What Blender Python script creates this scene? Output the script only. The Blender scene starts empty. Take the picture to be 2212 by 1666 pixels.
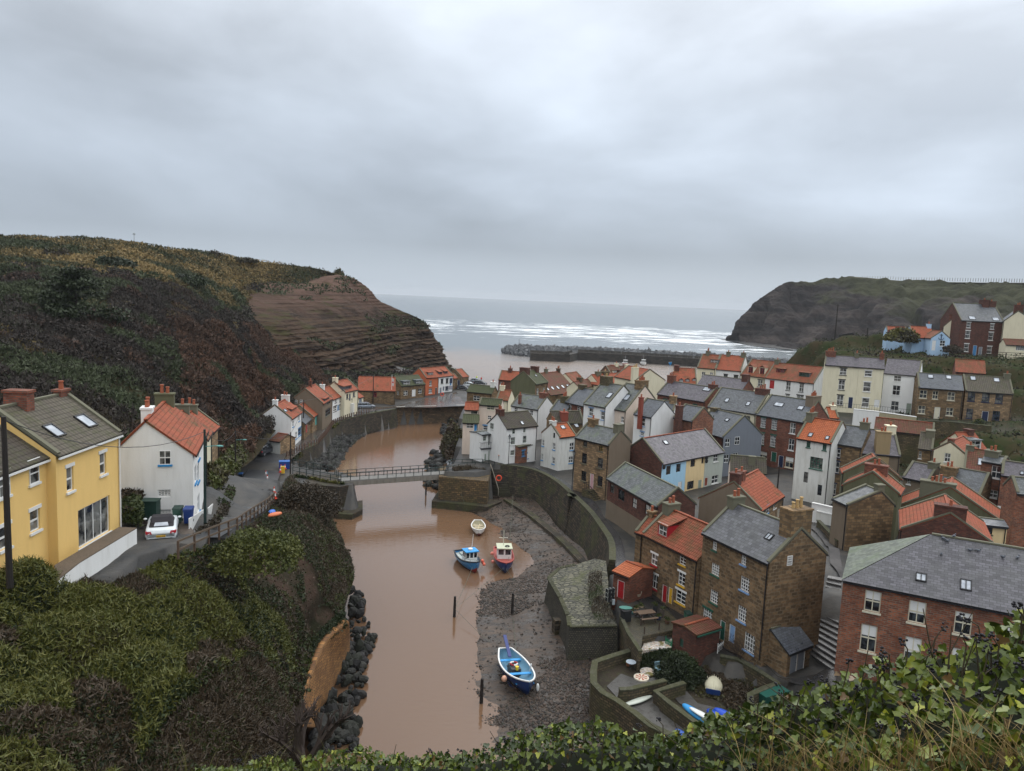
import bpy, math, random
import numpy as np
from mathutils import Vector, Matrix, noise as mnoise
random.seed(7); rng = np.random.default_rng(11)
SC = bpy.context.scene
COL = SC.collection
# ---------------------------------------------------------------- camera
F = 1600.; CX, CY = 1106., 833.; PITCH = math.radians(-6.75); ROLL = math.radians(2.5); H = 33.
cp, sp = math.cos(PITCH), math.sin(PITCH); cr_, sr_ = math.cos(ROLL), math.sin(ROLL)
cam_d = bpy.data.cameras.new('camera'); cam = bpy.data.objects.new('camera', cam_d); COL.objects.link(cam)
cam_d.sensor_width = 36.; cam_d.lens = 36. * F / 2212.; cam_d.clip_start = .1; cam_d.clip_end = 60000.
right = Vector((cr_, -sp * sr_, cp * sr_)); up = Vector((-sr_, -sp * cr_, cp * cr_)); back = Vector((0,-cp, -sp))
m = Matrix((right, up, back)).transposed().to_4x4(); m.translation = (0,0, H); cam.matrix_world = m
SC.camera = cam
# ---------------------------------------------------------------- world: overcast sky over a Nishita base
SUN_EL, SUN_AZ = math.radians(42), math.radians(28)     # azimuth from +Y towards +X
W = bpy.data.worlds.new('World'); SC.world = W; W.use_nodes = True
wn = W.node_tree; wn.nodes.clear()
def WN(t, **kw):
 n = wn.nodes.new(t)
 for k_, v_ in kw.items(): setattr(n, k_, v_)
 return n
sky = WN('ShaderNodeTexSky', sky_type='NISHITA', sun_disc=False, sun_elevation=SUN_EL, sun_rotation=SUN_AZ)
geo = WN('ShaderNodeTexCoord'); sep = WN('ShaderNodeSeparateXYZ'); wn.links.new(geo.outputs['Generated'], sep.inputs[0])
# flatten the direction onto a cloud ceiling: x/(z+k), y/(z+k)
def wmath(op, a, b=None, c=None):
 n = WN('ShaderNodeMath', operation=op)
 for i, v in enumerate((a, b, c)):
  if v is None: continue
  if hasattr(v, 'links') or hasattr(v, 'is_linked'): wn.links.new(v, n.inputs[i])
  else: n.inputs[i].default_value = v
 return n.outputs[0]
zc = wmath('ADD', wmath('MAXIMUM', sep.outputs[2],0.0),0.14)
cxyz = WN('ShaderNodeCombineXYZ'); wn.links.new(wmath('MULTIPLY', sep.outputs[0],3.2), cxyz.inputs[0]); wn.links.new(wmath('MULTIPLY', sep.outputs[2],7.5), cxyz.inputs[1])
cn = WN('ShaderNodeTexNoise'); cn.inputs['Scale'].default_value = .75; cn.inputs['Detail'].default_value = 6.; cn.inputs['Roughness'].default_value = .5; cn.inputs['Distortion'].default_value = .25
wn.links.new(cxyz.outputs[0], cn.inputs['Vector'])
# elevation ramp of an overcast sky (brightest overhead) times soft cloud noise
el = WN('ShaderNodeValToRGB'); wn.links.new(sep.outputs[2], el.inputs[0])
e = el.color_ramp.elements
e[0].position = 0.; e[0].color = (.42,.485,.56,1); e[1].position = 1.; e[1].color = (1.9,1.95,2.0,1)
for p_, c_ in ((.03,(.405,.465,.535,1)),(.065,(.35,.40,.465,1)),(.14,(.45,.51,.59,1)),(.22,(.54,.605,.69,1)),(.36,(.72,.78,.86,1)),(.5,(1.05,1.1,1.15,1)),(.75,(1.7,1.75,1.8,1))):
 x = e.new(p_); x.color = c_
cr2 = WN('ShaderNodeMapRange'); wn.links.new(cn.outputs[0], cr2.inputs[0])
for i, v in enumerate((.34,.66,.76,1.22)): cr2.inputs[i + 1].default_value = v
mr3 = WN('ShaderNodeMapRange'); wn.links.new(sep.outputs[0], mr3.inputs[0])      # the cloud is thinner towards the right (east)
for i, v in enumerate((-.5,.45,.86,1.12)): mr3.inputs[i + 1].default_value = v
fade = WN('ShaderNodeMapRange'); wn.links.new(sep.outputs[2], fade.inputs[0])    # horizon: one even band
for i, v in enumerate((.04,.10,0., 1.)): fade.inputs[i + 1].default_value = v
mul = wmath('MULTIPLY', cr2.outputs[0], mr3.outputs[0])
mul = wmath('ADD', wmath('MULTIPLY', wmath('SUBTRACT', mul, 1.), fade.outputs[0]),1.)
vm = WN('ShaderNodeVectorMath', operation='SCALE'); wn.links.new(el.outputs[0], vm.inputs[0]); wn.links.new(mul, vm.inputs['Scale'])
vs = WN('ShaderNodeVectorMath', operation='SCALE'); wn.links.new(sky.outputs[0], vs.inputs[0]); vs.inputs['Scale'].default_value = .05
mx = WN('ShaderNodeMix', data_type='RGBA'); mx.inputs[0].default_value = .92
wn.links.new(vs.outputs[0], mx.inputs[6]); wn.links.new(vm.outputs[0], mx.inputs[7])
bg = WN('ShaderNodeBackground'); bg.inputs[1].default_value = 1.; wn.links.new(mx.outputs[2], bg.inputs[0])
wo = WN('ShaderNodeOutputWorld'); wn.links.new(bg.outputs[0], wo.inputs[0])
sd = bpy.data.lights.new('sun', 'SUN'); sd.energy = .55; sd.angle = math.radians(40); sd.color = (1,.96,.9)
so = bpy.data.objects.new('sun', sd); COL.objects.link(so)
so.rotation_euler = Vector((-math.sin(SUN_AZ) * math.cos(SUN_EL),-math.cos(SUN_AZ) * math.cos(SUN_EL),-math.sin(SUN_EL))).to_track_quat('-Z', 'Y').to_euler()
SC.view_settings.view_transform = 'Standard'; SC.view_settings.look = 'None'; SC.view_settings.exposure = .35; SC.view_settings.gamma = 1.
SC.render.engine = 'CYCLES'
SC.cycles.max_bounces = 4; SC.cycles.diffuse_bounces = 2; SC.cycles.glossy_bounces = 2; SC.cycles.transmission_bounces = 2
# ---------------------------------------------------------------- survey: sight lines taken from the photograph, met with real heights or distances
K = dict(A=(0,1500,1000), B=(900,1400,1000), C=(1800,1350,1000), E=(2600,1300,800), F=(3280,1100,800), G=(3280,1650,800), I=(2600,1800,800),
         J=(2100,1800,800), M=(1700,2000,1000), N=(2300,2300,1000), Q=(3080,2300,1000), R=(1800,1500,550), S=(2300,1400,550), T=(1900,1100,1400),
         U=(750,1050,1100), V=(0,2000,1400), W=(1100,2300,1000), O=(0,0,4080))
def ray(c, x, y):
 a, b, w = K[c]; s = 4080 / 2212.
 x = (a + x * w / 2212.) / s; y = (b + y * w / 2212.) / s
 a = (x - CX) / F; b = -(y - CY) / F
 u = a * cr_ - b * sr_; v = a * sr_ + b * cr_
 return Vector((u, cp - v * sp, sp + v * cp))
EYE = Vector((0,0, H))
def Z(c, x, y, z):                       # point of the sight line at height z
 r = ray(c, x, y); return EYE + r * ((z - H) / r.z)
def Dd(c, x, y, d):                      # point of the sight line at forward distance d
 r = ray(c, x, y); return EYE + r * (d / r.y)
def onplane(c, x, y, p, n):
 r = ray(c, x, y); return EYE + r * ((p - EYE).dot(n) / r.dot(n))
def pxm(c, d):                           # metres per crop pixel at distance d
 return K[c][2] / 2212. / (4080 / 2212.) * d / F
# ---------------------------------------------------------------- materials
MATS = {}
class NB:
 def __init__(s, name):
  s.m = bpy.data.materials.new(name); s.m.use_nodes = True; s.t = s.m.node_tree; s.b = s.t.nodes['Principled BSDF']
 def n(s, t, ins=None, **kw):
  x = s.t.nodes.new(t)
  for a, b in kw.items(): setattr(x, a, b)
  for a, b in (ins or {}).items():
   if isinstance(b, bpy.types.NodeSocket): s.t.links.new(b, x.inputs[a])
   else: x.inputs[a].default_value = b
  return x
 def set(s, **kw):
  for a, b in kw.items():
   a = dict(color='Base Color', rough='Roughness', metal='Metallic', spec='Specular IOR Level', normal='Normal', alpha='Alpha').get(a, a)
   if isinstance(b, bpy.types.NodeSocket): s.t.links.new(b, s.b.inputs[a])
   else: s.b.inputs[a].default_value = b
 def co(s, kind='Object'): return s.n('ShaderNodeTexCoord').outputs[kind]
 def noise(s, vec, sc, det=4, rough=.55): return s.n('ShaderNodeTexNoise', {'Vector': vec, 'Scale': sc, 'Detail': det, 'Roughness': rough}).outputs[0]
 def mapr(s, v, a, b, c, d): return s.n('ShaderNodeMapRange', {0: v, 1: a, 2: b, 3: c, 4: d}).outputs[0]
 def mix(s, f, a, b, mode='MIX'):
  return s.n('ShaderNodeMix', {0: f, 6: a, 7: b}, data_type='RGBA', blend_type=mode).outputs[2]
 def ramp(s, v, els):
  x = s.n('ShaderNodeValToRGB', {0: v}); r = x.color_ramp
  while len(r.elements) > 1: r.elements.remove(r.elements[-1])
  r.elements[0].position = els[0][0]; r.elements[0].color = c4(els[0][1])
  for p, c in els[1:]: r.elements.new(p).color = c4(c)
  return x.outputs[0]
 def bump(s, h, st, dist=.05): s.set(normal=s.n('ShaderNodeBump', {'Height': h, 'Strength': st, 'Distance': dist}).outputs[0])
 def scale(s, vec, v): return s.n('ShaderNodeMapping', {'Vector': vec, 'Scale': v}).outputs[0]
def c4(c): return (c[0], c[1], c[2],1.)
def rgb(h):                              # sRGB hex -> linear
 o = []
 for i in (0,2,4):
  v = int(h[i:i + 2],16) / 255.; o.append(v / 12.92 if v <= .04045 else ((v + .055) / 1.055) ** 2.4)
 return tuple(o)
def cached(f):
 def g(*a):
  k_ = (f.__name__,) + tuple(tuple(x) if isinstance(x, list) else x for x in a)
  if k_ not in MATS: MATS[k_] = f(*a)
  return MATS[k_]
 return g
@cached
def plain(col, rough=.6, metal=0., spec=.4):
 b = NB('paint'); o = b.co(); n = b.noise(o, 3., 4)
 b.set(color=b.mix(b.mapr(n, .35,.7,0,.35), c4(col), c4([x * .75 for x in col])), rough=rough, metal=metal, spec=spec); return b.m
@cached
def plaster(col, dirt=.35):
 dirt = dirt * .85; col = [min(.82, x * 1.1) for x in col]
 b = NB('render_coat'); o = b.co(); uv = b.co('UV')
 st = b.noise(b.scale(uv, (1.4,.22,1)),1.6,5,.6); n2 = b.noise(o, .45,4)
 f = b.mapr(st, .45,.8,0, dirt); c = b.mix(f, c4(col), c4([x * y for x, y in zip(col, (.52,.50,.44))]))
 c = b.mix(b.mapr(n2,.4,.75,0, dirt * .8), c, c4([x * y for x, y in zip(col, (.78,.77,.73))]))
 b.set(color=c, rough=.85, spec=.25); b.bump(b.noise(o, 9., 3),.25,.03); return b.m
@cached
def masonry(c1, c2, mortar, bw=.5, bh=.25, ms=.02, dark=.5, moss=0.):
 c1 = [c1[0] * 1.22, c1[1] * 1.12, c1[2]]; c2 = [x * .62 for x in c2]; mortar = [x * .7 for x in mortar]; ms *= 1.4
 b = NB('masonry'); uv = b.co('UV'); o = b.co()
 w = b.n('ShaderNodeVectorMath', {0: b.n('ShaderNodeTexNoise', {'Vector': uv, 'Scale': 1.3}).outputs[1], 'Scale': .10}, operation='SCALE').outputs[0]
 v = b.n('ShaderNodeVectorMath', {0: uv, 1: w}, operation='ADD').outputs[0]
 t = b.n('ShaderNodeTexBrick', {'Vector': v, 'Color1': c4(c1), 'Color2': c4(c2), 'Mortar': c4(mortar), 'Scale': 1., 'Mortar Size': ms, 'Mortar Smooth': .3, 'Bias': .0, 'Brick Width': bw, 'Row Height': bh})
 n = b.noise(o, .5,5,.65); n2 = b.noise(b.scale(uv, (2.2,3.4,1)),1., 1)
 c = b.mix(b.mapr(n2,.5,.62,0, dark), t.outputs[0], c4([x * .42 for x in c1]))
 c = b.mix(b.mapr(n, .42,.7,0,.55), c, c4([x * .45 for x in c2]))
 if moss: c = b.mix(b.mapr(b.noise(o, .28,5,.7),.5,.62,0, moss), c, c4((.055,.06,.02)))
 b.set(color=c, rough=.8, spec=.3); b.bump(t.outputs[1],-.6,.03); return b.m
@cached
def slate(col, bw=.34, bh=.24, moss=0., wet=.42):
 col = [x * .74 for x in col]
 b = NB('slate_tiles'); uv = b.co('UV'); o = b.co()
 t = b.n('ShaderNodeTexBrick', {'Vector': uv, 'Color1': c4([x * 1.5 for x in col]), 'Color2': c4([x * .62 for x in col]), 'Mortar': c4([x * .3 for x in col]), 'Scale': 1., 'Mortar Size': .018, 'Mortar Smooth': .2, 'Bias': 0., 'Brick Width': bw, 'Row Height': bh})
 c = b.mix(b.mapr(b.noise(o, .7,5,.65),.4,.75,0,.5), t.outputs[0], c4([col[0] * .8 + .03, col[1] * .8 + .035, col[2] * .8 + .02]))
 c = b.mix(b.mapr(b.noise(b.scale(uv, (1.2,.35,1)),1.2,5),.5,.8,0,.5), c, c4([x * .45 for x in col]))
 if moss: c = b.mix(b.mapr(b.noise(o, .35,6,.75),.60 - .16 * moss, .70,0,.8), c, c4((.085,.12,.045)))
 b.set(color=c, rough=b.mapr(b.noise(o, 2., 3),.3,.7, wet - .1, wet + .18), spec=.5); b.bump(t.outputs[1],-.5,.02); return b.m
@cached
def pantile(col, moss=0., cw=.26, rh=.34):
 b = NB('pantiles'); uv = b.co('UV'); o = b.co()
 s = b.n('ShaderNodeSeparateXYZ', {0: uv})
 fu = b.n('ShaderNodeMath', {0: s.outputs[0],1: 1. / cw}, operation='MULTIPLY').outputs[0]; fv = b.n('ShaderNodeMath', {0: s.outputs[1],1: 1. / rh}, operation='MULTIPLY').outputs[0]
 row = b.n('ShaderNodeMath', {0: fv}, operation='FRACT').outputs[0]; cu = b.n('ShaderNodeMath', {0: fu}, operation='FRACT').outputs[0]
 wave = b.n('ShaderNodeMath', {0: b.n('ShaderNodeMath', {0: cu, 1: 6.2832}, operation='MULTIPLY').outputs[0]}, operation='SINE').outputs[0]
 idv = b.n('ShaderNodeCombineXYZ', {0: b.n('ShaderNodeMath', {0: fu}, operation='FLOOR').outputs[0],1: b.n('ShaderNodeMath', {0: fv}, operation='FLOOR').outputs[0]}).outputs[0]
 rnd = b.n('ShaderNodeTexWhiteNoise', {0: idv}).outputs[0]
 c = b.mix(b.mapr(rnd, 0,1,0,.5), c4(col), c4([col[0] * .62, col[1] * .55, col[2] * .6]))
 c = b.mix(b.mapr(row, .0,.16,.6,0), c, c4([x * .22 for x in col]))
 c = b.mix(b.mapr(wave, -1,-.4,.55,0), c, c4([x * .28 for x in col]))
 c = b.mix(b.mapr(b.noise(b.scale(uv, (1., .4,1)),.9,6,.7),.45,.75,0,.45), c, c4([col[0] * .35, col[1] * .42, col[2] * .5]))
 if moss: c = b.mix(b.mapr(b.noise(o, .8,6,.8),.56 - .14 * moss, .68,0,.85), c, c4((.06,.065,.025)))
 b.set(color=c, rough=.7, spec=.2)
 hgt = b.n('ShaderNodeMath', {0: b.n('ShaderNodeMath', {0: wave, 1: .5}, operation='MULTIPLY').outputs[0],1: b.mapr(row, 0,.2,-1,0)}, operation='ADD').outputs[0]
 b.bump(hgt, .7,.05); return b.m
@cached
def glass(kind=0):
 b = NB('window_glass'); o = b.co(); n = b.noise(b.scale(o, (1,1,1)),1.3,2)
 cols = {0: ((.006,.008,.011),(.05,.06,.07)),1: ((.16,.16,.15),(.02,.022,.025)),2: ((.30,.33,.37),(.45,.48,.52)),3: ((.5,.5,.47),(.4,.4,.38)),4: ((.3,.2,.05),(.25,.18,.06))}[kind]
 b.set(color=b.mix(b.mapr(n, .45,.62,0,1), c4(cols[0]), c4(cols[1])), rough=.06 if kind != 3 else .4, spec=.6); return b.m
@cached
def grit(c1, c2, c3, sc=1., rough=.8, bump=.5, spec=.3):
 c1, c2, c3 = [[x * .72 for x in q] for q in (c1, c2, c3)]
 b = NB('ground_surface'); o = b.co(); n = b.noise(o, .12 * sc, 8,.7); n2 = b.noise(o, 1.6 * sc, 6,.7)
 c = b.mix(b.mapr(n, .4,.62,0,1), c4(c1), c4(c2)); c = b.mix(b.mapr(n2,.48,.66,0,.85), c, c4(c3))
 b.set(color=c, rough=rough, spec=spec); b.bump(b.noise(o, 3.5 * sc, 8,.75), bump, .15); return b.m
@cached
def leafmat(cols, rough=.55, name='foliage'):
 b = NB(name); a = b.n('ShaderNodeAttribute', attribute_name='tint').outputs['Fac']
 els = [(i / max(1, len(cols) - 1), c) for i, c in enumerate(cols)]
 b.set(color=b.ramp(a, els), rough=rough, spec=.35); return b.m
# ---------------------------------------------------------------- mesh helpers
class MB:
 def __init__(s): s.v = []; s.f = []; s.uv = []
 def face(s, pts, uv=None):
  i = len(s.v); s.v += [tuple(p) for p in pts]; s.f.append(tuple(range(i, i + len(pts)))); s.uv += list(uv) if uv else [(0., 0.)] * len(pts)
 def hexa(s, p, uvs=False):           # 8 corners: 0-3 bottom ring, 4-7 top ring
  for q in ((3,2,1,0),(4,5,6,7),(0,1,5,4),(1,2,6,5),(2,3,7,6),(3,0,4,7)):
   P = [Vector(p[i]) for i in q]
   a = (P[1] - P[0]).length; h = (P[2] - P[1]).length
   s.face(P, [(0,0),(a, 0),(a, h),(0, h)])
 def bar(s, a, b, w, h=None, up_=(0,0,1)):   # box along a-b
  a = Vector(a); b = Vector(b); h = h or w; d = (b - a)
  if d.length < 1e-6: return
  d.normalize(); u = Vector(up_)
  if abs(d.dot(u)) > .95: u = Vector((1,0,0))
  r = d.cross(u).normalized() * w / 2; t = r.cross(d).normalized() * h / 2
  s.hexa([a - r - t, a + r - t, b + r - t, b - r - t, a - r + t, a + r + t, b + r + t, b - r + t])
 def box(s, c, ex, ey, ez, fx=(1,0,0), fy=(0,1,0)):  # centre of the bottom
  c = Vector(c); x = Vector(fx) * ex / 2; y = Vector(fy) * ey / 2; z = Vector((0,0, ez))
  s.hexa([c - x - y, c + x - y, c + x + y, c - x + y, c - x - y + z, c + x - y + z, c + x + y + z, c - x + y + z])
 def tube(s, pts, rad, n=8, cap=True):
  pts = [Vector(p) for p in pts]; rad = rad if isinstance(rad, (list, tuple)) else [rad] * len(pts); rings = []
  for i, p in enumerate(pts):
   d = (pts[min(i + 1, len(pts) - 1)] - pts[max(i - 1,0)]).normalized(); u = Vector((0,0,1)) if abs(d.z) < .9 else Vector((1,0,0))
   a = d.cross(u).normalized(); b = a.cross(d)
   rings.append([p + (a * math.cos(6.2832 * k_ / n) + b * math.sin(6.2832 * k_ / n)) * rad[i] for k_ in range(n)])
  base = len(s.v)
  for r in rings: s.v += [tuple(q) for q in r]
  for i in range(len(rings) - 1):
   for k_ in range(n):
    k2 = (k_ + 1) % n; s.f.append((base + i * n + k_, base + i * n + k2, base + (i + 1) * n + k2, base + (i + 1) * n + k_)); s.uv += [(0,0)] * 4
  if cap:
   s.f.append(tuple(base + k_ for k_ in reversed(range(n)))); s.uv += [(0,0)] * n
   e_ = base + (len(rings) - 1) * n; s.f.append(tuple(e_ + k_ for k_ in range(n))); s.uv += [(0,0)] * n
 def prism(s, poly, z0, z1):           # vertical prism over a plan polygon; z1 may be a list
  n = len(poly); z1 = z1 if isinstance(z1,(list, tuple)) else [z1] * n
  ar = sum(poly[i][0] * poly[(i + 1) % n][1] - poly[(i + 1) % n][0] * poly[i][1] for i in range(n))
  if ar < 0: poly = list(reversed(poly)); z1 = list(reversed(z1))
  s.face([(p[0], p[1], z) for p, z in zip(poly, z1)],[(p[0], p[1]) for p in poly])
  u = 0
  for i in range(n):
   a, b = poly[i], poly[(i + 1) % n]; L = math.hypot(b[0] - a[0], b[1] - a[1])
   s.face([(a[0], a[1], z0),(b[0], b[1], z0),(b[0], b[1], z1[(i + 1) % n]),(a[0], a[1], z1[i])],[(u, z0),(u + L, z0),(u + L, z1[(i + 1) % n]),(u, z1[i])]); u += L
 def ell(s, c, r, n=8, m_=5, rot=None):
  c = Vector(c); base = len(s.v)
  for i in range(m_ + 1):
   th = math.pi * i / m_
   for k_ in range(n):
    q = Vector((r[0] * math.sin(th) * math.cos(6.2832 * k_ / n), r[1] * math.sin(th) * math.sin(6.2832 * k_ / n), r[2] * math.cos(th)))
    if rot: q = rot @ q
    s.v.append(tuple(c + q))
  for i in range(m_):
   for k_ in range(n):
    k2 = (k_ + 1) % n; s.f.append((base + i * n + k_, base + (i + 1) * n + k_, base + (i + 1) * n + k2, base + i * n + k2)); s.uv += [(0,0)] * 4
 def build(s, name, mat, parent=None, smooth=False, off=None):
  o_ = off if off is not None else (parent['_o'] if parent is not None and '_o' in parent else (0,0,0))
  me = bpy.data.meshes.new(name); me.from_pydata([(a[0] - o_[0], a[1] - o_[1], a[2] - o_[2]) for a in s.v],[], s.f)
  ul = me.uv_layers.new(name='UVMap'); ul.data.foreach_set('uv', np.array(s.uv, dtype=np.float32).ravel())
  me.materials.append(mat)
  if smooth: me.polygons.foreach_set('use_smooth', [True] * len(me.polygons))
  ob = bpy.data.objects.new(name, me); COL.objects.link(ob)
  if parent is not None: ob.parent = parent; ob['_o'] = list(o_)
  elif off is not None: ob.location = off
  return ob
def tag(o, label, cat, group=None, kind=None):
 if label: o['label'] = label
 if cat: o['category'] = cat
 if group: o['group'] = group
 if kind: o['kind'] = kind
 return o
def thing(name, label, cat, loc=(0,0,0), group=None):
 o = bpy.data.objects.new(name, None); COL.objects.link(o); o.location = tuple(loc); o['_o'] = list(loc); o.empty_display_size = .3
 return tag(o, label, cat, group)
def copy_tree(o, parent=None):
 c = o.copy(); COL.objects.link(c)
 if parent is not None: c.parent = parent
 for ch in [x for x in o.children]: copy_tree(ch, c)
 return c
def struct(o): o['kind'] = 'structure'; return o
def bigmesh(name, verts, faces, mat, tint=None, smooth=False, uv=None):
 # verts (n,3) array, faces (m,k) array
 me = bpy.data.meshes.new(name); n, k_ = faces.shape
 me.vertices.add(len(verts)); me.vertices.foreach_set('co', np.ascontiguousarray(verts, dtype=np.float32).ravel())
 me.loops.add(n * k_); me.loops.foreach_set('vertex_index', np.ascontiguousarray(faces, dtype=np.int32).ravel())
 me.polygons.add(n); me.polygons.foreach_set('loop_start', np.arange(0, n * k_, k_, dtype=np.int32)); me.polygons.foreach_set('loop_total', np.full(n, k_, dtype=np.int32))
 if tint is not None:
  a = me.attributes.new('tint', 'FLOAT', 'POINT'); a.data.foreach_set('value', np.ascontiguousarray(tint, dtype=np.float32))
 if uv is not None:
  ul = me.uv_layers.new(name='UVMap'); ul.data.foreach_set('uv', np.ascontiguousarray(uv[faces.ravel()], dtype=np.float32).ravel())
 me.update(calc_edges=True)
 if smooth: me.polygons.foreach_set('use_smooth', [True] * n)
 me.materials.append(mat); ob = bpy.data.objects.new(name, me); COL.objects.link(ob); return ob
def vnoise(p, sc, seed=0., oct_=3):       # fast value noise for arrays (n,3)
 r = np.zeros(len(p)); amp = 1.; tot = 0.
 for o in range(oct_):
  q = p * sc * 2 ** o + seed + o * 17.3; i = np.floor(q).astype(np.int64); f = q - i; f = f * f * (3 - 2 * f); acc = np.zeros(len(p))
  for dx in (0,1):
   for dy in (0,1):
    for dz in (0,1):
     h = (i[:, 0] + dx) * 374761393 + (i[:, 1] + dy) * 668265263 + (i[:, 2] + dz) * 2147483647; h = (h ^ (h >> 13)) * 1274126177; h = (h ^ (h >> 16)) & 0xffff
     w = (f[:, 0] if dx else 1 - f[:, 0]) * (f[:, 1] if dy else 1 - f[:, 1]) * (f[:, 2] if dz else 1 - f[:, 2]); acc += w * h / 65535.
  r += acc * amp; tot += amp; amp *= .5
 return r / tot
def domes(p, cell, seed, jit=.9, ids=False):          # height field of overlapping shrubs: one dome per jittered cell
 best = np.zeros(len(p)); idr = np.zeros(len(p)); ci = np.floor(p[:, :2] / cell).astype(np.int64)
 for dx in (-1,0,1):
  for dy in (-1,0,1):
   c = ci + (dx, dy); h = (c[:, 0] * 73856093 ^ c[:, 1] * 19349663 ^ seed * 83492791); h = (h ^ (h >> 11)) * 2654435761 & 0xffffffff
   a, b_, r = (h & 1023) / 1023., ((h >> 10) & 1023) / 1023., ((h >> 20) & 1023) / 1023.
   q = (c + .5 + (np.stack([a, b_],1) - .5) * jit) * cell; R_ = cell * (.45 + .55 * r); d = np.linalg.norm(p[:, :2] - q, axis=1) / R_; v_ = np.sqrt(np.clip(1 - d * d, 0,1)) * (.4 + .6 * r); idr = np.where(v_ > best, (a * 7.31 + b_ * 3.77) % 1, idr); best = np.maximum(best, v_)
 return (best, idr) if ids else best
def loft(cols, nu, nv):                   # cols: columns of 3D points (same count) -> smooth grid (nu*nv, 3)
 P = np.array([[tuple(q) for q in c] for c in cols], dtype=float)
 def cr(A, n):
  m_ = A.shape[0]; t = np.linspace(0, m_ - 1, n); i = np.clip(t.astype(int),0, m_ - 2); f = (t - i)[:, None, None]
  g = lambda j: A[np.clip(j, 0, m_ - 1)]
  p0, p1, p2, p3 = g(i - 1), g(i), g(i + 1), g(i + 2)
  return .5 * ((2 * p1) + (p2 - p0) * f + (2 * p0 - 5 * p1 + 4 * p2 - p3) * f ** 2 + (3 * p1 - p0 - 3 * p2 + p3) * f ** 3)
 P = cr(P, nu); P = np.swapaxes(cr(np.swapaxes(P, 0,1), nv),0,1)
 return P
def gridfaces(nu, nv):
 i = np.arange(nu - 1)[:, None] * nv + np.arange(nv - 1)[None]; return np.stack([i, i + 1, i + nv + 1, i + nv],-1).reshape(-1,4)
def gnorm(P):
 du = np.gradient(P, axis=0); dv = np.gradient(P, axis=1); n = np.cross(du, dv); return n / (np.linalg.norm(n, axis=-1, keepdims=True) + 1e-9)
def scatter_on(P, n, mask=None):          # random points on grid P, area weighted
 a = P[:-1, :-1]; b = P[1:, :-1]; c = P[:-1,1:]; ar = np.linalg.norm(np.cross(b - a, c - a), axis=-1)
 if mask is not None: ar = ar * mask(a)
 w = ar.ravel() / ar.sum(); k_ = rng.choice(len(w), n, p=w); i, j = np.unravel_index(k_, ar.shape); u, v = rng.random((2, n, 1))
 return a[i, j] + (b[i, j] - a[i, j]) * u + (c[i, j] - a[i, j]) * v
def leaves(pts, size, tint, flat=.5, tri=False, updir=0.):
 # small faces with random orientation. size scalar/array; flat 0..1 = how horizontal
 n = len(pts); nrm = rng.normal(size=(n, 3)); nrm /= np.linalg.norm(nrm, axis=1, keepdims=True); nrm[:, 2] = nrm[:, 2] * (1 - flat) + flat * 1.2; nrm /= np.linalg.norm(nrm, axis=1, keepdims=True)
 r = rng.normal(size=(n, 3)); r[:, 2] += updir * 3; a = r - nrm * (r * nrm).sum(1, keepdims=True); a /= np.linalg.norm(a, axis=1, keepdims=True); b = np.cross(nrm, a)
 s = (np.asarray(size) * (.6 + .8 * rng.random(n)))[:, None]; asp = .45 if updir == 0 else .12
 if tri: V = np.stack([pts - b * s * asp, pts + b * s * asp, pts + a * s * 1.1],1); k_ = 3
 else: V = np.stack([pts - a * s * .1, pts + b * s * asp + a * s * .4, pts + a * s, pts - b * s * asp + a * s * .4],1); k_ = 4
 return V.reshape(-1,3), np.arange(n * k_).reshape(-1, k_), np.repeat(tint, k_)
def join_leaves(name, parts, mat):
 vs, fs, ts, o = [],[],[],0
 parts = [(v, f, t) if f.shape[1] == 3 else (v, np.concatenate([f[:, [0,1,2]], f[:, [0,2,3]]]), t) for v, f, t in parts]
 for v, f, t in parts: vs.append(v); fs.append(f + o); ts.append(t); o += len(v)
 return bigmesh(name, np.concatenate(vs), np.concatenate(fs), mat, np.concatenate(ts))
# ---------------------------------------------------------------- house kit
WHITE = plain((.72,.72,.70),.5); CREAMP = plain((.62,.58,.45),.5); BLACK = plain((.012,.012,.014),.45); BLUEP = plain((.05,.2,.42),.5); REDP = plain((.34,.012,.02),.5)
GREENP = plain((.015,.09,.06),.5); YELP = plain((.62,.36,.03),.5); SAGE = plain((.28,.33,.27),.6); NAVY = plain((.01,.02,.06),.5); BRIGHTB = plain((.02,.22,.5),.5)
LEAD = plain((.09,.10,.11),.5); STONEG = plain((.13,.125,.085),.9); GREYP = plain((.2,.22,.25),.6); SKYB = plain((.2,.33,.55),.6); PALEST = plain((.38,.34,.27),.9); WOODD = plain((.06,.04,.03),.8)
STONE = masonry((.24,.165,.09),(.15,.10,.055),(.16,.125,.085),.62,.30,.022,.55)
STONE_NEAR = masonry((.215,.145,.082),(.13,.088,.05),(.27,.205,.13),.55,.28,.028,.6)
STONE_PALE = masonry((.33,.235,.14),(.24,.16,.09),(.2,.155,.11),.62,.30,.022,.3)
STONE_MOSS = masonry((.15,.12,.07),(.10,.08,.045),(.06,.055,.035),.55,.26,.03,.6,.5)
BRICK = masonry((.24,.075,.045),(.17,.05,.033),(.17,.12,.09),.36,.13,.02,.45)
BRICK_DK = masonry((.155,.052,.036),(.10,.036,.028),(.10,.07,.055),.34,.12,.02,.5)
BRICK_OR = masonry((.30,.10,.05),(.21,.07,.045),(.26,.2,.15),.40,.15,.022,.5)
SLATE = slate((.085,.092,.105)); SLATE_P = slate((.095,.08,.10)); SLATE_B = slate((.07,.08,.10),.3,.2,0., .35); SLATE_M = slate((.10,.108,.11),.36,.25,.55); SLATE_G = slate((.10,.11,.105),.36,.25,.9)
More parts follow.
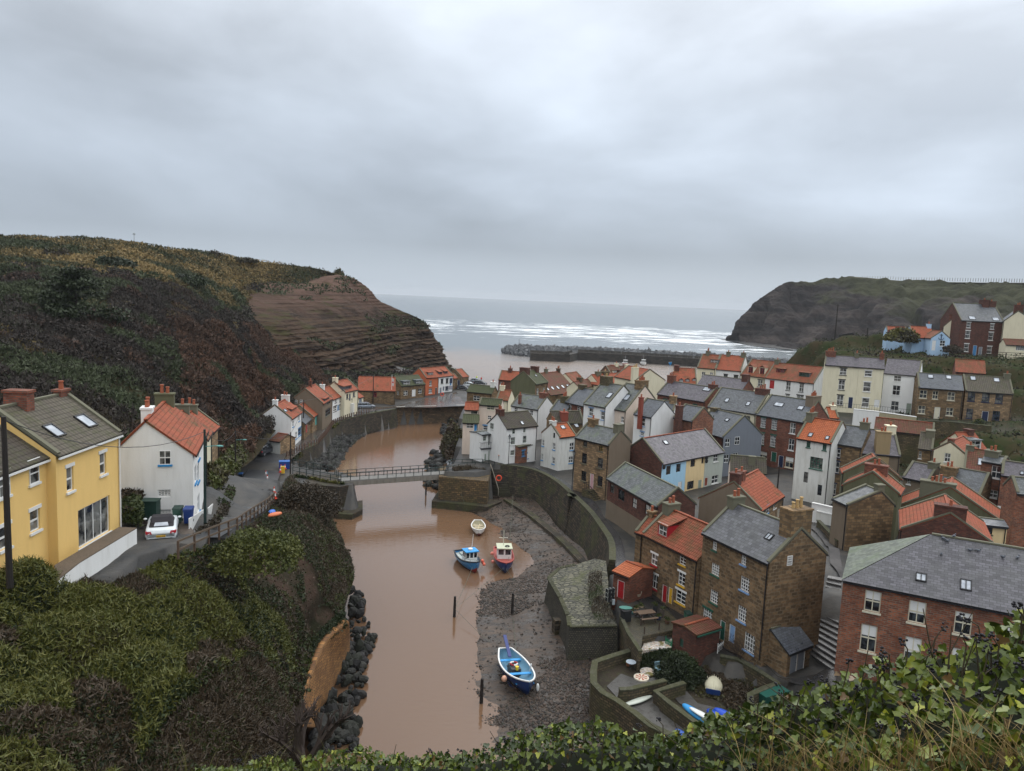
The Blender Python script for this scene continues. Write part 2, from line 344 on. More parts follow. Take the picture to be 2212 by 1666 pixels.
TILE = pantile((.34,.092,.045),.25); TILE_M = pantile((.29,.085,.045),.8); TILE_D = pantile((.17,.06,.04),.9); TILE_O = pantile((.44,.125,.05)); CTILE = pantile((.115,.10,.075),.5,.32,.34); CTILE_G = pantile((.075,.085,.045),1., .32,.34); CTILE_B = pantile((.07,.058,.045),.6,.32,.34)
PW = plaster((.66,.66,.645)); PWD = plaster((.60,.60,.57),.7); PCREAM = plaster((.62,.57,.42)); PPINK = plaster((.60,.50,.42)); PYEL = plaster((.70,.47,.17),.2); PGREY = plaster((.15,.165,.19),.25); PBLUE = plaster((.33,.53,.68),.2); PBUT = plaster((.64,.50,.28),.25); PSAGE = plaster((.36,.39,.35),.3)
PBROWN = plaster((.16,.125,.09),.4); POLIVE = plaster((.105,.105,.06),.8); PORANGE = plaster((.42,.115,.05),.25); PLB = plaster((.36,.50,.66),.3)
POT = plain((.30,.085,.04),.8); POTY = plain((.42,.28,.12),.8)
# window styles: frame, bars x, bars y, sill, lintel, glass, lintel height
WS = dict(
 w=(WHITE, 2,2, None, None, 0), ws=(WHITE, 2,2, WHITE, None, 0), wl=(WHITE, 1,2, WHITE, WHITE, 1), g8=(WHITE, 3,4, BRIGHTB, None, 4), w8=(WHITE, 4,4, None, None, 0), wg=(WHITE, 3,4, GREENP, None, 0), wgw=(WHITE, 4,4, GREENP, None, 0), wb=(WHITE, 3,4, SKYB, None, 0), wbw=(WHITE, 4,4, SKYB, None, 0),
 red=(WHITE, 2,2, REDP, WHITE, 0), redd=(WHITE, 4,2, REDP, WHITE, 0), yel=(WHITE, 2,3, YELP, WHITE, 0), k=(BLACK, 2,2, None, None, 0), kg=(BLACK, 3,5, STONEG, None, 0), kw=(BLACK, 2,2, None, None, 3), kb=(BLACK, 1,2, STONEG, BLACK, 0), kb2=(WHITE, 2,2, BLACK, BLACK, 1),
 blue=(WHITE, 2,2, BRIGHTB, None, 0), bluel=(WHITE, 1,2, BRIGHTB, BRIGHTB, 0), skl=(WHITE, 1,2, SKYB, SKYB, 1), br=(WOODD, 2,2, None, None, 0), gr=(WHITE, 4,4, GREENP, GREENP, 0), sage=(SAGE, 1,2, WHITE, None, 1), cr=(CREAMP, 2,2, CREAMP, None, 0), crb=(CREAMP, 2,2, CREAMP, None, 0), navy=(NAVY, 2,2, NAVY, None, 0), pane=(WHITE, 1,1, None, None, 0), patio=(WHITE, 4,1, WHITE, None, 1),
 bay=(BLUEP, 3,2, BLUEP, BLUEP, 0), redf=(REDP, 2,3, None, None, 0), grn=(GREENP, 4,3, None, None, 0), sk=(BLACK, 1,1, None, None, 2), sk2=(BLACK, 2,1, None, None, 2), ylw=(BLACK, 2,3, STONEG, None, 4), wstone=(WHITE, 2,2, PALEST, PALEST, 1))
CP = []                                   # height control points for the ground
def win_part(T, o, d, nz, a0, a1, z0, z1, st, rec=.13, name='window'):
 fr, nx, ny, sill, lint, gl = WS[st] if isinstance(st, str) else st
 if gl == 0 and st != 'crb' and (int(a0 * 37 + z0 * 11) % 5) < 2: gl = 1
 f = MB(); p = lambda a, z, q: o + d * a + nz * q + Vector((0,0, z))
 w, h = a1 - a0, z1 - z0; t = min(.075, w * .12) if rec > 0 else .05; q = -rec + .035
 def strip(x0, x1, y0, y1, dq=.05):
  f.hexa([p(x0, y0, q - dq), p(x1, y0, q - dq), p(x1, y0, q), p(x0, y0, q), p(x0, y1, q - dq), p(x1, y1, q - dq), p(x1, y1, q), p(x0, y1, q)])
 strip(a0, a1, z0, z0 + t); strip(a0, a1, z1 - t, z1); strip(a0, a0 + t, z0 + t, z1 - t); strip(a1 - t, a1, z0 + t, z1 - t)
 b = t * .42
 for i in range(1, nx): x = a0 + w * i / nx; strip(x - b, x + b, z0 + t, z1 - t, .03)
 for j in range(1, ny):
  y = z0 + h * j / ny; bb = b * (1.6 if (ny == 2) else 1.); strip(a0 + t, a1 - t, y - bb, y + bb, .035)
 W_ = f.build(name, fr, T)
 g = MB(); g.face([p(a0 + .01, z0 + .01, q - .03), p(a1 - .01, z0 + .01, q - .03), p(a1 - .01, z1 - .01, q - .03), p(a0 + .01, z1 - .01, q - .03)]); g.build('pane', glass(gl), W_)
 if st == 'crb': g = MB(); zb_ = z0 + h * (.58 + .17 * ((int(a0 * 7) % 3) - 1)); g.face([p(a0 + .03, zb_, q - .022), p(a1 - .03, zb_, q - .022), p(a1 - .03, z1 - .03, q - .022), p(a0 + .03, z1 - .03, q - .022)]); g.build('blind', WHITE, W_)
 if sill:
  g = MB(); g.hexa([p(a0 - .09, z0 - .13,-.005), p(a1 + .09, z0 - .13,-.005), p(a1 + .09, z0 - .13,.1), p(a0 - .09, z0 - .13,.1), p(a0 - .09, z0 - .003,-.005), p(a1 + .09, z0 - .003,-.005), p(a1 + .09, z0 - .003,.1), p(a0 - .09, z0 - .003,.1)]); g.build('sill', sill, W_)
 if lint:
  g = MB(); lh = .2; g.hexa([p(a0 - .12, z1 + .003,-.005), p(a1 + .12, z1 + .003,-.005), p(a1 + .12, z1 + .003,.035), p(a0 - .12, z1 + .003,.035), p(a0 - .12, z1 + lh, -.005), p(a1 + .12, z1 + lh, -.005), p(a1 + .12, z1 + lh, .035), p(a0 - .12, z1 + lh, .035)]); g.build('lintel', lint, W_)
 return W_
def door_part(T, o, d, nz, a0, a1, z0, z1, col, frame=WHITE, rec=.1):
 p = lambda a, z, q: o + d * a + nz * q + Vector((0,0, z)); f = MB(); q = -rec + .04
 f.hexa([p(a0 + .06, z0, q - .05), p(a1 - .06, z0, q - .05), p(a1 - .06, z0, q), p(a0 + .06, z0, q), p(a0 + .06, z1 - .06, q - .05), p(a1 - .06, z1 - .06, q - .05), p(a1 - .06, z1 - .06, q), p(a0 + .06, z1 - .06, q)])
 w, h = a1 - a0, z1 - z0
 for yy in (.12,.52):
  for xx in (.14,.54): f.hexa([p(a0 + w * (xx + i * .32), z0 + h * (yy + j * .33), q + k_) for j, k2 in ((0,0),(1,0)) for i, k_ in ((0,0),(1,0),(1,.02),(0,.02))])
 D_ = f.build('door', col, T)
 g = MB()
 for x0, x1, y0, y1 in ((a0, a0 + .06, z0, z1),(a1 - .06, a1, z0, z1),(a0 + .06, a1 - .06, z1 - .06, z1)):
  g.hexa([p(x0, y0, q - .05), p(x1, y0, q - .05), p(x1, y0, q + .03), p(x0, y0, q + .03), p(x0, y1, q - .05), p(x1, y1, q - .05), p(x1, y1, q + .03), p(x0, y1, q + .03)])
 g.build('door_frame', frame, D_); g = MB(); g.ell(p(a0 + w * .82, z0 + h * .48, q + .05),(.035,) * 3,6,4); g.build('handle', BLACK, D_)
 return D_
def wallpanel(mb, o, d, nz, L, z0, z1, holes, dep=.16):
 xs = sorted(set([0, L] + [v for h in holes for v in h[:2]])); zs = sorted(set([z0, z1] + [v for h in holes for v in h[2:4]]))
 P = lambda a, z, q=0.: o + d * a + nz * q + Vector((0,0, z))
 flip = d.cross(Vector((0,0,1))).dot(nz) < 0
 def F(pts, uv): mb.face(pts[::-1] if flip else pts, uv[::-1] if flip else uv)
 for i in range(len(xs) - 1):
  for j in range(len(zs) - 1):
   cx, cz = (xs[i] + xs[i + 1]) / 2,(zs[j] + zs[j + 1]) / 2
   if any(h[0] < cx < h[1] and h[2] < cz < h[3] for h in holes): continue
   F([P(xs[i], zs[j]), P(xs[i + 1], zs[j]), P(xs[i + 1], zs[j + 1]), P(xs[i], zs[j + 1])],[(xs[i], zs[j]),(xs[i + 1], zs[j]),(xs[i + 1], zs[j + 1]),(xs[i], zs[j + 1])])
 for a0, a1, b0, b1 in [h[:4] for h in holes]:
  for q in (((a0, b0),(a1, b0)),((a1, b0),(a1, b1)),((a1, b1),(a0, b1)),((a0, b1),(a0, b0))):
   mb.face([P(*q[0]), P(*q[1]), P(*q[1],-dep), P(*q[0],-dep)],[(0,0),(.5,0),(.5,.2),(0,.2)])
HOUSES = {}
def house(name, label, c, L, R, ze, zb, rp=None, pitch=38, gable=None, length=None, depth=None, wall=PW, roof=TILE, side=None, wins=(), doors=(), ch=(), sky=(), dorm=(), cop='lr', cat='house', dR=None, backf=1., drain=True, hip=None, gutter=BLACK, group=None, split=None, chm=STONEG, ridge=None, plinth=None):
 if isinstance(ze, tuple): ze = Dd(c, *L, ze[1]).z
 A = Z(c, *L, ze); B = Z(c, *R, ze) if dR is None else Dd(c, *R, dR); B.z = ze
 u = (B - A); Lw = u.length; u.normalize(); n = Vector((-u.y, u.x, 0));
 if n.dot(Vector((A.x, A.y, 0))) < 0: n = -n
 if split: Aq = A; A = Aq + u * Lw * split[0]; B = Aq + u * Lw * split[1]; Lw = (B - A).length
 if gable:
  g = onplane(c, *gable, A, n); ta = (g - A).dot(u); zr = g.z; es, et = n, u; ln = length; dep = Lw
 else:
  es, et = u, n; ln = Lw
  if depth: ta = depth / 2; zr = ze + ta * math.tan(math.radians(pitch)); dep = depth
  else:
   tp = math.tan(math.radians(pitch)); pn = Vector((0,0,1)) - n * tp
   g = onplane(c, *rp, A, pn); ta = (g - A).dot(n); zr = ze + ta * tp; dep = ta * (1 + backf)
   if not 1. < ta < 12: print('!! ridge', name, label, round(ta, 1)); ta = max(1.5, min(8, ta)); zr = ze + ta * tp; dep = ta * (1 + backf)
 print('H %-22s L=%.1f dep=%.1f zr=%.1f A=(%.0f,%.0f) B=(%.0f,%.0f) %s' % (name, ln, dep, zr - zb, A.x, A.y, B.x, B.y, label[:30]))
 base = Vector((A.x, A.y, zb)); T = thing(name, label, cat, base, group)
 P = lambda s, t, z: Vector((A.x, A.y, 0)) + es * s + et * t + Vector((0,0, z))
 zf = zb - 1.2
 for s_, t_ in ((0,0),(ln, 0),(0, dep),(ln, dep),(ln / 2, dep / 2)): q = P(s_, t_, 0); CP.append((q.x, q.y, zb))
 # facades: f = front A-B, l/r = the side planes through A and B, going back
 A0 = Vector((A.x, A.y, 0)); B0 = Vector((B.x, B.y, 0)); Dback = dep if not gable else ln
 FAC = dict(f=(A0, u, -n, Lw), l=(A0, n, -u, Dback), r=(B0, n, u, Dback), b=(A0 + n * Dback, u, n, Lw))
 holes = dict(f=[], l=[], r=[], b=[]); todo = []
 def geo(side_, x, y, w, h):
  o, d, nz, LL = FAC[side_]; q = onplane(c, x, y, o, nz)
  a_ = (q - o).dot(d); x0 = onplane(c, x - w / 2, y, o, nz); x1 = onplane(c, x + w / 2, y, o, nz); y0 = onplane(c, x, y + h / 2, o, nz).z; y1 = onplane(c, x, y - h / 2, o, nz).z
  ww = min(abs((x1 - x0).dot(d)),4.5); return o, d, nz, LL, a_ - ww / 2, a_ + ww / 2, y0, y1
 slw = []
 for wd in wins:
  x, y, w, h, st = wd[:5]; sd_ = wd[5] if len(wd) > 5 else 'f'
  o, d, nz, LL, a0, a1, z0, z1 = geo(sd_, x, y, w, h)
  a0 = max(a0,.12); a1 = min(a1, LL - .12)
  ov = any(not (a1 < q[0] or a0 > q[1] or z1 < q[2] or z0 > q[3]) for q in holes[sd_])
  if a1 - a0 < .25 or ov: print('   skip win', name, wd, round(a0,1), round(a1,1), round(LL, 1)); continue
  if z1 < ze - .06 and z0 > zf + .1: holes[sd_].append((a0, a1, z0, z1)); todo.append((o, d, nz, a0, a1, z0, z1, st, .13))
  else: todo.append((o, d, nz, a0, a1, z0, z1, st, -.01))
 for dd in doors:
  x, y, w, h, col = dd[:5]; sd_ = dd[5] if len(dd) > 5 else 'f'
  o, d, nz, LL, a0, a1, z0, z1 = geo(sd_, x, y, w, h); a0 = max(a0,.12); a1 = min(a1, LL - .12)
  if a1 - a0 < .3 or z1 > ze: print('   skip door', name, dd); continue
  if any(not (a1 < q[0] or a0 > q[1] or z1 < q[2] or z0 > q[3]) for q in holes[sd_]): print('   door overlaps', name, dd); continue
  holes[sd_].append((a0, a1, z0, z1)); todo.append((o, d, nz, a0, a1, z0, z1, col, None))
 wm = {k_: wall for k_ in 'flrb'}
 if side is not None: wm.update(side if isinstance(side, dict) else dict(l=side, r=side))
 groups = {}
 for k_ in 'flrb': groups.setdefault(id(wm[k_]),[wm[k_], MB()])
 for k_ in 'flrb':
  mb = groups[id(wm[k_])][1]; o, d, nz, LL = FAC[k_]; wallpanel(mb, o, d, nz, LL, zf, ze, holes[k_])
  isg = (k_ in 'fb') if gable else (k_ in 'lr')
  if isg and hip is None:
   pk = o + d * ta + Vector((0,0, zr)); q0 = o + Vector((0,0, ze)); q1 = o + d * LL + Vector((0,0, ze))
   if (q1 - q0).cross(pk - q0).dot(nz) > 0: mb.face([q0, q1, pk],[(0, ze),(LL, ze),(ta, zr)])
   else: mb.face([q1, q0, pk],[(LL, ze),(0, ze),(ta, zr)])
 for i, (mt, mb) in enumerate(groups.values()): mb.build('wall', mt, T)
 if plinth:
  g = MB(); o, d, nz, LL = FAC['f']; wallpanel(g, o + nz * .03, d, nz, LL + .02, zf, plinth[0],[]); g.build('plinth', plinth[1], T)
 # roof
 rb = MB(); ov, vg, th = .16,(.02 if cop else .1),.13
 def slab(e0, e1, r1, r0):             # eave 0, eave 1, ridge 1, ridge 0
  up_ = (e1 - e0).cross(r0 - e0).normalized()
  if up_.z < 0: up_ = -up_
  q = [e0, e1, r1, r0]; La = (e1 - e0).length; Ls = (r0 - e0).length
  U = [(0,0),(La, 0),((r1 - e0).dot((e1 - e0).normalized()), Ls),((r0 - e0).dot((e1 - e0).normalized()), Ls)]
  top = [x + up_ * (th + .02) for x in q]; bot = [x + up_ * .02 for x in q]
  if (top[1] - top[0]).cross(top[2] - top[0]).z > 0: rb.face(top, U)
  else: rb.face(top[::-1], U[::-1])
  for i in range(4): j = (i + 1) % 4; rb.face([bot[i], bot[j], top[j], top[i]])
  return up_
 k1 = (zr - ze) / ta; k2 = (zr - ze) / max(.3, dep - ta)
 hl, hr = (hip or (0,0))
 n1 = slab(P(-vg, -ov, ze - ov * k1), P(ln + vg, -ov, ze - ov * k1), P(ln + vg - hr, ta, zr), P(-vg + hl, ta, zr))
 n2 = slab(P(-vg, dep + ov, ze - ov * k2), P(ln + vg, dep + ov, ze - ov * k2), P(ln + vg - hr, ta, zr), P(-vg + hl, ta, zr))
 for hh, s_ in ((hl, -vg),(hr, ln + vg)):
  if hh: q = [P(s_, -ov, ze - ov * k1 + .15), P(s_, dep + ov, ze - ov * k2 + .15), P(s_ + (hh if s_ < 1 else -hh), ta, zr + .15)]; q = q if (q[1] - q[0]).cross(q[2] - q[0]).z > 0 else q[::-1]; hm_ = MB(); hm_.face(q, [(0,0),(dep, 0),(dep / 2, hh * 1.3)]); hm_.build('roof_hip', slate((.17,.19,.14),.42,.28,.7) if dep > 6 else roof, T)
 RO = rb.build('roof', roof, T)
 g = MB(); rz = zr + .17 / max(.6, n1.z); g.bar(P(hl, ta, rz - .02), P(ln - hr, ta, rz - .02),.26,.12); g.build('ridge_tiles', ridge or (TILE if 'antile' in roof.name and roof not in (CTILE, CTILE_B, CTILE_G) else STONEG), RO)
 if cop:
  for ch_, s_ in (('l', 0),('r', ln)):
   if gable: ch_ = {'l': 'f', 'r': 'b'}[ch_]
   if ch_ in cop or (gable and cop == 'lr'):
    s2 = s_ + (.1 if s_ == 0 else -.1); g = MB()
    g.bar(P(s2,-.1, ze + .14), P(s2, ta, zr + .26),.3,.16); g.bar(P(s2, ta, zr + .26), P(s2, dep + .1, ze + .14),.3,.16); g.build('coping', STONEG, RO)
 for cd in ch:
  x, y, cw, cd_, hh, npot = cd[:6]; cm = cd[6] if len(cd) > 6 else chm; pm = cd[7] if len(cd) > 7 else POT; dz = cd[8] if len(cd) > 8 else 0
  if abs(es.dot(Vector((EYE.x - A.x, EYE.y - A.y, 0)).normalized())) > .93: r_ = ray(c, x, y); q = EYE + r_ * (((Vector((A.x, A.y, 0)) + et * ta - EYE).dot(et)) / r_.dot(et)); s_ = (q - A0).dot(es)
  else: q = onplane(c, x, y, P(0, ta, 0), et); s_ = (q - A0).dot(es)
  s_ = min(max(s_, cw / 2 + .02), ln - cw / 2 - .02); g = MB(); tt = ta + dz
  g.box(P(s_, tt, zr - 1.1 - abs(dz)), cw, cd_, 1.1 + abs(dz) + hh, es, et); g.box(P(s_, tt, zr + hh), cw + .14, cd_ + .14,.14, es, et)
  CHM = g.build('chimney', cm, T); gl_ = MB(); along = es if cw > cd_ else et; ext = max(cw, cd_)
  for i in range(npot):
   off = (i - (npot - 1) / 2) * min(.42, ext / max(1, npot)); ph = .5 + .18 * ((i * 7) % 3); q = P(s_, tt, zr + hh + .14) + along * off
   gp = MB(); gp.tube([q, q + Vector((0,0, ph * .85)), q + Vector((0,0, ph * .86)), q + Vector((0,0, ph))],[.15,.12,.16,.16],8); gp.build('chimney_pot', pm, CHM)
 for sk in sky:
  x, y, w, h = sk[:4]; st = sk[4] if len(sk) > 4 else 'sk'; sid = sk[5] if len(sk) > 5 else 1
  if sid == 1: pn = es.cross(Vector((0,0, zr - ze)) + et * ta).normalized(); po = P(0,0, ze)
  else: pn = es.cross(Vector((0,0, zr - ze)) - et * (dep - ta)).normalized(); po = P(0, dep, ze)
  if pn.z < 0: pn = -pn
  upv = (Vector((0,0, zr - ze)) + (et * ta if sid == 1 else -et * (dep - ta))).normalized(); po = po + pn * .16
  q = onplane(c, x, y, po, pn); x0 = onplane(c, x - w / 2, y, po, pn); x1 = onplane(c, x + w / 2, y, po, pn); y0 = onplane(c, x, y + h / 2, po, pn); y1 = onplane(c, x, y - h / 2, po, pn)
  ww = min(1.7, max(.45, abs((x1 - x0).dot(es)))) / 2; hh = min(1.9, max(.6, abs((y1 - y0).dot(upv)))) / 2
  fr, nx, ny, _, _, gl = WS[st]; f = MB(); C_ = lambda a, b, k_: q + es * a + upv * b + pn * k_
  for a0, a1, b0, b1 in ((-ww, ww, -hh, -hh + .08),(-ww, ww, hh - .08, hh),(-ww, -ww + .08,-hh, hh),(ww - .08, ww, -hh, hh)) + (((-.03,.03,-hh, hh),) if nx > 1 else ()):
   f.hexa([C_(a0, b0,-.02), C_(a1, b0,-.02), C_(a1, b1,-.02), C_(a0, b1,-.02), C_(a0, b0,.09), C_(a1, b0,.09), C_(a1, b1,.09), C_(a0, b1,.09)])
  S_ = f.build('skylight', fr, T); g = MB(); g.face([C_(-ww, -hh, .04), C_(ww, -hh, .04), C_(ww, hh, .04), C_(-ww, hh, .04)]); g.build('pane', glass(gl), S_)
 for dm in dorm:
  x, y, w, h, kind, st, cheek = dm[:7]; sid = dm[7] if len(dm) > 7 else 1; rm_ = dm[8] if len(dm) > 8 else roof
  t0 = 0 if sid == 1 else dep; sg = 1 if sid == 1 else -1; tl = ta if sid == 1 else dep - ta; kk = (zr - ze) / tl
  pn = (es.cross(Vector((0,0, zr - ze)) + et * sg * tl)).normalized(); q = onplane(c, x, y, P(0, t0, ze + .16), pn); s_ = (q - A0).dot(es); t_ = abs((q - P(0, t0,0)).dot(et)); z_ = ze + t_ * kk
  x0 = onplane(c, x - w / 2, y, q, et); x1 = onplane(c, x + w / 2, y, q, et); ww = min(4., abs((x1 - x0).dot(es))); hh = abs(onplane(c, x, y - h, q, et).z - q.z) if not gable else h
  if gable: ww = w
  ww = max(ww, .6); hh = max(min(hh, 1.9),.6); Q = lambda a, t, z: P(s_ + a, t0 + sg * (t_ + t), z)
  db = MB(); dl = hh / kk + .05; o_, d_, nz_ = Q(-ww / 2,0,0), es, -et * sg
  z0, z1 = z_ - .05, z_ + hh
  wallpanel(db, Vector((o_.x, o_.y, 0)), d_, nz_, ww, z0, z1,[(.1, ww - .1, z0 + .22, z1 - .1)],.1)
  for a in (-ww / 2, ww / 2): db.face([Q(a, 0, z0), Q(a, dl, z1), Q(a, 0, z1)])
  D_ = db.build('dormer', cheek, T); win_part(T, Vector((o_.x, o_.y, 0)), d_, nz_, .1, ww - .1, z0 + .22, z1 - .1, st, .08, 'dormer_window')
  rr = MB()
  if kind == 'flat': dl2 = (hh + .12) / kk; rr.hexa([Q(-ww / 2 - .12,-.2, z1), Q(ww / 2 + .12,-.2, z1), Q(ww / 2 + .12, dl2, z1 + .05), Q(-ww / 2 - .12, dl2, z1 + .05), Q(-ww / 2 - .12,-.2, z1 + .12), Q(ww / 2 + .12,-.2, z1 + .12), Q(ww / 2 + .12, dl2, z1 + .16), Q(-ww / 2 - .12, dl2, z1 + .16)])
  elif kind == 'cat':
   k3 = kk * .35; dl2 = hh / (kk - k3) + .15; a, b = -ww / 2 - .12, ww / 2 + .12
   rr.face([Q(a, -.2, z1 + .1 - .2 * k3), Q(b, -.2, z1 + .1 - .2 * k3), Q(b, dl2, z1 + .1 + dl2 * k3), Q(a, dl2, z1 + .1 + dl2 * k3)],[(0,0),(ww, 0),(ww, dl2),(0, dl2)])
   rr.face([Q(a, -.2, z1 - .2 * k3), Q(b, -.2, z1 - .2 * k3), Q(b, -.2, z1 + .1 - .2 * k3), Q(a, -.2, z1 + .1 - .2 * k3)])
   for e_ in (a, b): rr.face([Q(e_, -.2, z1 - .2 * k3), Q(e_, dl2, z1 + dl2 * k3), Q(e_, dl2, z1 + .1 + dl2 * k3), Q(e_, -.2, z1 + .1 - .2 * k3)])
  else:
   rh = ww * .38; dl2 = (hh + rh) / kk + .1
   for sgn in (-1,1): rr.face([Q(sgn * (ww / 2 + .12),-.2, z1 - .08), Q(0,-.2, z1 + rh), Q(0, dl2, z1 + rh), Q(sgn * (ww / 2 + .12), hh / kk, z1 - .08)],[(0,0),(0, ww / 2),(dl2, ww / 2),(dl2,0)])
   rr.face([Q(-ww / 2,-.02, z1), Q(ww / 2,-.02, z1), Q(0,-.02, z1 + rh - .05)])
  rr.build('dormer_roof', rm_, D_)
 if gutter:
  g = MB(); g.bar(P(0,-ov - .05, ze - ov * k1 - .02), P(ln, -ov - .05, ze - ov * k1 - .02),.12,.1)
  if gable: g.build('gutter', gutter, RO); g = MB(); g.bar(P(0, dep + ov + .05, ze - ov * k2 - .02), P(ln, dep + ov + .05, ze - ov * k2 - .02),.12,.1)
  g.build('gutter', gutter, RO)
  if drain:
   g = MB(); dr = P(ln - .15 if not gable else .15,-.07,0); g.tube([dr + Vector((0,0, zb)), dr + Vector((0,0, ze - .15))],.05,6); g.build('downpipe', gutter, T)
 for (o, d, nz, a0, a1, z0, z1, st, rec) in todo:
  if rec is None: door_part(T, o, d, nz, a0, a1, z0, z1, st)
  else: win_part(T, o, d, nz, a0, a1, z0, z1, st, rec)
 HOUSES[label] = dict(T=T, P=P, ln=ln, dep=dep, ze=ze, zb=zb, zr=zr, ta=ta, u=u, n=n, A=A0, B=B0, es=es, et=et, RO=RO)
 return T
WS['nv'] = (WHITE, 2,2, NAVY, NAVY, 0); WS['grw'] = (GREENP, 4,4, GREENP, None, 1)
PINKD = plain((.55,.33,.35),.5); REDDOOR = plain((.38,.015,.02),.4); LEADR = slate((.10,.115,.125),3., .6,0., .3)
# ---- left bank, near
house('yellow_house', 'tall yellow rendered house with brown tiled roof and wide patio window', 'A', (490,705),(1050,505),23.4,17.2, rp=(400,210), pitch=35, wall=PYEL, roof=CTILE, gutter=WHITE,
      wins=[(618,905,62,215, 'wl'),(908,770,56,190, 'wl'),(835,1275,280,330, 'patio')], sky=[(475,480,120,140),(755,395,120,140)], ch=[(610,150,.9,.5,.35,1, BRICK),(170,280,.7,1.3,.8,0, BRICK)])
house('yellow_house', 'lower yellow rendered house at the left edge behind a dark pole', 'A', (-420,1020),(452,700),23.3,16.9, rp=(0,470), pitch=33, wall=PYEL, roof=CTILE_B, cop='l', gutter=WHITE,
      wins=[(298,850,85,185, 'wl'),(310,1270,90,190, 'wl'),(35,960,100,200, 'wl'),(45,1420,100,200, 'wl')])
house('white_house', 'white rendered house with blue window trim and bright red pantile roof behind the white car', 'A', (1700,692),(1812,478),21.0,16.4, rp=(1395,295), pitch=38, wall=PW, roof=TILE, cop='', backf=.75,
      wins=[(1455,715,105,125, 'blue', 'l'),(1448,1032,115,65, 'w8', 'l'),(1452,1197,110,45, 'w8', 'l'),(1722,860,16,150, 'blue'),(1750,700,14,60, 'blue'),(1745,850,16,160, 'blue'),(1750,1120,18,160, 'blue')], ch=[(1340,350,1.1,.7,.55,2, PW, POT, .3),(1455,250,.7,1.4,.7,2, POLIVE)])
house('row_cottage', 'narrow cottage with patched brown roof between the white and the ivy-clad houses', 'A', (1812,560),(1858,480),('d', 66),14.8, rp=(1620,300), wall=PCREAM, roof=TILE_M, cop='l', ch=[(1620,300,.6,1.2,.6,1, STONEG)])
house('row_cottage', 'end cottage of the left row with pink-red roof and ivy stems on its stone wall', 'A', (1858,500),(1922,440),('d', 74),13, rp=(1725,292), wall=STONE_PALE, roof=TILE, cop='lr', ch=[(1690,285,.6,1.1,.7,2, STONEG)])
# ---- far left quay row
house('quay_house', 'white gabled house at the near end of the quayside row with pantile roof', 'B', (575,598),(667,535),10.2,5, rp=(487,450), wall=PW, roof=TILE, cop='l', wins=[(380,572,25,25, 'w', 'l'),(370,645,28,32, 'w', 'l'),(592,640,12,50, 'blue'),(645,590,12,50, 'blue'),(620,740,16,60, 'blue'),(650,710,28,65, 'bay')],
      sky=[(523,522,30,35)], dorm=[(600,520,60,28, 'cat', 'k', LEAD)], ch=[(430,465,.8,.8,.9,1, PW),(525,440,.8,1.4,.8,2, PWD)])
house('lean_to', 'single-storey lean-to with pantile roof against the white gable', 'B', (250,735),(455,722),7.3,5, depth=2.6, pitch=24, wall=PWD, roof=TILE, cop='', wins=[(322,765,34,62, 'k')], sky=[(332,698,25,20),(408,705,28,20)], drain=False)
house('garage', 'small white garage with brown roof and stone side beside the lane', 'B', (390,788),(480,800),7,4.8, depth=4, pitch=24, wall=PWD, roof=TILE_D, side=STONE_PALE, cop='', drain=False)
house('quay_house', 'low cottage with dark slate roof next to the white gabled quay house', 'B', (692,640),(762,584),7.9,5, rp=(690,510), wall=STONE, roof=SLATE_B, cop='', doors=[(712,680,14,70, REDDOOR)], wins=[(738,640,14,25, 'k')])
house('quay_house', 'low stone cottage with turquoise door and orange pantile roof on the quay', 'B', (765,582),(845,523),8.2,5, rp=(680,463), wall=STONE_PALE, roof=TILE, cop='lr', doors=[(795,610,18,80, plain((.08,.38,.36),.5))], wins=[(770,615,12,30, 'k'),(825,570,12,30, 'k')])
house('quay_house', 'tall grey-brown rendered house with glazed bay on the quayside row', 'B', (852,464),(936,414),10.3,5, rp=(750,315), wall=PBROWN, roof=TILE, cop='lr', wins=[(900,540,45,55, 'kb'),(905,450,28,30, 'k'),(620,445,22,30, 'w', 'l'),(665,443,24,30, 'w', 'l')], dorm=[(895,435,40,28, 'flat', 'k', LEAD)], ch=[(745,310,.6,.6,1.2,1, BRICK)])
house('quay_house', 'small white cottage with black sills between taller quay houses', 'B', (936,428),(1030,390),9.6,5, rp=(905,315), wall=PW, roof=TILE, cop='l', wins=[(968,437,14,32, 'kb2'),(1008,425,14,32, 'kb2'),(962,508,30,42, 'kb2'),(1006,490,14,32, 'kb2')], doors=[(990,498,14,50, BLUEP)], ch=[(850,320,.7,.9,.9,1, PW)])
house('quay_house', 'tall cream house with outside stair and wide cat-slide dormer on the quay', 'B', (1047,362),(1165,335),10.6,5, rp=(1015,262), wall=PCREAM, roof=TILE, cop='lr', wins=[(1070,398,16,40, 'navy'),(1128,380,16,38, 'navy')], doors=[(1093,405,14,60, NAVY)], dorm=[(1070,335,75,38, 'cat', 'navy', LEAD)], ch=[(955,270,.9,1,.9,1, PCREAM)])
house('garage', 'garage with small pantile roof beside the cream quay house', 'B', (1168,412),(1212,402),7.3,4.7, depth=4, pitch=30, wall=PCREAM, roof=TILE, cop='', doors=[(1186,440,26,55, GREYP)], drain=False)
house('lifeboat_house', 'long stone hall with wide pantile roof and small arched window on the harbour front', 'B', (1165,345),(1492,352),7.8,4.2, rp=(1260,228), wall=STONE, roof=TILE, cop='', wins=[(1315,380,28,48, 'redf')], pitch=36)
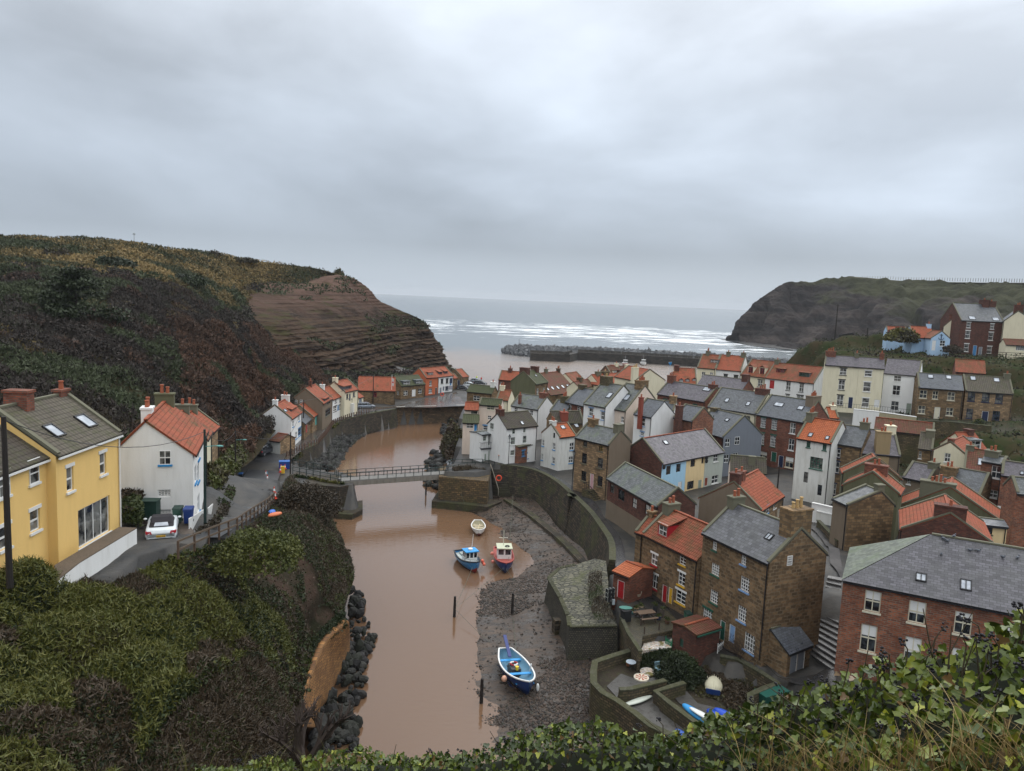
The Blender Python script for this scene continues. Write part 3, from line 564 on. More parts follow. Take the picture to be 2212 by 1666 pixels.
house('stone_cottage', 'stone cottage with flat grey dormer roof and white windows beside the long hall', 'B', (1545,308),(1755,290),7.8,4.1, rp=(1600,218), wall=STONE, roof=CTILE_G, cop='', wins=[(1585,368,38,42, 'w'),(1712,352,34,42, 'w'),(1516,368,18,34, 'w', 'l')], doors=[(1656,368,32,60, WHITE)], dorm=[(1596,300,60,38, 'flat', 'w', LEAD, 1, LEADR),(1705,290,60,38, 'flat', 'w', LEAD, 1, LEADR)])
house('orange_house', 'orange rendered three-storey house with white windows on the harbour front', 'B', (1762,236),(1875,228),9.1,4.1, rp=(1790,148), wall=PORANGE, roof=TILE, cop='l', wins=[(1804,282,22,45, 'ws'),(1802,348,30,42, 'ws')], doors=[(1853,350,18,60, WOODD)], dorm=[(1805,210,42,28, 'flat', 'w', LEAD)], side=PORANGE)
WPUB = house('harbour_pub', 'white harbourside pub with navy signboards and two dormers', 'B', (1877,228),(2003,213),8.9,4.1, rp=(1890,140), wall=PW, roof=TILE, cop='r', wins=[(1905,267,22,38, 'kb'),(1950,262,22,38, 'kb'),(1947,325,26,36, 'navy')], doors=[(1892,345,18,52, GREYP)], dorm=[(1892,202,28,26, 'cat', 'navy', LEAD),(1940,197,28,26, 'cat', 'navy', LEAD)])
house('stone_store', 'low stone store with orange roof right of the white pub', 'B', (2006,240),(2042,236),7.6,4.1, rp=(2005,200), wall=STONE, roof=TILE, cop='r')
house('stone_store', 'small detached stone building with orange roof at the seaward end of the quay', 'B', (2080,230),(2140,222),7.2,4.1, rp=(2055,160), wall=STONE, roof=TILE, cop='lr', doors=[(2052,275,22,45, NAVY, 'l')])
# ---- village beside the beck mouth
house('stone_house', 'stone house with mossy green roof nearest the harbour slip', 'R', (245,242),(640,280),('d', 165),4.5, rp=(520,155), wall=STONE, roof=CTILE_G, cop='', wins=[(395,350,100,80, 'w')], ch=[(700,190,1,.8,1., 1, PWD)])
house('small_house', 'little house with deep red roof and cream chimneys behind the green roof', 'R', (715,372),(905,388),('d', 156),5, rp=(850,225), wall=PCREAM, roof=TILE_M, cop='l', ch=[(640,240,1., .8,.9,2, PCREAM)])
house('cream_house', 'tall cream house with mossy roof on the rock above the beck', 'R', (440,450),(790,475),('d', 134),5, rp=(700,372), wall=PPINK, roof=CTILE_G, cop='l', wins=[(622,505,125,65, 'cr'),(605,662,60,65, 'w'),(540,825,80,70, 'bluel')])
house('cream_extension', 'upper extension with bright pantile roof left of the cream house', 'R', (210,532),(422,542),('d', 133),5, rp=(330,428), wall=PPINK, roof=TILE, cop='', wins=[(360,590,100,55, 'k')])
house('cream_extension', 'lower extension with mossy roof and bright blue door on the rock edge', 'R', (178,742),(428,752),('d', 129.5),5, depth=3.4, pitch=34, wall=PPINK, roof=CTILE_G, cop='', wins=[(290,788,110,80, 'w')], doors=[(380,832,52,150, BRIGHTB)], backf=1)
house('render_house', 'tall olive-stained rendered gable house with green roof and two big brick chimneys', 'C', (737,402),(845,383),('d', 172),5, rp=(705,284), wall=STONE, roof=CTILE_G, side=dict(l=POLIVE), cop='lr', wins=[(757,470,18,60, 'ws'),(812,462,18,60, 'ws')], sky=[(742,325,12,20)], ch=[(640,300,1.2,2.2,.9,0, BRICK_DK),(750,278,1.2,1.8,.9,0, BRICK_DK)])
house('long_roof_house', 'house with a wide weathered red roof and a row of six skylights', 'C', (868,498),(1103,468),('d', 186),5, rp=(905,297), wall=STONE, roof=TILE_D, cop='', sky=[(845,442,18,28),(888,435,20,30),(935,430,20,30),(978,422,20,30),(1027,418,22,30),(1057,415,20,30)], ch=[(830,300,.8,.8,1., 1, STONEG),(980,292,.9,.8,.8,2, BRICK),(1015,290,.9,.8,.9,2, STONEG)])
house('red_roof_house', 'brick house with red roof at the left edge of the village front', 'C', (412,360),(580,372),('d', 200),4.5, rp=(520,290), wall=BRICK, roof=TILE, cop='l', wins=[(435,392,16,22, 'ws')], ch=[(515,300,1., 1.2,.8,2, BRICK_DK)])
house('red_roof_house', 'small house with red roof just right of the six-skylight roof', 'C', (1065,378),(1165,362),('d', 212),4.5, rp=(1080,298), wall=PCREAM, roof=TILE_M, cop='r')
house('red_roof_house', 'low house with brownish red roof in front of the harbour-side orange roofs', 'C', (1130,440),(1282,408),('d', 180),5, rp=(1150,370), wall=PCREAM, roof=TILE_D, cop='', ch=[(1125,385,1.2,1.2,.8,2, STONE_MOSS)])
house('red_roof_house', 'house with hipped orange roof facing the harbour', 'C', (1150,385),(1310,412),('d', 190),5, rp=(1255,322), wall=PCREAM, roof=TILE, cop='', hip=(2.5,0), ch=[(1290,300,1., 1.4,1., 1, STONEG)])
house('red_roof_house', 'wide house with bright orange roof beside the large stone chimney stack', 'C', (1300,405),(1565,385),('d', 186),5, rp=(1440,308), wall=PCREAM, roof=TILE, cop='r', ch=[(1350,330,2., 1., .7,1, STONE_MOSS, POTY),(1580,350,1.4,1., .8,1, BRICK_DK)])
house('harbour_cottage', 'small white gabled cottage with chimney right at the harbour', 'S', (725,385),(932,372),('d', 218),4, gable=(815,262), length=7, wall=PCREAM, roof=TILE_D, ch=[(790,270,.8,1,.8,0, PCREAM)])
house('harbour_cottage', 'dark red roofed cottage with white dormer at the harbour', 'S', (525,355),(720,352),('d', 216),4, rp=(650,240), wall=BRICK, roof=TILE_D, cop='lr', dorm=[(612,345,80,45, 'flat', 'w', PCREAM)], ch=[(628,240,1,.8,.8,1, PCREAM)])
house('cream_house', 'large cream gable end with stepped chimney in front of the harbour', 'S', (935,475),(1403,470),('d', 176),4.5, gable=(1165,303), length=9, wall=PCREAM, roof=TILE, ch=[(1165,303,.9,1.6,.5,3, PCREAM, POTY, -4.)])
house('red_roof_house', 'long orange roof with a row of three lead dormers', 'S', (1560,525),(1915,545),('d', 180),5, rp=(1610,275), wall=PCREAM, roof=TILE, cop='r', dorm=[(1665,500,60,60, 'gab', 'w', LEAD),(1765,490,60,55, 'gab', 'w', LEAD),(1875,480,60,50, 'gab', 'w', LEAD)], ch=[(1470,285,1.2,2.2,.7,0, BRICK_DK)])
house('slate_house', 'white house with slate roof and small mid-roof brick stack', 'R', (955,467),(1390,535),11.5,5.5, rp=(1280,308), wall=PW, roof=SLATE_M, cop='lr', wins=[(1027,535,50,72, 'w'),(1275,585,50,85, 'w')], ch=[(1555,330,1.6,1,.8,1, BRICK),(1200,310,.5,.5,.1,1, BRICK, POT, -2.2)])
house('balcony_house', 'white house with mossy brown tiled roof and sage sash windows above the footbridge', 'R', (880,838),(1370,790),11.6,5.6, rp=(980,585), wall=PW, roof=CTILE_B, cop='', wins=[(990,875,42,88, 'sage'),(1165,862,38,80, 'sage'),(980,1035,70,115, 'sage'),(1168,1010,60,112, 'sage'),(973,1225,65,80, 'sage'),(645,795,52,92, 'sage', 'l')], sky=[(1127,745,50,60)], ch=[(770,630,1., 1.2,.7,2, BRICK_DK)])
BEXT = house('sunroom_extension', 'flat-roofed white extension with glazed doors and balcony', 'R', (480,945),(850,905),9.9,5.4, depth=3.2, pitch=7, wall=PW, roof=LEADR, cop='', wins=[(527,997,55,75, 'sage'),(628,1020,92,160,('sage',)[0])], doors=[(538,1310,36,145, SAGE),(606,1280,50,175, SAGE),(805,1240,30,130, SAGE)])
house('brick_outhouse', 'small red brick outhouse with blue barred windows above the quay wall', 'R', (1062,1135),(1300,1085),8.4,5.6, depth=3, pitch=10, wall=BRICK_OR, roof=STONEG, cop='', wins=[(1147,1235,50,85, 'bay'),(1238,1270,52,80, 'bay')], drain=False)
house('roughcast_house', 'tall white roughcast house with vivid orange roof and blue-framed windows', 'R', (1722,978),(1988,948),10.7,5, rp=(1900,752), wall=PWD, roof=TILE_O, cop='lr', wins=[(1925,1122,70,118, 'blue'),(1912,1335,75,105, 'blue'),(1463,1065,34,100, 'blue', 'l'),(1638,1122,40,108, 'blue', 'l'),(1643,945,22,80, 'k', 'l'),(1445,1290,34,100, 'blue', 'l'),(1628,1350,42,108, 'blue', 'l')], sky=[(1782,815,70,60),(1997,790,65,60)], ch=[(1600,770,.8,.9,.6,2, PWD)])
house('stone_house', 'three-storey sandstone house with pink door and moss-patched slate roof', 'C', (1092,868),(1388,940),13., 5, rp=(1370,792), wall=STONE_PALE, roof=SLATE_M, side=dict(l=STONE, r=PBROWN), cop='lr', wins=[(1175,925,36,50, 'kg'),(1315,968,36,50, 'ylw'),(1168,1055,45,92, 'kg'),(1308,1095,48,92, 'kg'),(1163,1210,45,88, 'kg'),(1305,1257,46,92, 'kg')], doors=[(1233,1258,32,135, PINKD)], ch=[(1245,760,1.3,1., .9,1, STONE),(1525,830,.9,1.3,.9,0, STONEG)])
house('slate_cottage', 'stone cottage with small slate roof beside dark stone chimney', 'C', (868,634),(1003,655),('d', 138),5.5, rp=(985,552), wall=STONE, roof=SLATE_B, cop='l', ch=[(995,550,1.2,1.2,.9,3, STONE_MOSS)])
house('brown_roof_cottage', 'low cottage with dark brown tiles and rust-red chimney', 'C', (900,745),(1165,745),('d', 126),5.5, rp=(1060,645), wall=STONE, roof=CTILE_B, cop='r', ch=[(965,700,1.2,1.2,.1,1, plain((.22,.05,.03),.8), POT, -1.4)])
house('brick_cottage', 'brick cottage with blue-grey slate roof and cream windows', 'C', (1005,556),(1168,594),('d', 138),5.5, rp=(1195,446), wall=BRICK, roof=SLATE_B, cop='lr', wins=[(1043,600,25,58, 'ws'),(1122,620,32,38, 'ws')], ch=[(1125,440,1.4,1.1,.6,0, STONE_MOSS)])
house('white_terrace', 'white brick house with cornflower blue lintels and slate roof', 'S', (108,835),(458,900),('d', 127),5.5, rp=(525,530), wall=PW, roof=SLATE_M, cop='lr', wins=[(220,975,72,130, 'skl'),(405,1032,60,130, 'skl')], sky=[(515,705,80,90)], ch=[(440,530,2., 1.2,1.2,1, STONE_MOSS, POTY)])
house('pink_terrace', 'pale pink house with mossy slate roof and large double skylight', 'S', (478,905),(785,958),('d', 126),5.5, rp=(925,545), wall=PPINK, roof=SLATE_M, cop='lr', wins=[(570,1025,52,160, 'wl'),(722,1095,48,100, 'ws')], sky=[(770,735,150,100, 'sk2')], ch=[(1120,570,1.5,2., .9,4, STONE)])
house('white_house', 'white house with dark slate roof and slender rust-red chimney', 'S', (912,1005),(1195,1060),('d', 121),5.5, rp=(1210,785), wall=PW, roof=SLATE_B, cop='l', wins=[(1055,1135,60,130, 'skl'),(1040,1325,60,60, 'skl')], ch=[(1240,800,.6,.6,.6,1, plain((.22,.05,.03),.8), POT, -3.4)])
house('white_house', 'plain white rear wing with slate roof right of the rust-red chimney', 'S', (1215,935),(1548,968),('d', 125),5.5, rp=(1420,806), wall=PW, roof=SLATE, cop='r', ch=[(1640,840,1.1,1.1,1., 1, STONE_PALE)])
house('brick_cottage', 'red brick cottage with dark slate roof and free-standing tall brick chimney', 'S', (1550,1062),(1850,1125),('d', 121),5.5, rp=(1860,888), wall=BRICK_OR, roof=SLATE_B, cop='lr', wins=[(1600,1200,62,135, 'ws')], ch=[(1880,890,.9,.9,.3,1, BRICK_DK, POT, -3.6)])
house('brick_house', 'long brick house with purple slate roof and green lintels', 'E', (55,745),(578,835),('d', 150),6, rp=(450,650), wall=BRICK, roof=SLATE_P, cop='lr', wins=[(140,812,58,34, 'grn'),(465,870,58,34, 'grn')], sky=[(600,693,90,45)], ch=[(190,612,1.4,1.2,1.2,3, BRICK),(720,695,1.6,1., .6,2, BRICK_DK)])
house('cream_house', 'cream house with wide grey slate roof and two rooflights in the village centre', 'E', (612,888),(1140,968),('d', 137),6, rp=(1030,720), wall=PCREAM, roof=SLATE, cop='lr', wins=[(1050,1020,50,60, 'k')], sky=[(820,815,45,45),(1053,855,45,45)], ch=[(1290,750,2.4,1.1,.8,3, BRICK_DK)])
house('brick_house', 'tall chequered brick house with green-trimmed sashes above a shopfront', 'E', (1148,972),(1668,1060),14.5,6, rp=(1570,803), wall=BRICK, roof=SLATE_B, cop='lr', wins=[(1218,1065,58,108, 'gr'),(1340,1085,62,110, 'gr'),(1543,1125,62,118, 'ws'),(1203,1240,58,128, 'gr'),(1325,1265,62,128, 'gr'),(1528,1305,62,128, 'ws'),(1210,1415,100,72, 'crb'),(1505,1500,90,118, 'crb')], doors=[(1413,1490,55,130, NAVY),(1335,1440,60,110, GREENP)], sky=[(1393,863,110,45),(1630,900,70,45)], ch=[(1770,840,1.4,2.6,.9,4, PBROWN)])
house('grey_house', 'slate grey rendered gable house with white casements', 'E', (440,1132),(783,1225),11.7,5, rp=(780,945), wall=BRICK_DK, side=dict(r=PGREY), roof=SLATE_B, cop='lr', wins=[(828,1285,52,88, 'w', 'r'),(930,1262,52,85, 'w', 'r'),(815,1460,52,88, 'w', 'r'),(915,1437,52,85, 'w', 'r')], sky=[(645,1000,45,40),(822,1032,45,35)], ch=[(620,925,1.2,1.2,.3,0, STONE_MOSS)])
TR = dict(rp=(320,1180), roof=SLATE_P, gutter=BLACK, ridge=TILE, drain=False)
house('terrace_house', 'sky blue rendered terrace house under a long purple slate roof', 'E', (105,1520),(785,1385),10.7,5.8, split=(0,.372), wall=PBLUE, side=dict(l=BRICK_DK), cop='l', wins=[(175,1587,50,98, 'br'),(285,1562,48,90, 'br')], doors=[(300,1765,42,100, WHITE)], sky=[(145,1280,50,50)], ch=(), **TR)
house('terrace_house', 'butter yellow rendered terrace house with sage green door', 'E', (105,1520),(785,1385),10.7,5.8, split=(.374,.68), wall=PBUT, cop='', wins=[(445,1505,50,88, 'k'),(552,1477,24,72, 'k'),(418,1752,72,88, 'k')], doors=[(520,1757,38,125, SAGE)], **TR)
house('terrace_house', 'grey-green rendered terrace house at the right end of the blue and yellow terrace', 'E', (105,1520),(785,1385),10.7,5.8, split=(.682,1), wall=PSAGE, cop='r', wins=[(697,1450,48,84, 'ws'),(688,1687,70,85, 'ws')], doors=[(592,1712,34,90, plain((.25,.06,.03),.5))], **TR)
house('brick_chapel', 'low brick building with lichen-patched slate roof above a rendered plinth', 'J', (890,292),(1445,606),10.2,4.9, rp=(1330,252), wall=BRICK_DK, roof=SLATE_M, cop='lr', plinth=(7.4, PBROWN), wins=[(937,410,45,98, 'k'),(1037,480,72,120, 'k'),(1182,570,50,112, 'kw'),(1337,650,82,115, 'kw')])
house('tiled_house', 'pink-white gabled house with dark brown moss-flecked tiles', 'I', (862,208),(1250,243),('d', 101),6, rp=(1180,74), wall=PPINK, roof=CTILE_B, cop='', wins=[(905,250,45,50, 'ws')], ch=[(1090,60,.9,.6,.3,0, STONEG, POT, -1.)])
house('long_house', 'long stone house under a broad orange pantile roof beside the cobbled street', 'I', (1190,650),(1440,485),9.2,6, rp=(950,320), wall=STONE_PALE, side=dict(l=PBROWN), roof=TILE, cop='l', backf=1.2, wins=[(1265,640,28,75, 'bluel'),(1345,590,28,70, 'ws')], doors=[(1385,680,25,90, PALEST)], ch=[(790,400,1., 1.2,1.1,1, BRICK_DK),(975,300,1., .8,1., 1, BRICK)])
house('red_trim_cottage', 'narrow stone cottage end with rust-brown chimney left of the red-trimmed cottage', 'J', (1200,882),(1280,912),9.9,4.8, rp=(1370,715), wall=STONE_NEAR, roof=TILE_M, cop='l', ch=[(1260,790,.7,.7,.5,1, STONE)])
house('red_trim_cottage', 'stone cottage pair with red-trimmed and yellow-trimmed windows and orange pantiles', 'J', (1282,905),(1885,1200),10.2,4.8, rp=(1770,728), wall=STONE_NEAR, roof=TILE_M, cop='l', wins=[(1400,1190,72,125, 'red'),(1385,1420,108,160, 'redd'),(1712,1195,72,110, 'yel'),(1700,1405,78,145, 'yel'),(1690,1605,112,140, 'yel')], doors=[(1513,1565,52,195, REDDOOR),(1577,1585,46,180, YELP)], dorm=[(1412,1010,105,150, 'cat', 'red', REDP)], ch=[(1570,650,1., 1.5,.7,2, STONEG)])
house('stone_house', 'big three-storey brown stone house with purple-grey slates and small-paned white windows', 'I', (560,892),(1290,1234),12.8,4.6, rp=(1220,705), wall=STONE_NEAR, roof=slate((.10,.10,.112),.42,.3), cop='lr', wins=[(683,1030,52,118, 'wg'),(690,1300,92,128, 'wgw'),(1003,1180,60,138, 'wb'),(1015,1460,102,160, 'wbw'),(675,1600,90,145, 'wgw'),(983,1789,98,172, 'wbw'),(602,1814,104,155, 'gr'),(1065,2107,122,205, 'wbw'),(1510,1200,55,105, 'w8', 'r')], doors=[(768,1970,58,220, GREENP),(873,2007,66,200, SKYB)], sky=[(1285,937,95,85, 'sk2')], ch=[(880,590,.8,1.4,.7,2, STONEG),(1600,850,1.3,2.2,1.6,3, STONE, POTY)])
house('brick_shed', 'small mono-pitch brick shed with ruined tile roof and green fascia', 'N', (1045,514),(1258,448),('d', 59.2),3.3, depth=2.6, pitch=9, wall=BRICK_DK, roof=TILE_D, cop='', gutter=GREENP, wins=[(918,580,34,78, 'grn', 'l')], drain=False)
house('slate_shed', 'lean-to store with neat slate roof and grey double doors at the foot of the steps', 'N', (1855,672),(2058,590),5.9,3.8, rp=(1790,440), pitch=36, wall=STONE_NEAR, roof=SLATE_B, cop='', doors=[(1908,758,62,190, GREYP),(1974,728,62,182, GREYP)], drain=False)
house('red_door_outhouse', 'tiny brick outhouse with red door and orange roof beside the lane', 'J', (955,1320),(1130,1390),7.3,4.7, depth=3.6, pitch=16, wall=BRICK, roof=TILE_O, cop='', doors=[(1030,1518,78,195, REDDOOR)], drain=False)
house('brick_hall', 'large red brick hall with hipped purple slate roof and cream sash windows', 'Q', (620,20),(2330,356),13.4,6.2, rp=(1563,-334), wall=BRICK_OR, roof=slate((.105,.10,.115),.42,.28), cop='', hip=(5.5,0), wins=[(878,215,145,185, 'crb'),(1270,310,155,195, 'crb'),(1675,408,160,200, 'crb'),(840,540,145,240, 'crb'),(1230,650,150,240, 'crb'),(1640,745,150,230, 'crb'),(2110,500,160,190, 'crb')], sky=[(1305,2,100,72, 'sk2'),(1700,70,105,95, 'sk2')])
# ---- high street and the upper village
house('white_tower_house', 'tall narrow white house with bright orange roof and green-framed window', 'E', (1590,1232),(1975,1296),14.9,6, rp=(1900,1040), wall=PWD, roof=TILE_O, cop='lr', wins=[(1718,1300,42,72, 'grw'),(1895,1335,42,66, 'grw'),(1803,1510,140,130, 'grw'),(1688,1665,48,118, 'k'),(1840,1807,48,118, 'k')], sky=[(1740,1197,50,45),(1925,1230,45,40)], ch=[(1740,1010,.9,1.8,.8,3, STONEG)])
house('stone_house', 'tall stone house with navy-surrounded windows beside the white tower house', 'G', (100,318),(428,368),('d', 103),6, rp=(410,155), wall=STONE, roof=SLATE, cop='l', wins=[(150,430,80,92, 'nv'),(135,585,85,125, 'nv'),(105,825,70,120, 'nv')], ch=[(560,165,1.2,.8,.8,2, STONEG)])
house('brown_gable_house', 'brown rendered house with purple slates, tan stack in front and white chimney', 'G', (415,428),(850,462),('d', 101),6.5, rp=(760,198), wall=PBROWN, roof=SLATE_P, side=dict(r=PBROWN), cop='lr', wins=[], ch=[(970,220,1.2,1.4,.8,1, PCREAM),(592,190,1.8,1.1,.35,2, plaster((.27,.2,.11)), POT, -3.1)])
house('tiled_cottage', 'small house with mossy concrete tiles behind the brown gable', 'G', (1045,378),(1205,398),('d', 116),7, rp=(1150,215), wall=STONE, roof=CTILE, cop='r', wins=[(1068,450,30,80, 'ws')], ch=[(1250,215,1.2,2., .5,0, STONEG)])
house('derelict_roof_house', 'long low building with sagging rust-brown tile roof below the cream terrace', 'G', (560,165),(1215,238),('d', 127),8, rp=(900,78), wall=STONE_MOSS, roof=TILE_D, cop='r')
house('cream_gable_house', 'cream gabled house with orange roof and one sash window', 'G', (1220,398),(1562,450),('d', 110),7, gable=(1400,318), length=8, wall=PCREAM, roof=TILE, wins=[(1368,480,68,98, 'ws')], ch=[(1400,318,.8,.8,.5,0, BRICK)])
house('dormer_house', 'orange roofed house with flat grey box dormer behind the cream gable', 'G', (1590,400),(1800,400),('d', 114),8, rp=(1680,215), wall=PCREAM, roof=TILE, cop='', dorm=[(1670,390,130,110, 'flat', 'w', PWD, 1, LEADR)], ch=[(1600,215,1,1.2,.6,0, BRICK_DK)])
house('tiled_cottage', 'cottage with dark maroon pantiles left of the brick houses', 'G', (1545,612),(1765,642),('d', 103),7, rp=(1700,400), wall=PWD, roof=TILE_D, cop='l', sky=[(1727,525,50,80)], ch=[(1300,500,1,1,.5,1, STONEG)])
house('brick_house', 'tall orange-brick house with white sash window at the right edge', 'G', (1745,520),(1985,560),('d', 92),7, rp=(1900,468), pitch=24, wall=BRICK_OR, roof=SLATE, cop='r', wins=[(1905,640,108,138, 'ws'),(1870,880,108,84, 'ws')], ch=[(1830,480,1.5,1.3,.6,2, STONEG)])
house('brick_house', 'orange-brick house with black downpipes and whitewashed base at the right edge', 'G', (1962,670),(2330,722),('d', 88),7, rp=(2150,548), wall=BRICK_OR, roof=SLATE_P, cop='l', plinth=(10.5, PW), wins=[(2120,960,34,118, 'ws')], sky=[(2190,650,45,40)])
house('brick_house', 'plain red brick wall house cut by the right edge of the picture', 'G', (2128,872),(2500,905),('d', 76),7, rp=(2250,720), wall=BRICK_OR, roof=SLATE_M, cop='l')
house('purple_roof_house', 'low brown house with purple slates and little white window', 'G', (882,692),(1160,752),('d', 96),7, rp=(1110,560), wall=PBROWN, roof=SLATE_P, cop='lr', wins=[(943,745,40,58, 'ws')], ch=[(1260,570,1., 1.2,.5,1, STONEG)])
house('slate_house', 'house with dark slates and broad stone chimney in the upper village', 'G', (1225,800),(1730,900),('d', 92),7, rp=(1520,612), wall=STONE, roof=SLATE, cop='lr', ch=[(1360,600,1.8,1., .2,2, STONE, POT, -1.)])
house('red_gable_house', 'orange roofed gable house behind the flat lead dormer', 'G', (225,655),(850,722),('d', 92),7.5, gable=(570,498), length=3., wall=POLIVE, roof=TILE)
house('red_gable_house', 'orange roofed house with wide brick chimney stack', 'G', (222,790),(830,890),('d', 84),7.5, gable=(545,655), length=4., wall=POLIVE, roof=TILE, ch=[(580,660,1., 2.4,.5,2, BRICK, POT, 0)])
house('stone_gable_house', 'blackened stone gable house with cream front at the top of the steps', 'G', (275,1012),(788,930),('d', 76),8, dR=77, gable=(640,866), length=2.6, wall=STONE, side=dict(l=PBROWN), roof=SLATE, ch=[(645,866,.7,.8,.7,0, STONEG)])
house('olive_gable_house', 'orange roofed house with olive-stained gable and four-pot chimney stack', 'G', (815,1028),(2000,1228),('d', 86),7, gable=(1395,815), length=6, wall=POLIVE, roof=TILE, ch=[(1300,815,1.1,3.6,.3,4, STONEG, POT, -1.2)])
house('yellow_cottage', 'pale yellow cottage front below the olive gable', 'G', (1745,1222),(2028,1256),('d', 74),7, depth=3, pitch=10, wall=PBUT, roof=SLATE_B, cop='', wins=[(1835,1290,60,75, 'kb')])
house('brick_gable_house', 'dark brick gable house with orange pantiles and heavy brick chimney', 'G', (868,1275),(1855,1432),('d', 69),7, gable=(1400,1115), length=8, wall=BRICK_DK, roof=TILE, ch=[(1400,1115,1., 2.6,.7,1, BRICK_DK)])
# ---- hill terraces
FT = dict(rp=(400,900), roof=SLATE_P, drain=False)
house('hill_terrace_house', 'cream four-storey house with black lintels on the upper terrace', 'F', (18,978),(670,1022),21.8,12, split=(0,.58), wall=PCREAM, cop='l', wins=[(220,1055,75,72, 'kb2'),(203,1200,70,108, 'kb2'),(185,1368,72,108, 'kb2')], doors=[(300,1395,52,122, NAVY)], ch=[(60,885,2,1,.9,3, BRICK),(420,905,.8,.8,.8,1, STONEG)], **FT)
house('hill_terrace_house', 'cream four-storey house with white lintels on the upper terrace', 'F', (18,978),(670,1022),21.8,12, split=(.582,1), wall=PCREAM, cop='', wins=[(497,1075,82,62, 'wl'),(482,1222,82,105, 'wl'),(465,1395,80,100, 'wl')], doors=[(590,1405,58,85, WHITE)], ch=[(690,925,.8,.8,1.1,1, BRICK)], **FT)
house('hill_terrace_house', 'bright white four-storey house beside the cream pair on the upper terrace', 'F', (670,1070),(1057,1102),20.6,12, rp=(880,925), wall=plaster((.74,.74,.73),.1), roof=SLATE_P, cop='r', wins=[(818,1130,82,62, 'ws'),(805,1260,85,108, 'ws'),(788,1430,85,100, 'ws')], doors=[(940,1470,58,135, SAGE)])
house('stone_terrace_house', 'brown stone house with cream-framed windows and plain dark slates', 'F', (1050,1226),(1548,1262),('d', 148),12.8, rp=(1310,1090), wall=STONE, roof=SLATE_B, cop='l', wins=[(1103,1302,82,88, 'cr'),(1235,1312,62,88, 'cr'),(1410,1325,82,92, 'cr'),(1085,1472,78,88, 'cr'),(1393,1495,78,88, 'cr')], doors=[(1253,1510,62,130, CREAMP)], sky=[(1182,1107,60,40),(1382,1115,60,40)])
house('stone_terrace_house', 'pale stone house with navy-framed windows and striped concrete tile roof', 'F', (1568,1264),(2095,1302),('d', 146),12.8, rp=(1800,1112), wall=STONE_PALE, roof=CTILE, cop='lr', wins=[(1632,1330,82,98, 'navy'),(1790,1342,86,98, 'navy'),(1938,1354,86,100, 'navy'),(1612,1515,72,108, 'navy'),(1905,1538,82,102, 'navy')], doors=[(1780,1560,74,140, NAVY)], sky=[(1650,1127,60,42),(1910,1145,65,42)], ch=[(2040,1130,1,1.2,.8,1, STONEG)])
house('hilltop_house', 'tall dark brick house with white lintels standing highest on the right', 'F', (1518,488),(1992,508),('d', 200),23, dR=199, rp=(1900,323), wall=BRICK_DK, roof=SLATE, cop='lr', wins=[(1602,542,45,58, 'wl'),(1862,557,42,58, 'wl'),(1592,645,52,85, 'wl'),(1847,665,52,88, 'wl'),(1577,790,52,85, 'wl'),(1830,815,52,78, 'wl')], doors=[(1668,828,42,125, BLUEP),(1728,842,38,120, GREYP)], sky=[(1640,462,70,35),(1900,475,70,35)], ch=[(1770,325,1.6,2.4,1.2,1, BRICK_DK),(2080,325,1.6,2., .9,1, BRICK_DK)])
house('hilltop_house', 'cream gable house with tall brick chimney at the right edge of the hilltop', 'F', (1995,500),(2340,500),('d', 197),23, dR=194, gable=(2150,392), length=8, wall=PCREAM, roof=SLATE, ch=[(2150,392,1.2,2., 1.6,2, BRICK_DK)])
house('hilltop_cottage', 'low cream cottage with small-paned window and dark red roof on the hilltop', 'F', (2012,757),(2330,765),('d', 191),23, dR=190, rp=(2150,705), wall=PCREAM, roof=TILE_D, cop='', wins=[(2170,795,95,52, 'w8')])
AC = house('anchor_cottage', 'pale blue cottage with anchor emblem on its gable', 'F', (1190,688),(1402,674),('d', 196),22.6, dR=195, gable=(1308,614), length=7, wall=PLB, roof=TILE_M, wins=[(1314,742,58,62, 'ws')], doors=[(1218,765,40,112, WHITE)], drain=False)
house('anchor_cottage_wing', 'pale blue wing with orange roof behind the anchor gable', 'F', (985,678),(1225,690),('d', 202),22.6, dR=201, rp=(1150,566), wall=PLB, roof=TILE, cop='l', ch=[(1290,572,1., 1.2,.8,2, PLB)])
house('hilltop_cottage', 'narrow white gabled house behind the pale blue cottage', 'F', (1328,560),(1508,572),('d', 206),22.6, dR=204, gable=(1420,482), length=8, wall=PCREAM, roof=TILE_M, wins=[(1458,612,26,62, 'k'),(1443,745,26,62, 'k')], ch=[(1420,482,1., 1.6,1.3,2, BRICK)])
house('hilltop_shed', 'low outbuilding with orange roof left of the pale blue cottage', 'F', (705,612),(925,620),('d', 214),22.6, dR=213, rp=(800,564), wall=PLB, roof=TILE, cop='lr')
house('hillside_shed', 'shed with steep two-tone pantile roof above the stone terrace houses', 'F', (1460,1055),(1785,1078),('d', 168),15.5, rp=(1600,930), wall=BRICK, roof=TILE_M, cop='')
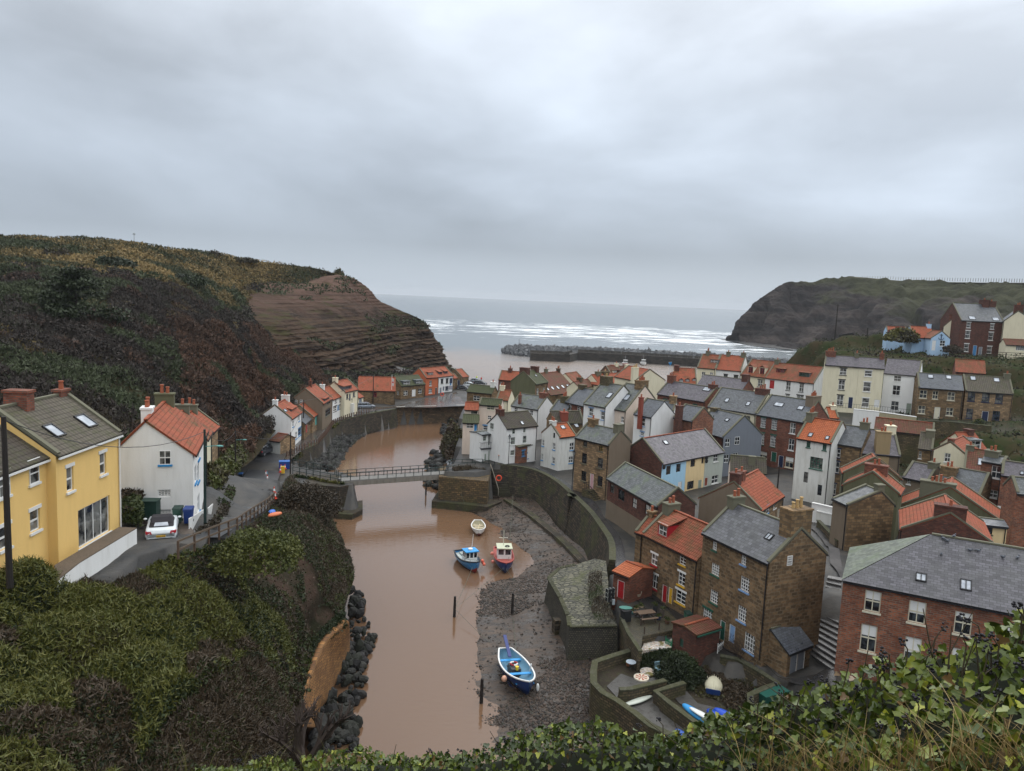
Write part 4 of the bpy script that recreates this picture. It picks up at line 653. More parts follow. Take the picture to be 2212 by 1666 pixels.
# ---- terrace row above the harbour
house('harbour_terrace_house', 'cream terrace house at the left end of the red roofed row', 'E', (492,455),(692,472),('d', 205),6, rp=(690,323), wall=PCREAM, roof=TILE_M, cop='lr', wins=[(560,538,42,70, 'ws'),(648,523,40,26, 'w')], dorm=[(680,405,85,42, 'flat', 'w', LEAD)], ch=[(610,320,1., 1.2,1., 3, STONEG)])
house('harbour_terrace_house', 'white terrace house with plain orange roof second in the row', 'E', (700,474),(975,497),('d', 203),6, rp=(950,334), wall=PW, roof=TILE, cop='lr', wins=[(805,548,45,32, 'kb'),(918,560,48,34, 'kb')], ch=[(835,322,1., 1.2,1., 1, STONEG),(1055,350,1.2,1.2,1., 1, STONEG)])
house('harbour_terrace_house', 'cream terrace house with two tiled white dormers', 'E', (972,537),(1237,568),('d', 198),7, rp=(1200,383), wall=PCREAM, roof=TILE_M, cop='l', wins=[(1185,630,55,75, 'kb2')], dorm=[(1078,515,60,85, 'gab', 'redf', PCREAM, 1, TILE_M),(1205,528,60,85, 'gab', 'redf', PCREAM, 1, TILE_M)])
house('harbour_terrace_house', 'wide white terrace house with red and green framed dormers at the right end', 'E', (1242,570),(1782,632),('d', 192),7, rp=(1600,433), wall=PW, roof=TILE_M, side=dict(r=PWD), cop='lr', wins=[(1495,660,50,92, 'kb2'),(1640,680,50,92, 'kb2'),(1487,770,45,34, 'kb2'),(1625,782,78,40, 'kb2')], doors=[(1315,640,55,95, REDDOOR)], dorm=[(1405,512,90,50, 'flat', 'redf', WOODD),(1668,560,115,55, 'flat', 'grn', LEAD)], ch=[(1335,400,1.2,1.2,.9,1, STONEG)])
house('slate_house', 'purple slate roofed building below the red roofed row with large brick chimney', 'E', (495,644),(985,708),('d', 172),6, rp=(830,572), wall=BRICK, roof=SLATE_P, cop='', ch=[(1040,600,1.4,1.4,1.2,0, BRICK_DK)])
house('small_red_house', 'little red roofed building below the cream terrace wall', 'E', (1950,1010),(2050,1015),('d', 128),8, rp=(2010,905), wall=PCREAM, roof=TILE_O, cop='r', ch=[(2110,895,.9,1.2,.4,1, PCREAM)])
# ---------------------------------------------------------------- ground, water, mud
def PZ(c, pts, z): return [Z(c, x, y, z) for x, y in pts]
def Zroad(c, x, y):                        # left lane falls from the car to the footbridge
 r = ray(c, x, y); t = (25.865 - H) / (r.z + .197 * r.y); p = EYE + r * t
 if p.z < 4.7 or t < 0: p = Z(c, x, y, 4.7)
 return p
def addcp(pts, dz=0): CP.extend([(p.x, p.y, p.z + dz) for p in pts])
MUD_W = PZ('O', [(1075,1720),(1045,1600),(1010,1490),(1040,1380),(1030,1290),(1040,1262),(1110,1240),(1145,1205),(1060,1140),(1000,1100),(945,1078),(935,1075)],0)
MUD_F = PZ('O', [(1500,1700),(1400,1600),(1310,1510),(1262,1420),(1215,1385),(1190,1300),(1185,1250),(1255,1215),(1225,1185),(1160,1130),(1085,1070),(1000,1072)],.9)
SH_W = PZ('B', [(1110,1440),(930,1560),(1000,1300),(870,1380),(900,1180),(960,1030),(1010,950),(1060,860),(1180,760),(1300,700),(1500,640),(1700,600),(1900,595),(2000,580)],0)[5:]
SH_F = PZ('B', [(700,1060),(800,960),(860,860),(930,760),(1050,670),(1200,600),(1500,545),(1800,530),(2130,515)],1.6)
RB_W = PZ('O', [(1000,1075),(930,1050),(925,1015),(935,990),(965,955),(950,925),(985,905)],0)     # right bank above the bridge
# top edges of banks
RQ = PZ('C', [(400,1110),(560,1125),(720,1150),(860,1220),(960,1290),(1100,1430)],5.5) + PZ('J', [(450,440),(680,660),(890,960),(915,1010),(905,1200)],5.5)
UW = PZ('B', [(420,1040),(530,945),(660,880),(800,830),(880,740),(940,650),(1100,590),(1300,545),(1505,510)],4.6)
FW = PZ('B', [(1505,495),(1750,488),(2140,476)],4.4)
low = [(p.x, p.y) for p in ([Vector((-13.5,20,0)), Vector((-14.5,45,0))] + PZ('V', [(1975,1420),(2130,1000),(2190,760)],1.) + PZ('O', [(765,1260),(725,1140),(690,1095)],.8) + [Vector((-25,105.5,0)), Vector((-22.5,107,0)), Vector((-25,114,0)), Vector((-33.5,116.5,0))] + UW[1:] + FW)]
rt = [Vector((-2,209,0)), Vector((4,209,0)), Vector((10,215,0)), Vector((10,197,0)), Vector((-6,193,0)), Vector((-12,186,0)), Vector((-12.5,178,0)), Vector((-11.5,161,0)), Vector((-10.5,140,0)), Vector((-9,127,0)), Vector((-10,119,0)), Vector((-10.3,113.5,0)), Vector((-5,113,0)), Vector((-2.5,116.5,0))]
low += [(p.x, p.y) for p in rt + RQ] + [(10.6,70),(10.8,65)] + [(p.x, p.y) for p in PZ('N', [(372,352),(440,500),(545,655)],4.35)] + [(8.5,60.5),(8.3,56),(10,52.5),(12,49.5),(14.5,47),(20,40),(20,20)]
sea = [(-400,266),(-62,264),(-30,262),(-12,252),(-9,240),(-8,228),(-3,215),(10,214),(12,226),(30,232),(45,240),(60,246),(90,238),(105,262),(150,330),(205,420),(240,520),(420,900),(420,1500),(-400,1500)]
LBTOP = [Dd('O', -450,1330,33), Dd('O', -150,1300,36), Dd('O', 60,1275,36.5), Dd('O', 250,1250,38.5), Dd('O', 350,1212,42), Zroad('B', 60,1640), Zroad('B', 380,1395), Zroad('B', 470,1270), Z('B', 560,1150,4.6)]
LBPOLY = [(-80,10),(-80, LBTOP[0].y - 1)] + [(p.x, p.y - .8) for p in LBTOP] + [(-25,104.5),(-13,100),(-13,10)]
GARD = [(p.x, p.y) for p in PZ('N', [(520,652),(340,705),(178,760),(166,850),(170,940),(250,1020),(370,1085),(520,1190),(670,1310),(850,1390),(1000,1440),(1130,1480)],3.3)] + [(18.5,46.5),(22,49),(23,55),(19.5,57.5),(16.5,60.5),(13., 62.)]
def inpoly(X, Y, poly):
 c = np.zeros(X.shape, bool); n = len(poly)
 for i in range(n):
  x0, y0 = poly[i]; x1, y1 = poly[(i + 1) % n]
  if y0 == y1: continue
  k_ = ((y0 > Y) != (y1 > Y)) & (X < (x1 - x0) * (Y - y0) / (y1 - y0) + x0); c ^= k_
 return c
# spot heights
ROADC = [('V', 1020,270),('V', 1300,190),('V', 1420,110),('V', 1550,40),('B', 150,1400),('B', 230,1250),('B', 280,1120),('B', 300,1000)]
addcp([Zroad(*r_) for r_ in ROADC]); addcp([Zroad('B', x, y) for x, y in ((100,1590),(370,1390),(430,1300),(400,1180),(180,1060),(20,1400),(420,1040))])
addcp(PZ('B', [(330,950),(420,930),(560,860),(700,790),(800,700),(900,600),(1000,570),(1150,500),(1350,470),(1600,460),(1800,420),(2050,380)],4.6)); addcp(UW + FW)
for x_, y_, z_ in ((-23,46,17),(-19.5,44,17),(-28,50,16.6),(-30,36,17.3),(-40,40,20),(-36,60,17),(-50,80,16),(-60,120,12),(-60,160,12),(-70,200,14),(-33,112,4.4),(-27,108.5,4.4),(-30,104,4.6),(-17,220,4.1),(-12,232,4.1),(-40,205,4.2),(-30,230,4.2),(-14,205,4),(-12,214,4),(-45,170,6),(-50,255,8),(-14,246,4.1)): CP.append((x_, y_, z_))
addcp(PZ('J', [(500,430),(700,600),(960,950),(1040,1200),(1180,1420),(1330,1600)],4.9)); addcp(PZ('C', [(940,1200),(1200,1480)],4.9)); addcp(PZ('N', [(560,200),(760,260),(900,380),(1250,560),(1600,760),(1900,900)],4.2))
addcp(PZ('N', [(500,400),(700,470)],4.4)); addcp(PZ('N', [(1500,900),(1650,1000)],3.2))
STEPS = [Z('Q', 300,800,4.2), Z('Q', 440,640,4.9)] ; addcp(STEPS); addcp([Z('Q', 540,130,8.2), Z('I', 2030,1250,8.6), Z('I', 2000,1080,8.6)])
addcp([Z('I', 1780,850,8.3), Z('I', 1480,600,6.6), Z('I', 1450,450,6.5), Z('I', 1480,280,6.3)])
# green hill behind the row, and the scrub slope at the right
hl = [('F', 30,715,232),('F', 330,655,226),('F', 640,640,222),('F', 900,760,212),('F', 1100,830,200),('F', 1450,880,192),('F', 600,880,196),('F', 200,820,205),('F', 1200,960,178),('F', 1400,890,185),('F', 1850,960,180),('F', 2150,1000,172),('F', 2150,1250,158),('E', 1400,380,262),('E', 1500,300,260),('E', 1700,240,245),('F', 1900,900,191),('F', 2200,900,189)]
addcp([Dd(*h_) for h_ in hl]); addcp([Dd('G', 1700,180,128), Dd('G', 2100,240,126), Dd('G', 2150,60,140), Dd('G', 2190,420,108)],-.3)
for x_, y_, z_ in ((60,225,5),(85,228,7),(105,248,6),(40,232,4.5),(15,220,4),(140,300,5),(190,400,6),(150,240,24),(180,260,26),(160,180,26),(170,120,30),(260,300,40),(120,60,12),(60,40,8)): CP.append((x_, y_, z_))
cpa = np.array(CP)
def gh(X, Y, raw=False):
 X = np.atleast_1d(np.asarray(X, float)); Y = np.atleast_1d(np.asarray(Y, float)); out = np.zeros(X.size); xf, yf = X.ravel(), Y.ravel()
 for i in range(0, X.size, 6000):
  d2 = (xf[i:i + 6000, None] - cpa[:, 0]) ** 2 + (yf[i:i + 6000, None] - cpa[:, 1]) ** 2; w = 1. / (d2 + 1.) ** 1.9; out[i:i + 6000] = (w * cpa[:, 2]).sum(1) / w.sum(1)
 return out.reshape(X.shape)
def g1(x, y): return float(gh(x, y)[0])
gx = np.arange(-75,300,1.); gy = np.arange(18,470,1.); GX, GY = np.meshgrid(gx, gy, indexing='ij')
GZ = gh(GX, GY); P3 = np.stack([GX, GY, GZ],-1).reshape(-1,3)
GZ += ((vnoise(P3,.25,3) - .5) * .35).reshape(GX.shape)
lowm = inpoly(GX, GY, low); seam = inpoly(GX, GY, sea); GZ[lowm] = -1.2; GZ[seam] = -2.
lbk = inpoly(GX, GY, LBPOLY); GZ[lbk] = -1.5; GZ[inpoly(GX, GY, GARD)] = 1.2; GZ[inpoly(GX, GY, [(7,57),(12.3,57),(12.3,62.8),(10.5,64.5),(7,64)])] = -1.2
G_HILL = (GX > 60) & (GZ > 11)
gtex = np.where(G_HILL, 1., 0.) * np.clip((GZ - 11) / 3,0,1); gtex = np.maximum(gtex, np.clip((-GX - 44) / 6,0,1)); gtex = np.maximum(gtex, np.clip((GX - 58) / 10,0,1) * (GY < 135))
b = NB('earth_and_paving'); o = b.co(); at = b.n('ShaderNodeAttribute', attribute_name='tint').outputs['Fac']; n1 = b.noise(o, .35,6,.7)
pav = b.mix(b.mapr(n1,.4,.65,0,1), c4((.02,.02,.02)), c4((.05,.044,.036))); grs = b.mix(b.mapr(b.noise(o, .18,7,.7),.4,.6,0,1), c4((.022,.032,.010)), c4((.045,.034,.018)))
b.set(color=b.mix(at, pav, grs), rough=b.mapr(at, 0,1,.55,.95), spec=b.mapr(at, 0,1,.35,.04)); b.bump(b.noise(o, 2., 6,.7),.5,.1)
ground = bigmesh('ground', np.stack([GX, GY, GZ],-1).reshape(-1,3), gridfaces(len(gx), len(gy)), b.m, gtex.ravel(), True); struct(ground)
# water: one sheet to the horizon; brown silt from the beck, grey sea beyond, surf lines
b = NB('water'); o = b.co(); sp_ = b.n('ShaderNodeSeparateXYZ', {0: o}); X_, Y_ = sp_.outputs[0], sp_.outputs[1]
nb = b.noise(o, .012,4,.6)
edge = b.n('ShaderNodeMath', {0: b.n('ShaderNodeMath', {0: Y_, 1: b.n('ShaderNodeMath', {0: X_, 1: .25}, operation='MULTIPLY').outputs[0]}, operation='ADD').outputs[0],1: b.mapr(nb, .2,.8,-60,60)}, operation='ADD').outputs[0]
silt = b.mapr(edge, 395,450,1,0); silt2 = b.mapr(edge, 230,330,1,0)
sx = b.n('ShaderNodeSeparateXYZ', {0: o})
surfv = b.n('ShaderNodeMapping', {0: o, 'Rotation': (0,0, math.radians(-4)), 'Scale': (.016,.04,1.)}).outputs[0]
fo = b.noise(surfv, 1., 8,.62); fo2 = b.noise(b.n('ShaderNodeMapping', {0: o, 'Rotation': (0,0, math.radians(-5)), 'Scale': (.09,.26,1.)}).outputs[0],1., 5,.7)
band = b.n('ShaderNodeMath', {0: b.mapr(edge, 460,720,.4,1),1: b.mapr(Y_, 950,1250,1,0)}, operation='MULTIPLY').outputs[0]
band = b.n('ShaderNodeMath', {0: band, 1: b.mapr(X_, -60,90,.93,1.)}, operation='MULTIPLY').outputs[0]
fsum = b.n('ShaderNodeMath', {0: b.n('ShaderNodeMath', {0: fo, 1: b.n('ShaderNodeMath', {0: fo2,1: .6}, operation='MULTIPLY').outputs[0]}, operation='ADD').outputs[0],1: b.mapr(band, 0,1,-.35,.05)}, operation='ADD').outputs[0]
foam = b.mapr(fsum, .83,.93,0,1)
base = b.mix(silt, c4((.10,.125,.14)), c4((.21,.16,.125))); base = b.mix(silt2, base, c4((.14,.08,.046)))
b.set(color=b.mix(foam, base, c4((.85,.87,.88))), rough=b.n('ShaderNodeMath', {0: b.mapr(silt2,0,1,.22,.07),1: foam}, operation='MAXIMUM').outputs[0], spec=.5)
rip = b.n('ShaderNodeMapping', {0: o, 'Rotation': (0,0,.15), 'Scale': (.8,2.2,1.)}).outputs[0]; rs = b.n('ShaderNodeMapping', {0: o, 'Scale': (.08,.25,1.)}).outputs[0]
hs = b.n('ShaderNodeMix', {0: silt2,2: b.noise(rs, 1., 6,.65),3: b.noise(rip, 1., 4,.55)}).outputs[0]
bp = b.n('ShaderNodeBump', {'Height': hs, 'Strength': b.mapr(silt2,0,1,.8,.16), 'Distance': b.mapr(silt2,0,1,1., .12)}); b.set(normal=bp.outputs[0])
w_ = MB(); R_ = 12000.
w_.face([(-R_, -200,0),(R_, -200,0),(R_, R_, 0),(-R_, R_, 0)]); struct(w_.build('water', b.m))
# seabed under everything so the land sheet never ends in the open
# tidal mud
b = NB('wet_mud'); o = b.co(); n1 = b.noise(b.scale(o, (.5,.9,1)),.55,8,.72); n2 = b.noise(b.scale(o, (1,2.2,1)),1.1,7,.75)
c_ = b.mix(b.mapr(n1,.42,.60,0,1), c4((.032,.022,.015)), c4((.078,.050,.032))); c_ = b.mix(b.mapr(n2,.54,.60,0,.9), c_, c4((.010,.009,.008)))
b.set(color=c_, rough=b.mapr(n1,.40,.50,.10,.55), spec=.5); b.bump(n2,.8,.12); MUDM = b.m
DARKR = grit((.020,.019,.019),(.045,.042,.038),(.012,.012,.012),1.5,.45,1., .5)
def strip(name, a, b_, nu, nv, mat, z0, z1, amp, fr, over=.06, over2=.08):
 P = loft([[q0 + (q0 - q1) * over, q0 * .66 + q1 * .34, q0 * .33 + q1 * .67, q1 + (q1 - q0).normalized() * over2] for q0, q1 in zip(a, b_)], nu, nv)
 v = np.linspace(0,1, nv)[None, :]; P[..., 2] = z0 + (z1 - z0) * v ** .8; fl = P.reshape(-1,3)
 P[..., 2] += ((vnoise(fl * (1,1,0), fr, 5,4) - .5) * amp).reshape(nu, nv); ob = bigmesh(name, P.reshape(-1,3), gridfaces(nu, nv), mat, None, True); struct(ob); return P
MP = strip('mud_bank', MUD_W, MUD_F, 260,90, MUDM, -.22,.95,.75,.28,.06,4.)
SP = strip('rock_foreshore', SH_W, SH_F, 200,50, DARKR, -.3,1.9,1.1,.45,.06,2.)
# rubble: one mass of dark stones
def rockmesh(name, pts, size, mat, squash=.6, tint=None):
 n = len(pts); cube = np.array([(-1,-1,-1),(1,-1,-1),(1,1,-1),(-1,1,-1),(-.7,-.7,1),(.7,-.8,1),(.75,.7,1),(-.7,.75,1)]) * .5
 s = (np.asarray(size) * (.45 + rng.random(n) ** 2 * 1.3))[:, None, None]; V = cube[None] * s * (1 + .45 * rng.normal(size=(n, 8,3)) * .6) * np.array([1,1, squash]); th = rng.random(n) * 6.28; c_, s_ = np.cos(th)[:, None], np.sin(th)[:, None]
 tl = rng.normal(size=(n, 1)) * .35
 x = V[..., 0] * c_ - V[..., 1] * s_; y = V[..., 0] * s_ + V[..., 1] * c_; z = V[..., 2] + x * tl; V = np.stack([x, y, z],-1) + pts[:, None]
 f = np.array([(3,2,1,0),(4,5,6,7),(0,1,5,4),(1,2,6,5),(2,3,7,6),(3,0,4,7)]); Fc = (np.arange(n) * 8)[:, None, None] + f[None]
 return bigmesh(name, V.reshape(-1,3), Fc.reshape(-1,4), mat, np.repeat(rng.random(n) if tint is None else tint, 8))
ROCKT = leafmat([(.010,.010,.010),(.02,.019,.018),(.014,.016,.010),(.04,.038,.036)],.8, 'wet_stone')
pts = scatter_on(SP, 5200); pts[:, 2] += .02; tag(rockmesh('beach_rubble', pts, .75, ROCKT), 'black tumbled rocks below the curved quay wall', 'rocks', kind='stuff')
def mudmask(a): return np.clip((88 - a[..., 1]) / 12,.15,1) * (vnoise(a.reshape(-1,3),.16,9,3).reshape(a.shape[:-1]) > .5) * 1. + .08
pts = scatter_on(MP, 15000, mudmask); tag(rockmesh('foreshore_stones', pts, .15, leafmat([(.012,.011,.010),(.03,.022,.017),(.07,.045,.032),(.02,.02,.012)],.5, 'stones')), 'small stones and black weed strewn on the mud', 'stones', kind='stuff')
rbp = np.array([tuple(q) for q in RB_W]); pts = np.repeat(rbp[:-1],30,0) + np.repeat(np.diff(rbp, axis=0),30,0) * rng.random((180,1)) + rng.normal(size=(180,3)) * (.7,1., .2) + (1., 0,.3)
tag(rockmesh('bank_rubble', pts, 1.0, ROCKT), 'black rocks at the foot of the overgrown right bank', 'rocks', kind='stuff')
# far sea terraces: scar of rock under the right headland, breakwater
ARM = leafmat([(.035,.037,.04),(.09,.095,.10),(.06,.062,.066),(.15,.155,.16)],.6, 'armour_stone')
bw = [Z('O', 1083,763,0), Z('O', 1150,772,0), Z('O', 1300,770,0), Z('O', 1400,777,0), Z('O', 1510,786,0), Z('O', 1600,800,0)]
bw = [Vector((-5,440,0)), Vector((14,428,0)), Vector((45,432,0)), Vector((72,428,0)), Vector((103,422,0)), Vector((150,400,0))]
ap = []
for i in range(len(bw) - 1):
 n_ = int((bw[i + 1] - bw[i]).length * 42)
 for j in range(n_):
  t = rng.random(); c_ = bw[i].lerp(bw[i + 1], t); wd = 13. if i == 0 else 6.5; hgt = 4.3 if i == 0 else 4.6; q = rng.normal() * .45; q = max(-1, min(1, q)); tp = min(1., (c_ - bw[0]).length / 14. + .25)
  ap.append((c_.x + rng.normal() * .4, c_.y + 3 + q * wd * tp, (hgt * (1 - abs(q) ** 1.3) + .1) * min(1., tp + .15) + rng.normal() * .25))
tag(rockmesh('rock_armour', np.array(ap),2.0, ARM, .75), 'grey rock armour heaped along the outer side of the breakwater', 'rocks', kind='stuff')
PIER = masonry((.055,.05,.045),(.04,.036,.032),(.03,.028,.025),2.2,.6,.03,.4)
pw = MB(); pr = MB(); BWL = [Vector((9.2,396.5,0)), Vector((30.5,397.5,0)), Vector((36,414,0)), Vector((60,412,0)), Vector((98,404,0)), Vector((118,392,0)), Vector((140,370,0))]
for a, b_ in zip(BWL[:-1], BWL[1:]):
 d = (b_ - a).normalized(); n = Vector((-d.y, d.x, 0)); e0 = a; e1 = b_; zt = 4.0 if a.y < 398 and a.x < 31 else 4.4
 pw.hexa([e0, e1, e1 + n * 4, e0 + n * 4] and [Vector((p.x, p.y, -1)) for p in (e0, e1, e1 + n * 4, e0 + n * 4)] + [Vector((p.x, p.y, zt)) for p in (e0, e1, e1 + n * 4, e0 + n * 4)])
 pw.hexa([Vector((p.x, p.y, zt + .003)) for p in (e0 + n * 3.2, e1 + n * 3.2, e1 + n * 3.95, e0 + n * 3.95)] + [Vector((p.x, p.y, zt + 1.3)) for p in (e0 + n * 3.2, e1 + n * 3.2, e1 + n * 3.95, e0 + n * 3.95)])
 for h_ in (.5,1.): pr.bar(a + Vector((0,0, zt + h_)) + n * .3, b_ + Vector((0,0, zt + h_)) + n * .3,.09)
 L_ = (b_ - a).length
 for i in range(int(L_ / 3) + 1): q = a + d * i * 3 + n * .3 + Vector((0,0, zt)); pr.bar(q, q + Vector((0,0,1.)),.09)
T = thing('harbour_pier', 'dark masonry harbour pier with thin railings inside the rock armour', 'pier', BWL[0]); pw.build('pier_wall', PIER, T); pr.build('railing', plain((.16,.15,.13),.6), T)
q = MB(); qb = Z('T', 307,450,4.5); q.tube([Vector((3,428,3.5)), Vector((3,428,9.5))],.12,6); q.box((3,428,3.3),1,1,.5); tag(q.build('beacon_mast', BLACK), 'thin mast standing on the rounded tip of the rock breakwater', 'mast')
# ---------------------------------------------------------------- hills and cliffs
def hill(name, cols, nu, nv, mat, amp=1.5, fr=.08, tint=None, seed=0., push=None):
 P = loft(cols, nu, nv); N = gnorm(P); tow = np.array([0,0, H]) - P; s = np.sign((N * tow).sum(-1, keepdims=True)); N = N * s
 fl = P.reshape(-1,3); P = P + N * (((vnoise(fl, fr, seed, 4) - .5) * 2 * amp).reshape(nu, nv, 1))
 if push is not None: P = push(P, N)
 ob = bigmesh(name, P.reshape(-1,3), gridfaces(nu, nv), mat, tint(P) if tint else None, True); struct(ob); return P
# left headland slope (rows from skyline to foot)
C5 = lambda *r: [Dd('O', *q) for q in r]
HC = [C5((-420,480,210),(-420,600,140),(-420,780,85),(-420,960,48),(-420,1200,40)), C5((-200,495,220),(-200,600,150),(-200,760,95),(-200,950,55),(-200,1150,46)), C5((0,508,210),(0,590,160),(0,740,100),(0,930,62),(0,1060,55)), C5((150,517,220),(165,600,165),(200,740,112),(230,930,72),(235,1040,62)),
      C5((290,527,230),(330,615,178),(380,750,128),(400,945,90),(440,1040,82)), C5((430,545,245),(465,642,208),(535,745,168),(520,920,118),(540,1000,104)), C5((560,568,262),(570,630,248),(600,735,226),(612,830,165),(622,900,140)), C5((655,578,275),(655,616,268),(690,705,262),(690,815,200),(692,870,165)), C5((735,590,288),(742,600,296),(760,700,290),(765,812,240),(755,850,200))]
def f_mix(p): return p
HG = NB('hillside_turf'); o = HG.co(); HG.set(color=HG.mix(HG.mapr(HG.noise(o, .06,7,.7),.42,.58,0,1), c4((.05,.042,.02)), c4((.035,.028,.018))), rough=.95, spec=.05); HG.bump(HG.noise(o, .8,6,.7),.8,.4)
HP = hill('left_hillside', HC, 150,130, HG.m, 1.6,.06)
# foot of the cliff: grassy talus
TAL = [C5((600,790,200),(620,830,170),(640,880,150)), C5((700,790,220),(720,815,195),(730,850,180)), C5((800,800,245),(790,812,222),(790,830,205)), C5((880,800,265),(870,812,238),(870,828,222)), C5((960,795,292),(950,803,262),(950,815,242)), C5((985,800,310),(985,806,290),(985,812,275))]
TP = hill('talus_slope', TAL, 80,24, HG.m, .8,.12)
# bedded cliff face
CL = [C5((440,600,245),(470,655,212),(520,700,198),(560,780,185),(570,840,170)), C5((560,598,262),(575,632,240),(610,700,215),(650,790,200),(655,840,190)), C5((650,600,276),(655,622,258),(690,690,236),(735,805,208),(735,845,198)), C5((738,594,288),(742,606,282),(780,690,262),(805,802,236),(800,845,226)),
      C5((785,614,297),(800,650,292),(830,710,278),(865,805,256),(862,840,246)), C5((826,655,302),(850,674,300),(880,725,292),(910,800,276),(908,835,266)), C5((905,689,306),(912,700,306),(930,745,300),(948,795,290),(948,830,282)), C5((920,700,316),(928,715,314),(945,752,310),(966,790,303),(968,825,298)), C5((915,703,345),(925,720,345),(940,760,340),(958,795,335),(962,815,330))]
def strata(P, N):
 z = P[..., 2]; zz = z + 1.2 * np.sin(P[..., 0] * .03) - (P[..., 1] - 240) * .015
 rnd_ = np.sin(np.floor(zz / 1.15) * 12.9898) * 43758.5453; rnd_ = rnd_ - np.floor(rnd_); fr_ = zz / 1.15 - np.floor(zz / 1.15)
 lo = np.clip((26 - z) / 14,0.25,1); h = N.copy(); h[..., 2] = 0; h /= np.linalg.norm(h, axis=-1, keepdims=True) + 1e-6
 nz = vnoise(P.reshape(-1,3) * (1,1,2.5),.16,4,4).reshape(z.shape) - .5
 nz = nz + (vnoise(P.reshape(-1,3) * (1,1,2.),.7,6,3).reshape(z.shape) - .5) * .5; vf = np.abs(vnoise(P.reshape(-1,3) * (1,1,.12),.35,14,2).reshape(z.shape) - .5); return P + h * ((rnd_ * 1.7 + (fr_ > .7) * .8 - 1.) * lo + nz * 4.4 * lo - np.clip(.06 - vf, 0,1) * 16 * lo)[..., None]
b = NB('bedded_shale'); o = b.co(); s3 = b.n('ShaderNodeSeparateXYZ', {0: o}); zc_ = s3.outputs[2]
st = b.noise(b.scale(o, (.012,.012,.6)),1., 7,.75); n1 = b.noise(o, .09,6,.7)
c_ = b.ramp(st, [(.34,(.009,.007,.006)),(.43,(.04,.03,.022)),(.48,(.014,.011,.009)),(.54,(.075,.055,.037)),(.6,(.03,.023,.018)),(.68,(.085,.065,.045))])  # bed tones; the darkest bands also carry crevice shade painted in
up_c = b.mix(b.mapr(n1,.38,.62,0,1), c4((.17,.12,.10)), c4((.10,.068,.056))); up_c = b.mix(b.mapr(st, .50,.56,0,.85), up_c, c4((.05,.034,.028))); hi = b.mapr(b.n('ShaderNodeMath', {0: zc_, 1: b.mapr(n1,.3,.7,-6,6)}, operation='ADD').outputs[0],23,33,0,.8)
c_ = b.mix(hi, c_, up_c); c_ = b.mix(b.mapr(b.noise(b.scale(o, (.05,.05,.25)),1., 6,.75),.56,.62,0,.75), c_, c4((.045,.05,.018)))
c_ = b.mix(1., c_, c4((1., .86,.79)), 'MULTIPLY'); b.set(color=c_, rough=.9, spec=.1); b.bump(b.noise(b.scale(o, (.5,.5,3.)),1., 7,.75),1., .5); SHALE = b.m
CPt = hill('left_cliff', CL, 220,260, SHALE, 1.2,.09, push=strata)
# right headland
RC = [C5((1572,745,735),(1576,742,733),(1578,739,732),(1579,738,731)), C5((1588,705,720),(1588,715,718),(1590,733,714),(1592,748,700)), C5((1622,664,715),(1618,690,710),(1622,725,700),(1625,752,680)), C5((1655,636,715),(1650,670,705),(1655,720,690),(1660,756,660)), C5((1700,611,715),(1695,650,700),(1700,720,670),(1700,762,630)), C5((1760,605,715),(1755,650,690),(1765,720,640),(1765,768,600)), C5((1808,603,712),(1800,655,670),(1805,725,615),(1805,776,580)), C5((1830,597,710),(1832,660,660),(1840,730,600),(1845,785,560)),
      C5((1940,606,660),(1940,660,600),(1950,740,530),(1955,800,500)), C5((2080,609,600),(2080,665,540),(2080,740,470),(2085,800,440)), C5((2230,610,540),(2230,670,480),(2230,740,420),(2230,810,390)), C5((2450,612,470),(2450,680,420),(2450,750,370),(2450,830,340))]
b = NB('far_cliff'); o = b.co(); s3 = b.n('ShaderNodeSeparateXYZ', {0: o}); n1 = b.noise(b.scale(o, (.012,.012,.035)),1., 7,.68); n2 = b.noise(b.scale(o, (1,1,.3)),.035,7,.75); gx_ = b.mapr(s3.outputs[0],235,330,-.30,.10)
gz_ = b.mapr(s3.outputs[2],20,62,-.08,.16); g_ = b.n('ShaderNodeMath', {0: b.n('ShaderNodeMath', {0: n1,1: gx_}, operation='ADD').outputs[0],1: gz_}, operation='ADD').outputs[0]
rk = b.mix(b.mapr(n2,.4,.62,0,1), c4((.035,.028,.026)), c4((.085,.068,.06))); rk = b.mix(b.mapr(b.noise(b.scale(o, (.012,.012,.16)),1., 6,.75),.46,.56,0,.8), rk, c4((.026,.023,.023)))
gr = b.mix(b.mapr(n2,.42,.6,0,1), c4((.055,.056,.028)), c4((.038,.038,.024))); b.set(color=b.mix(b.mapr(g_, .46,.56,0,1), rk, gr), rough=.95, spec=.1); b.bump(b.noise(b.scale(o, (.15,.15,.1)),1., 7,.75),1., 3.); FARC = b.m
def gull(P, N):
 fl = P.reshape(-1,3); g_ = np.abs(vnoise(fl * (1,1,.25),.028,7,3) - .5).reshape(P.shape[:-1]); v = np.linspace(0,1, P.shape[1])[None, :]
 P = P + N * ((vnoise(fl * (1,1,2.2),.11,12,4) - .5) * 8).reshape(P.shape[:-1] + (1,)); return P - N * ((1 - np.clip(g_ * 7,0,1)) * 13 * np.sin(np.clip(v, 0,1) * 3.14))[..., None]
RP = hill('right_headland', RC, 420,170, FARC, 3., .03, push=gull)
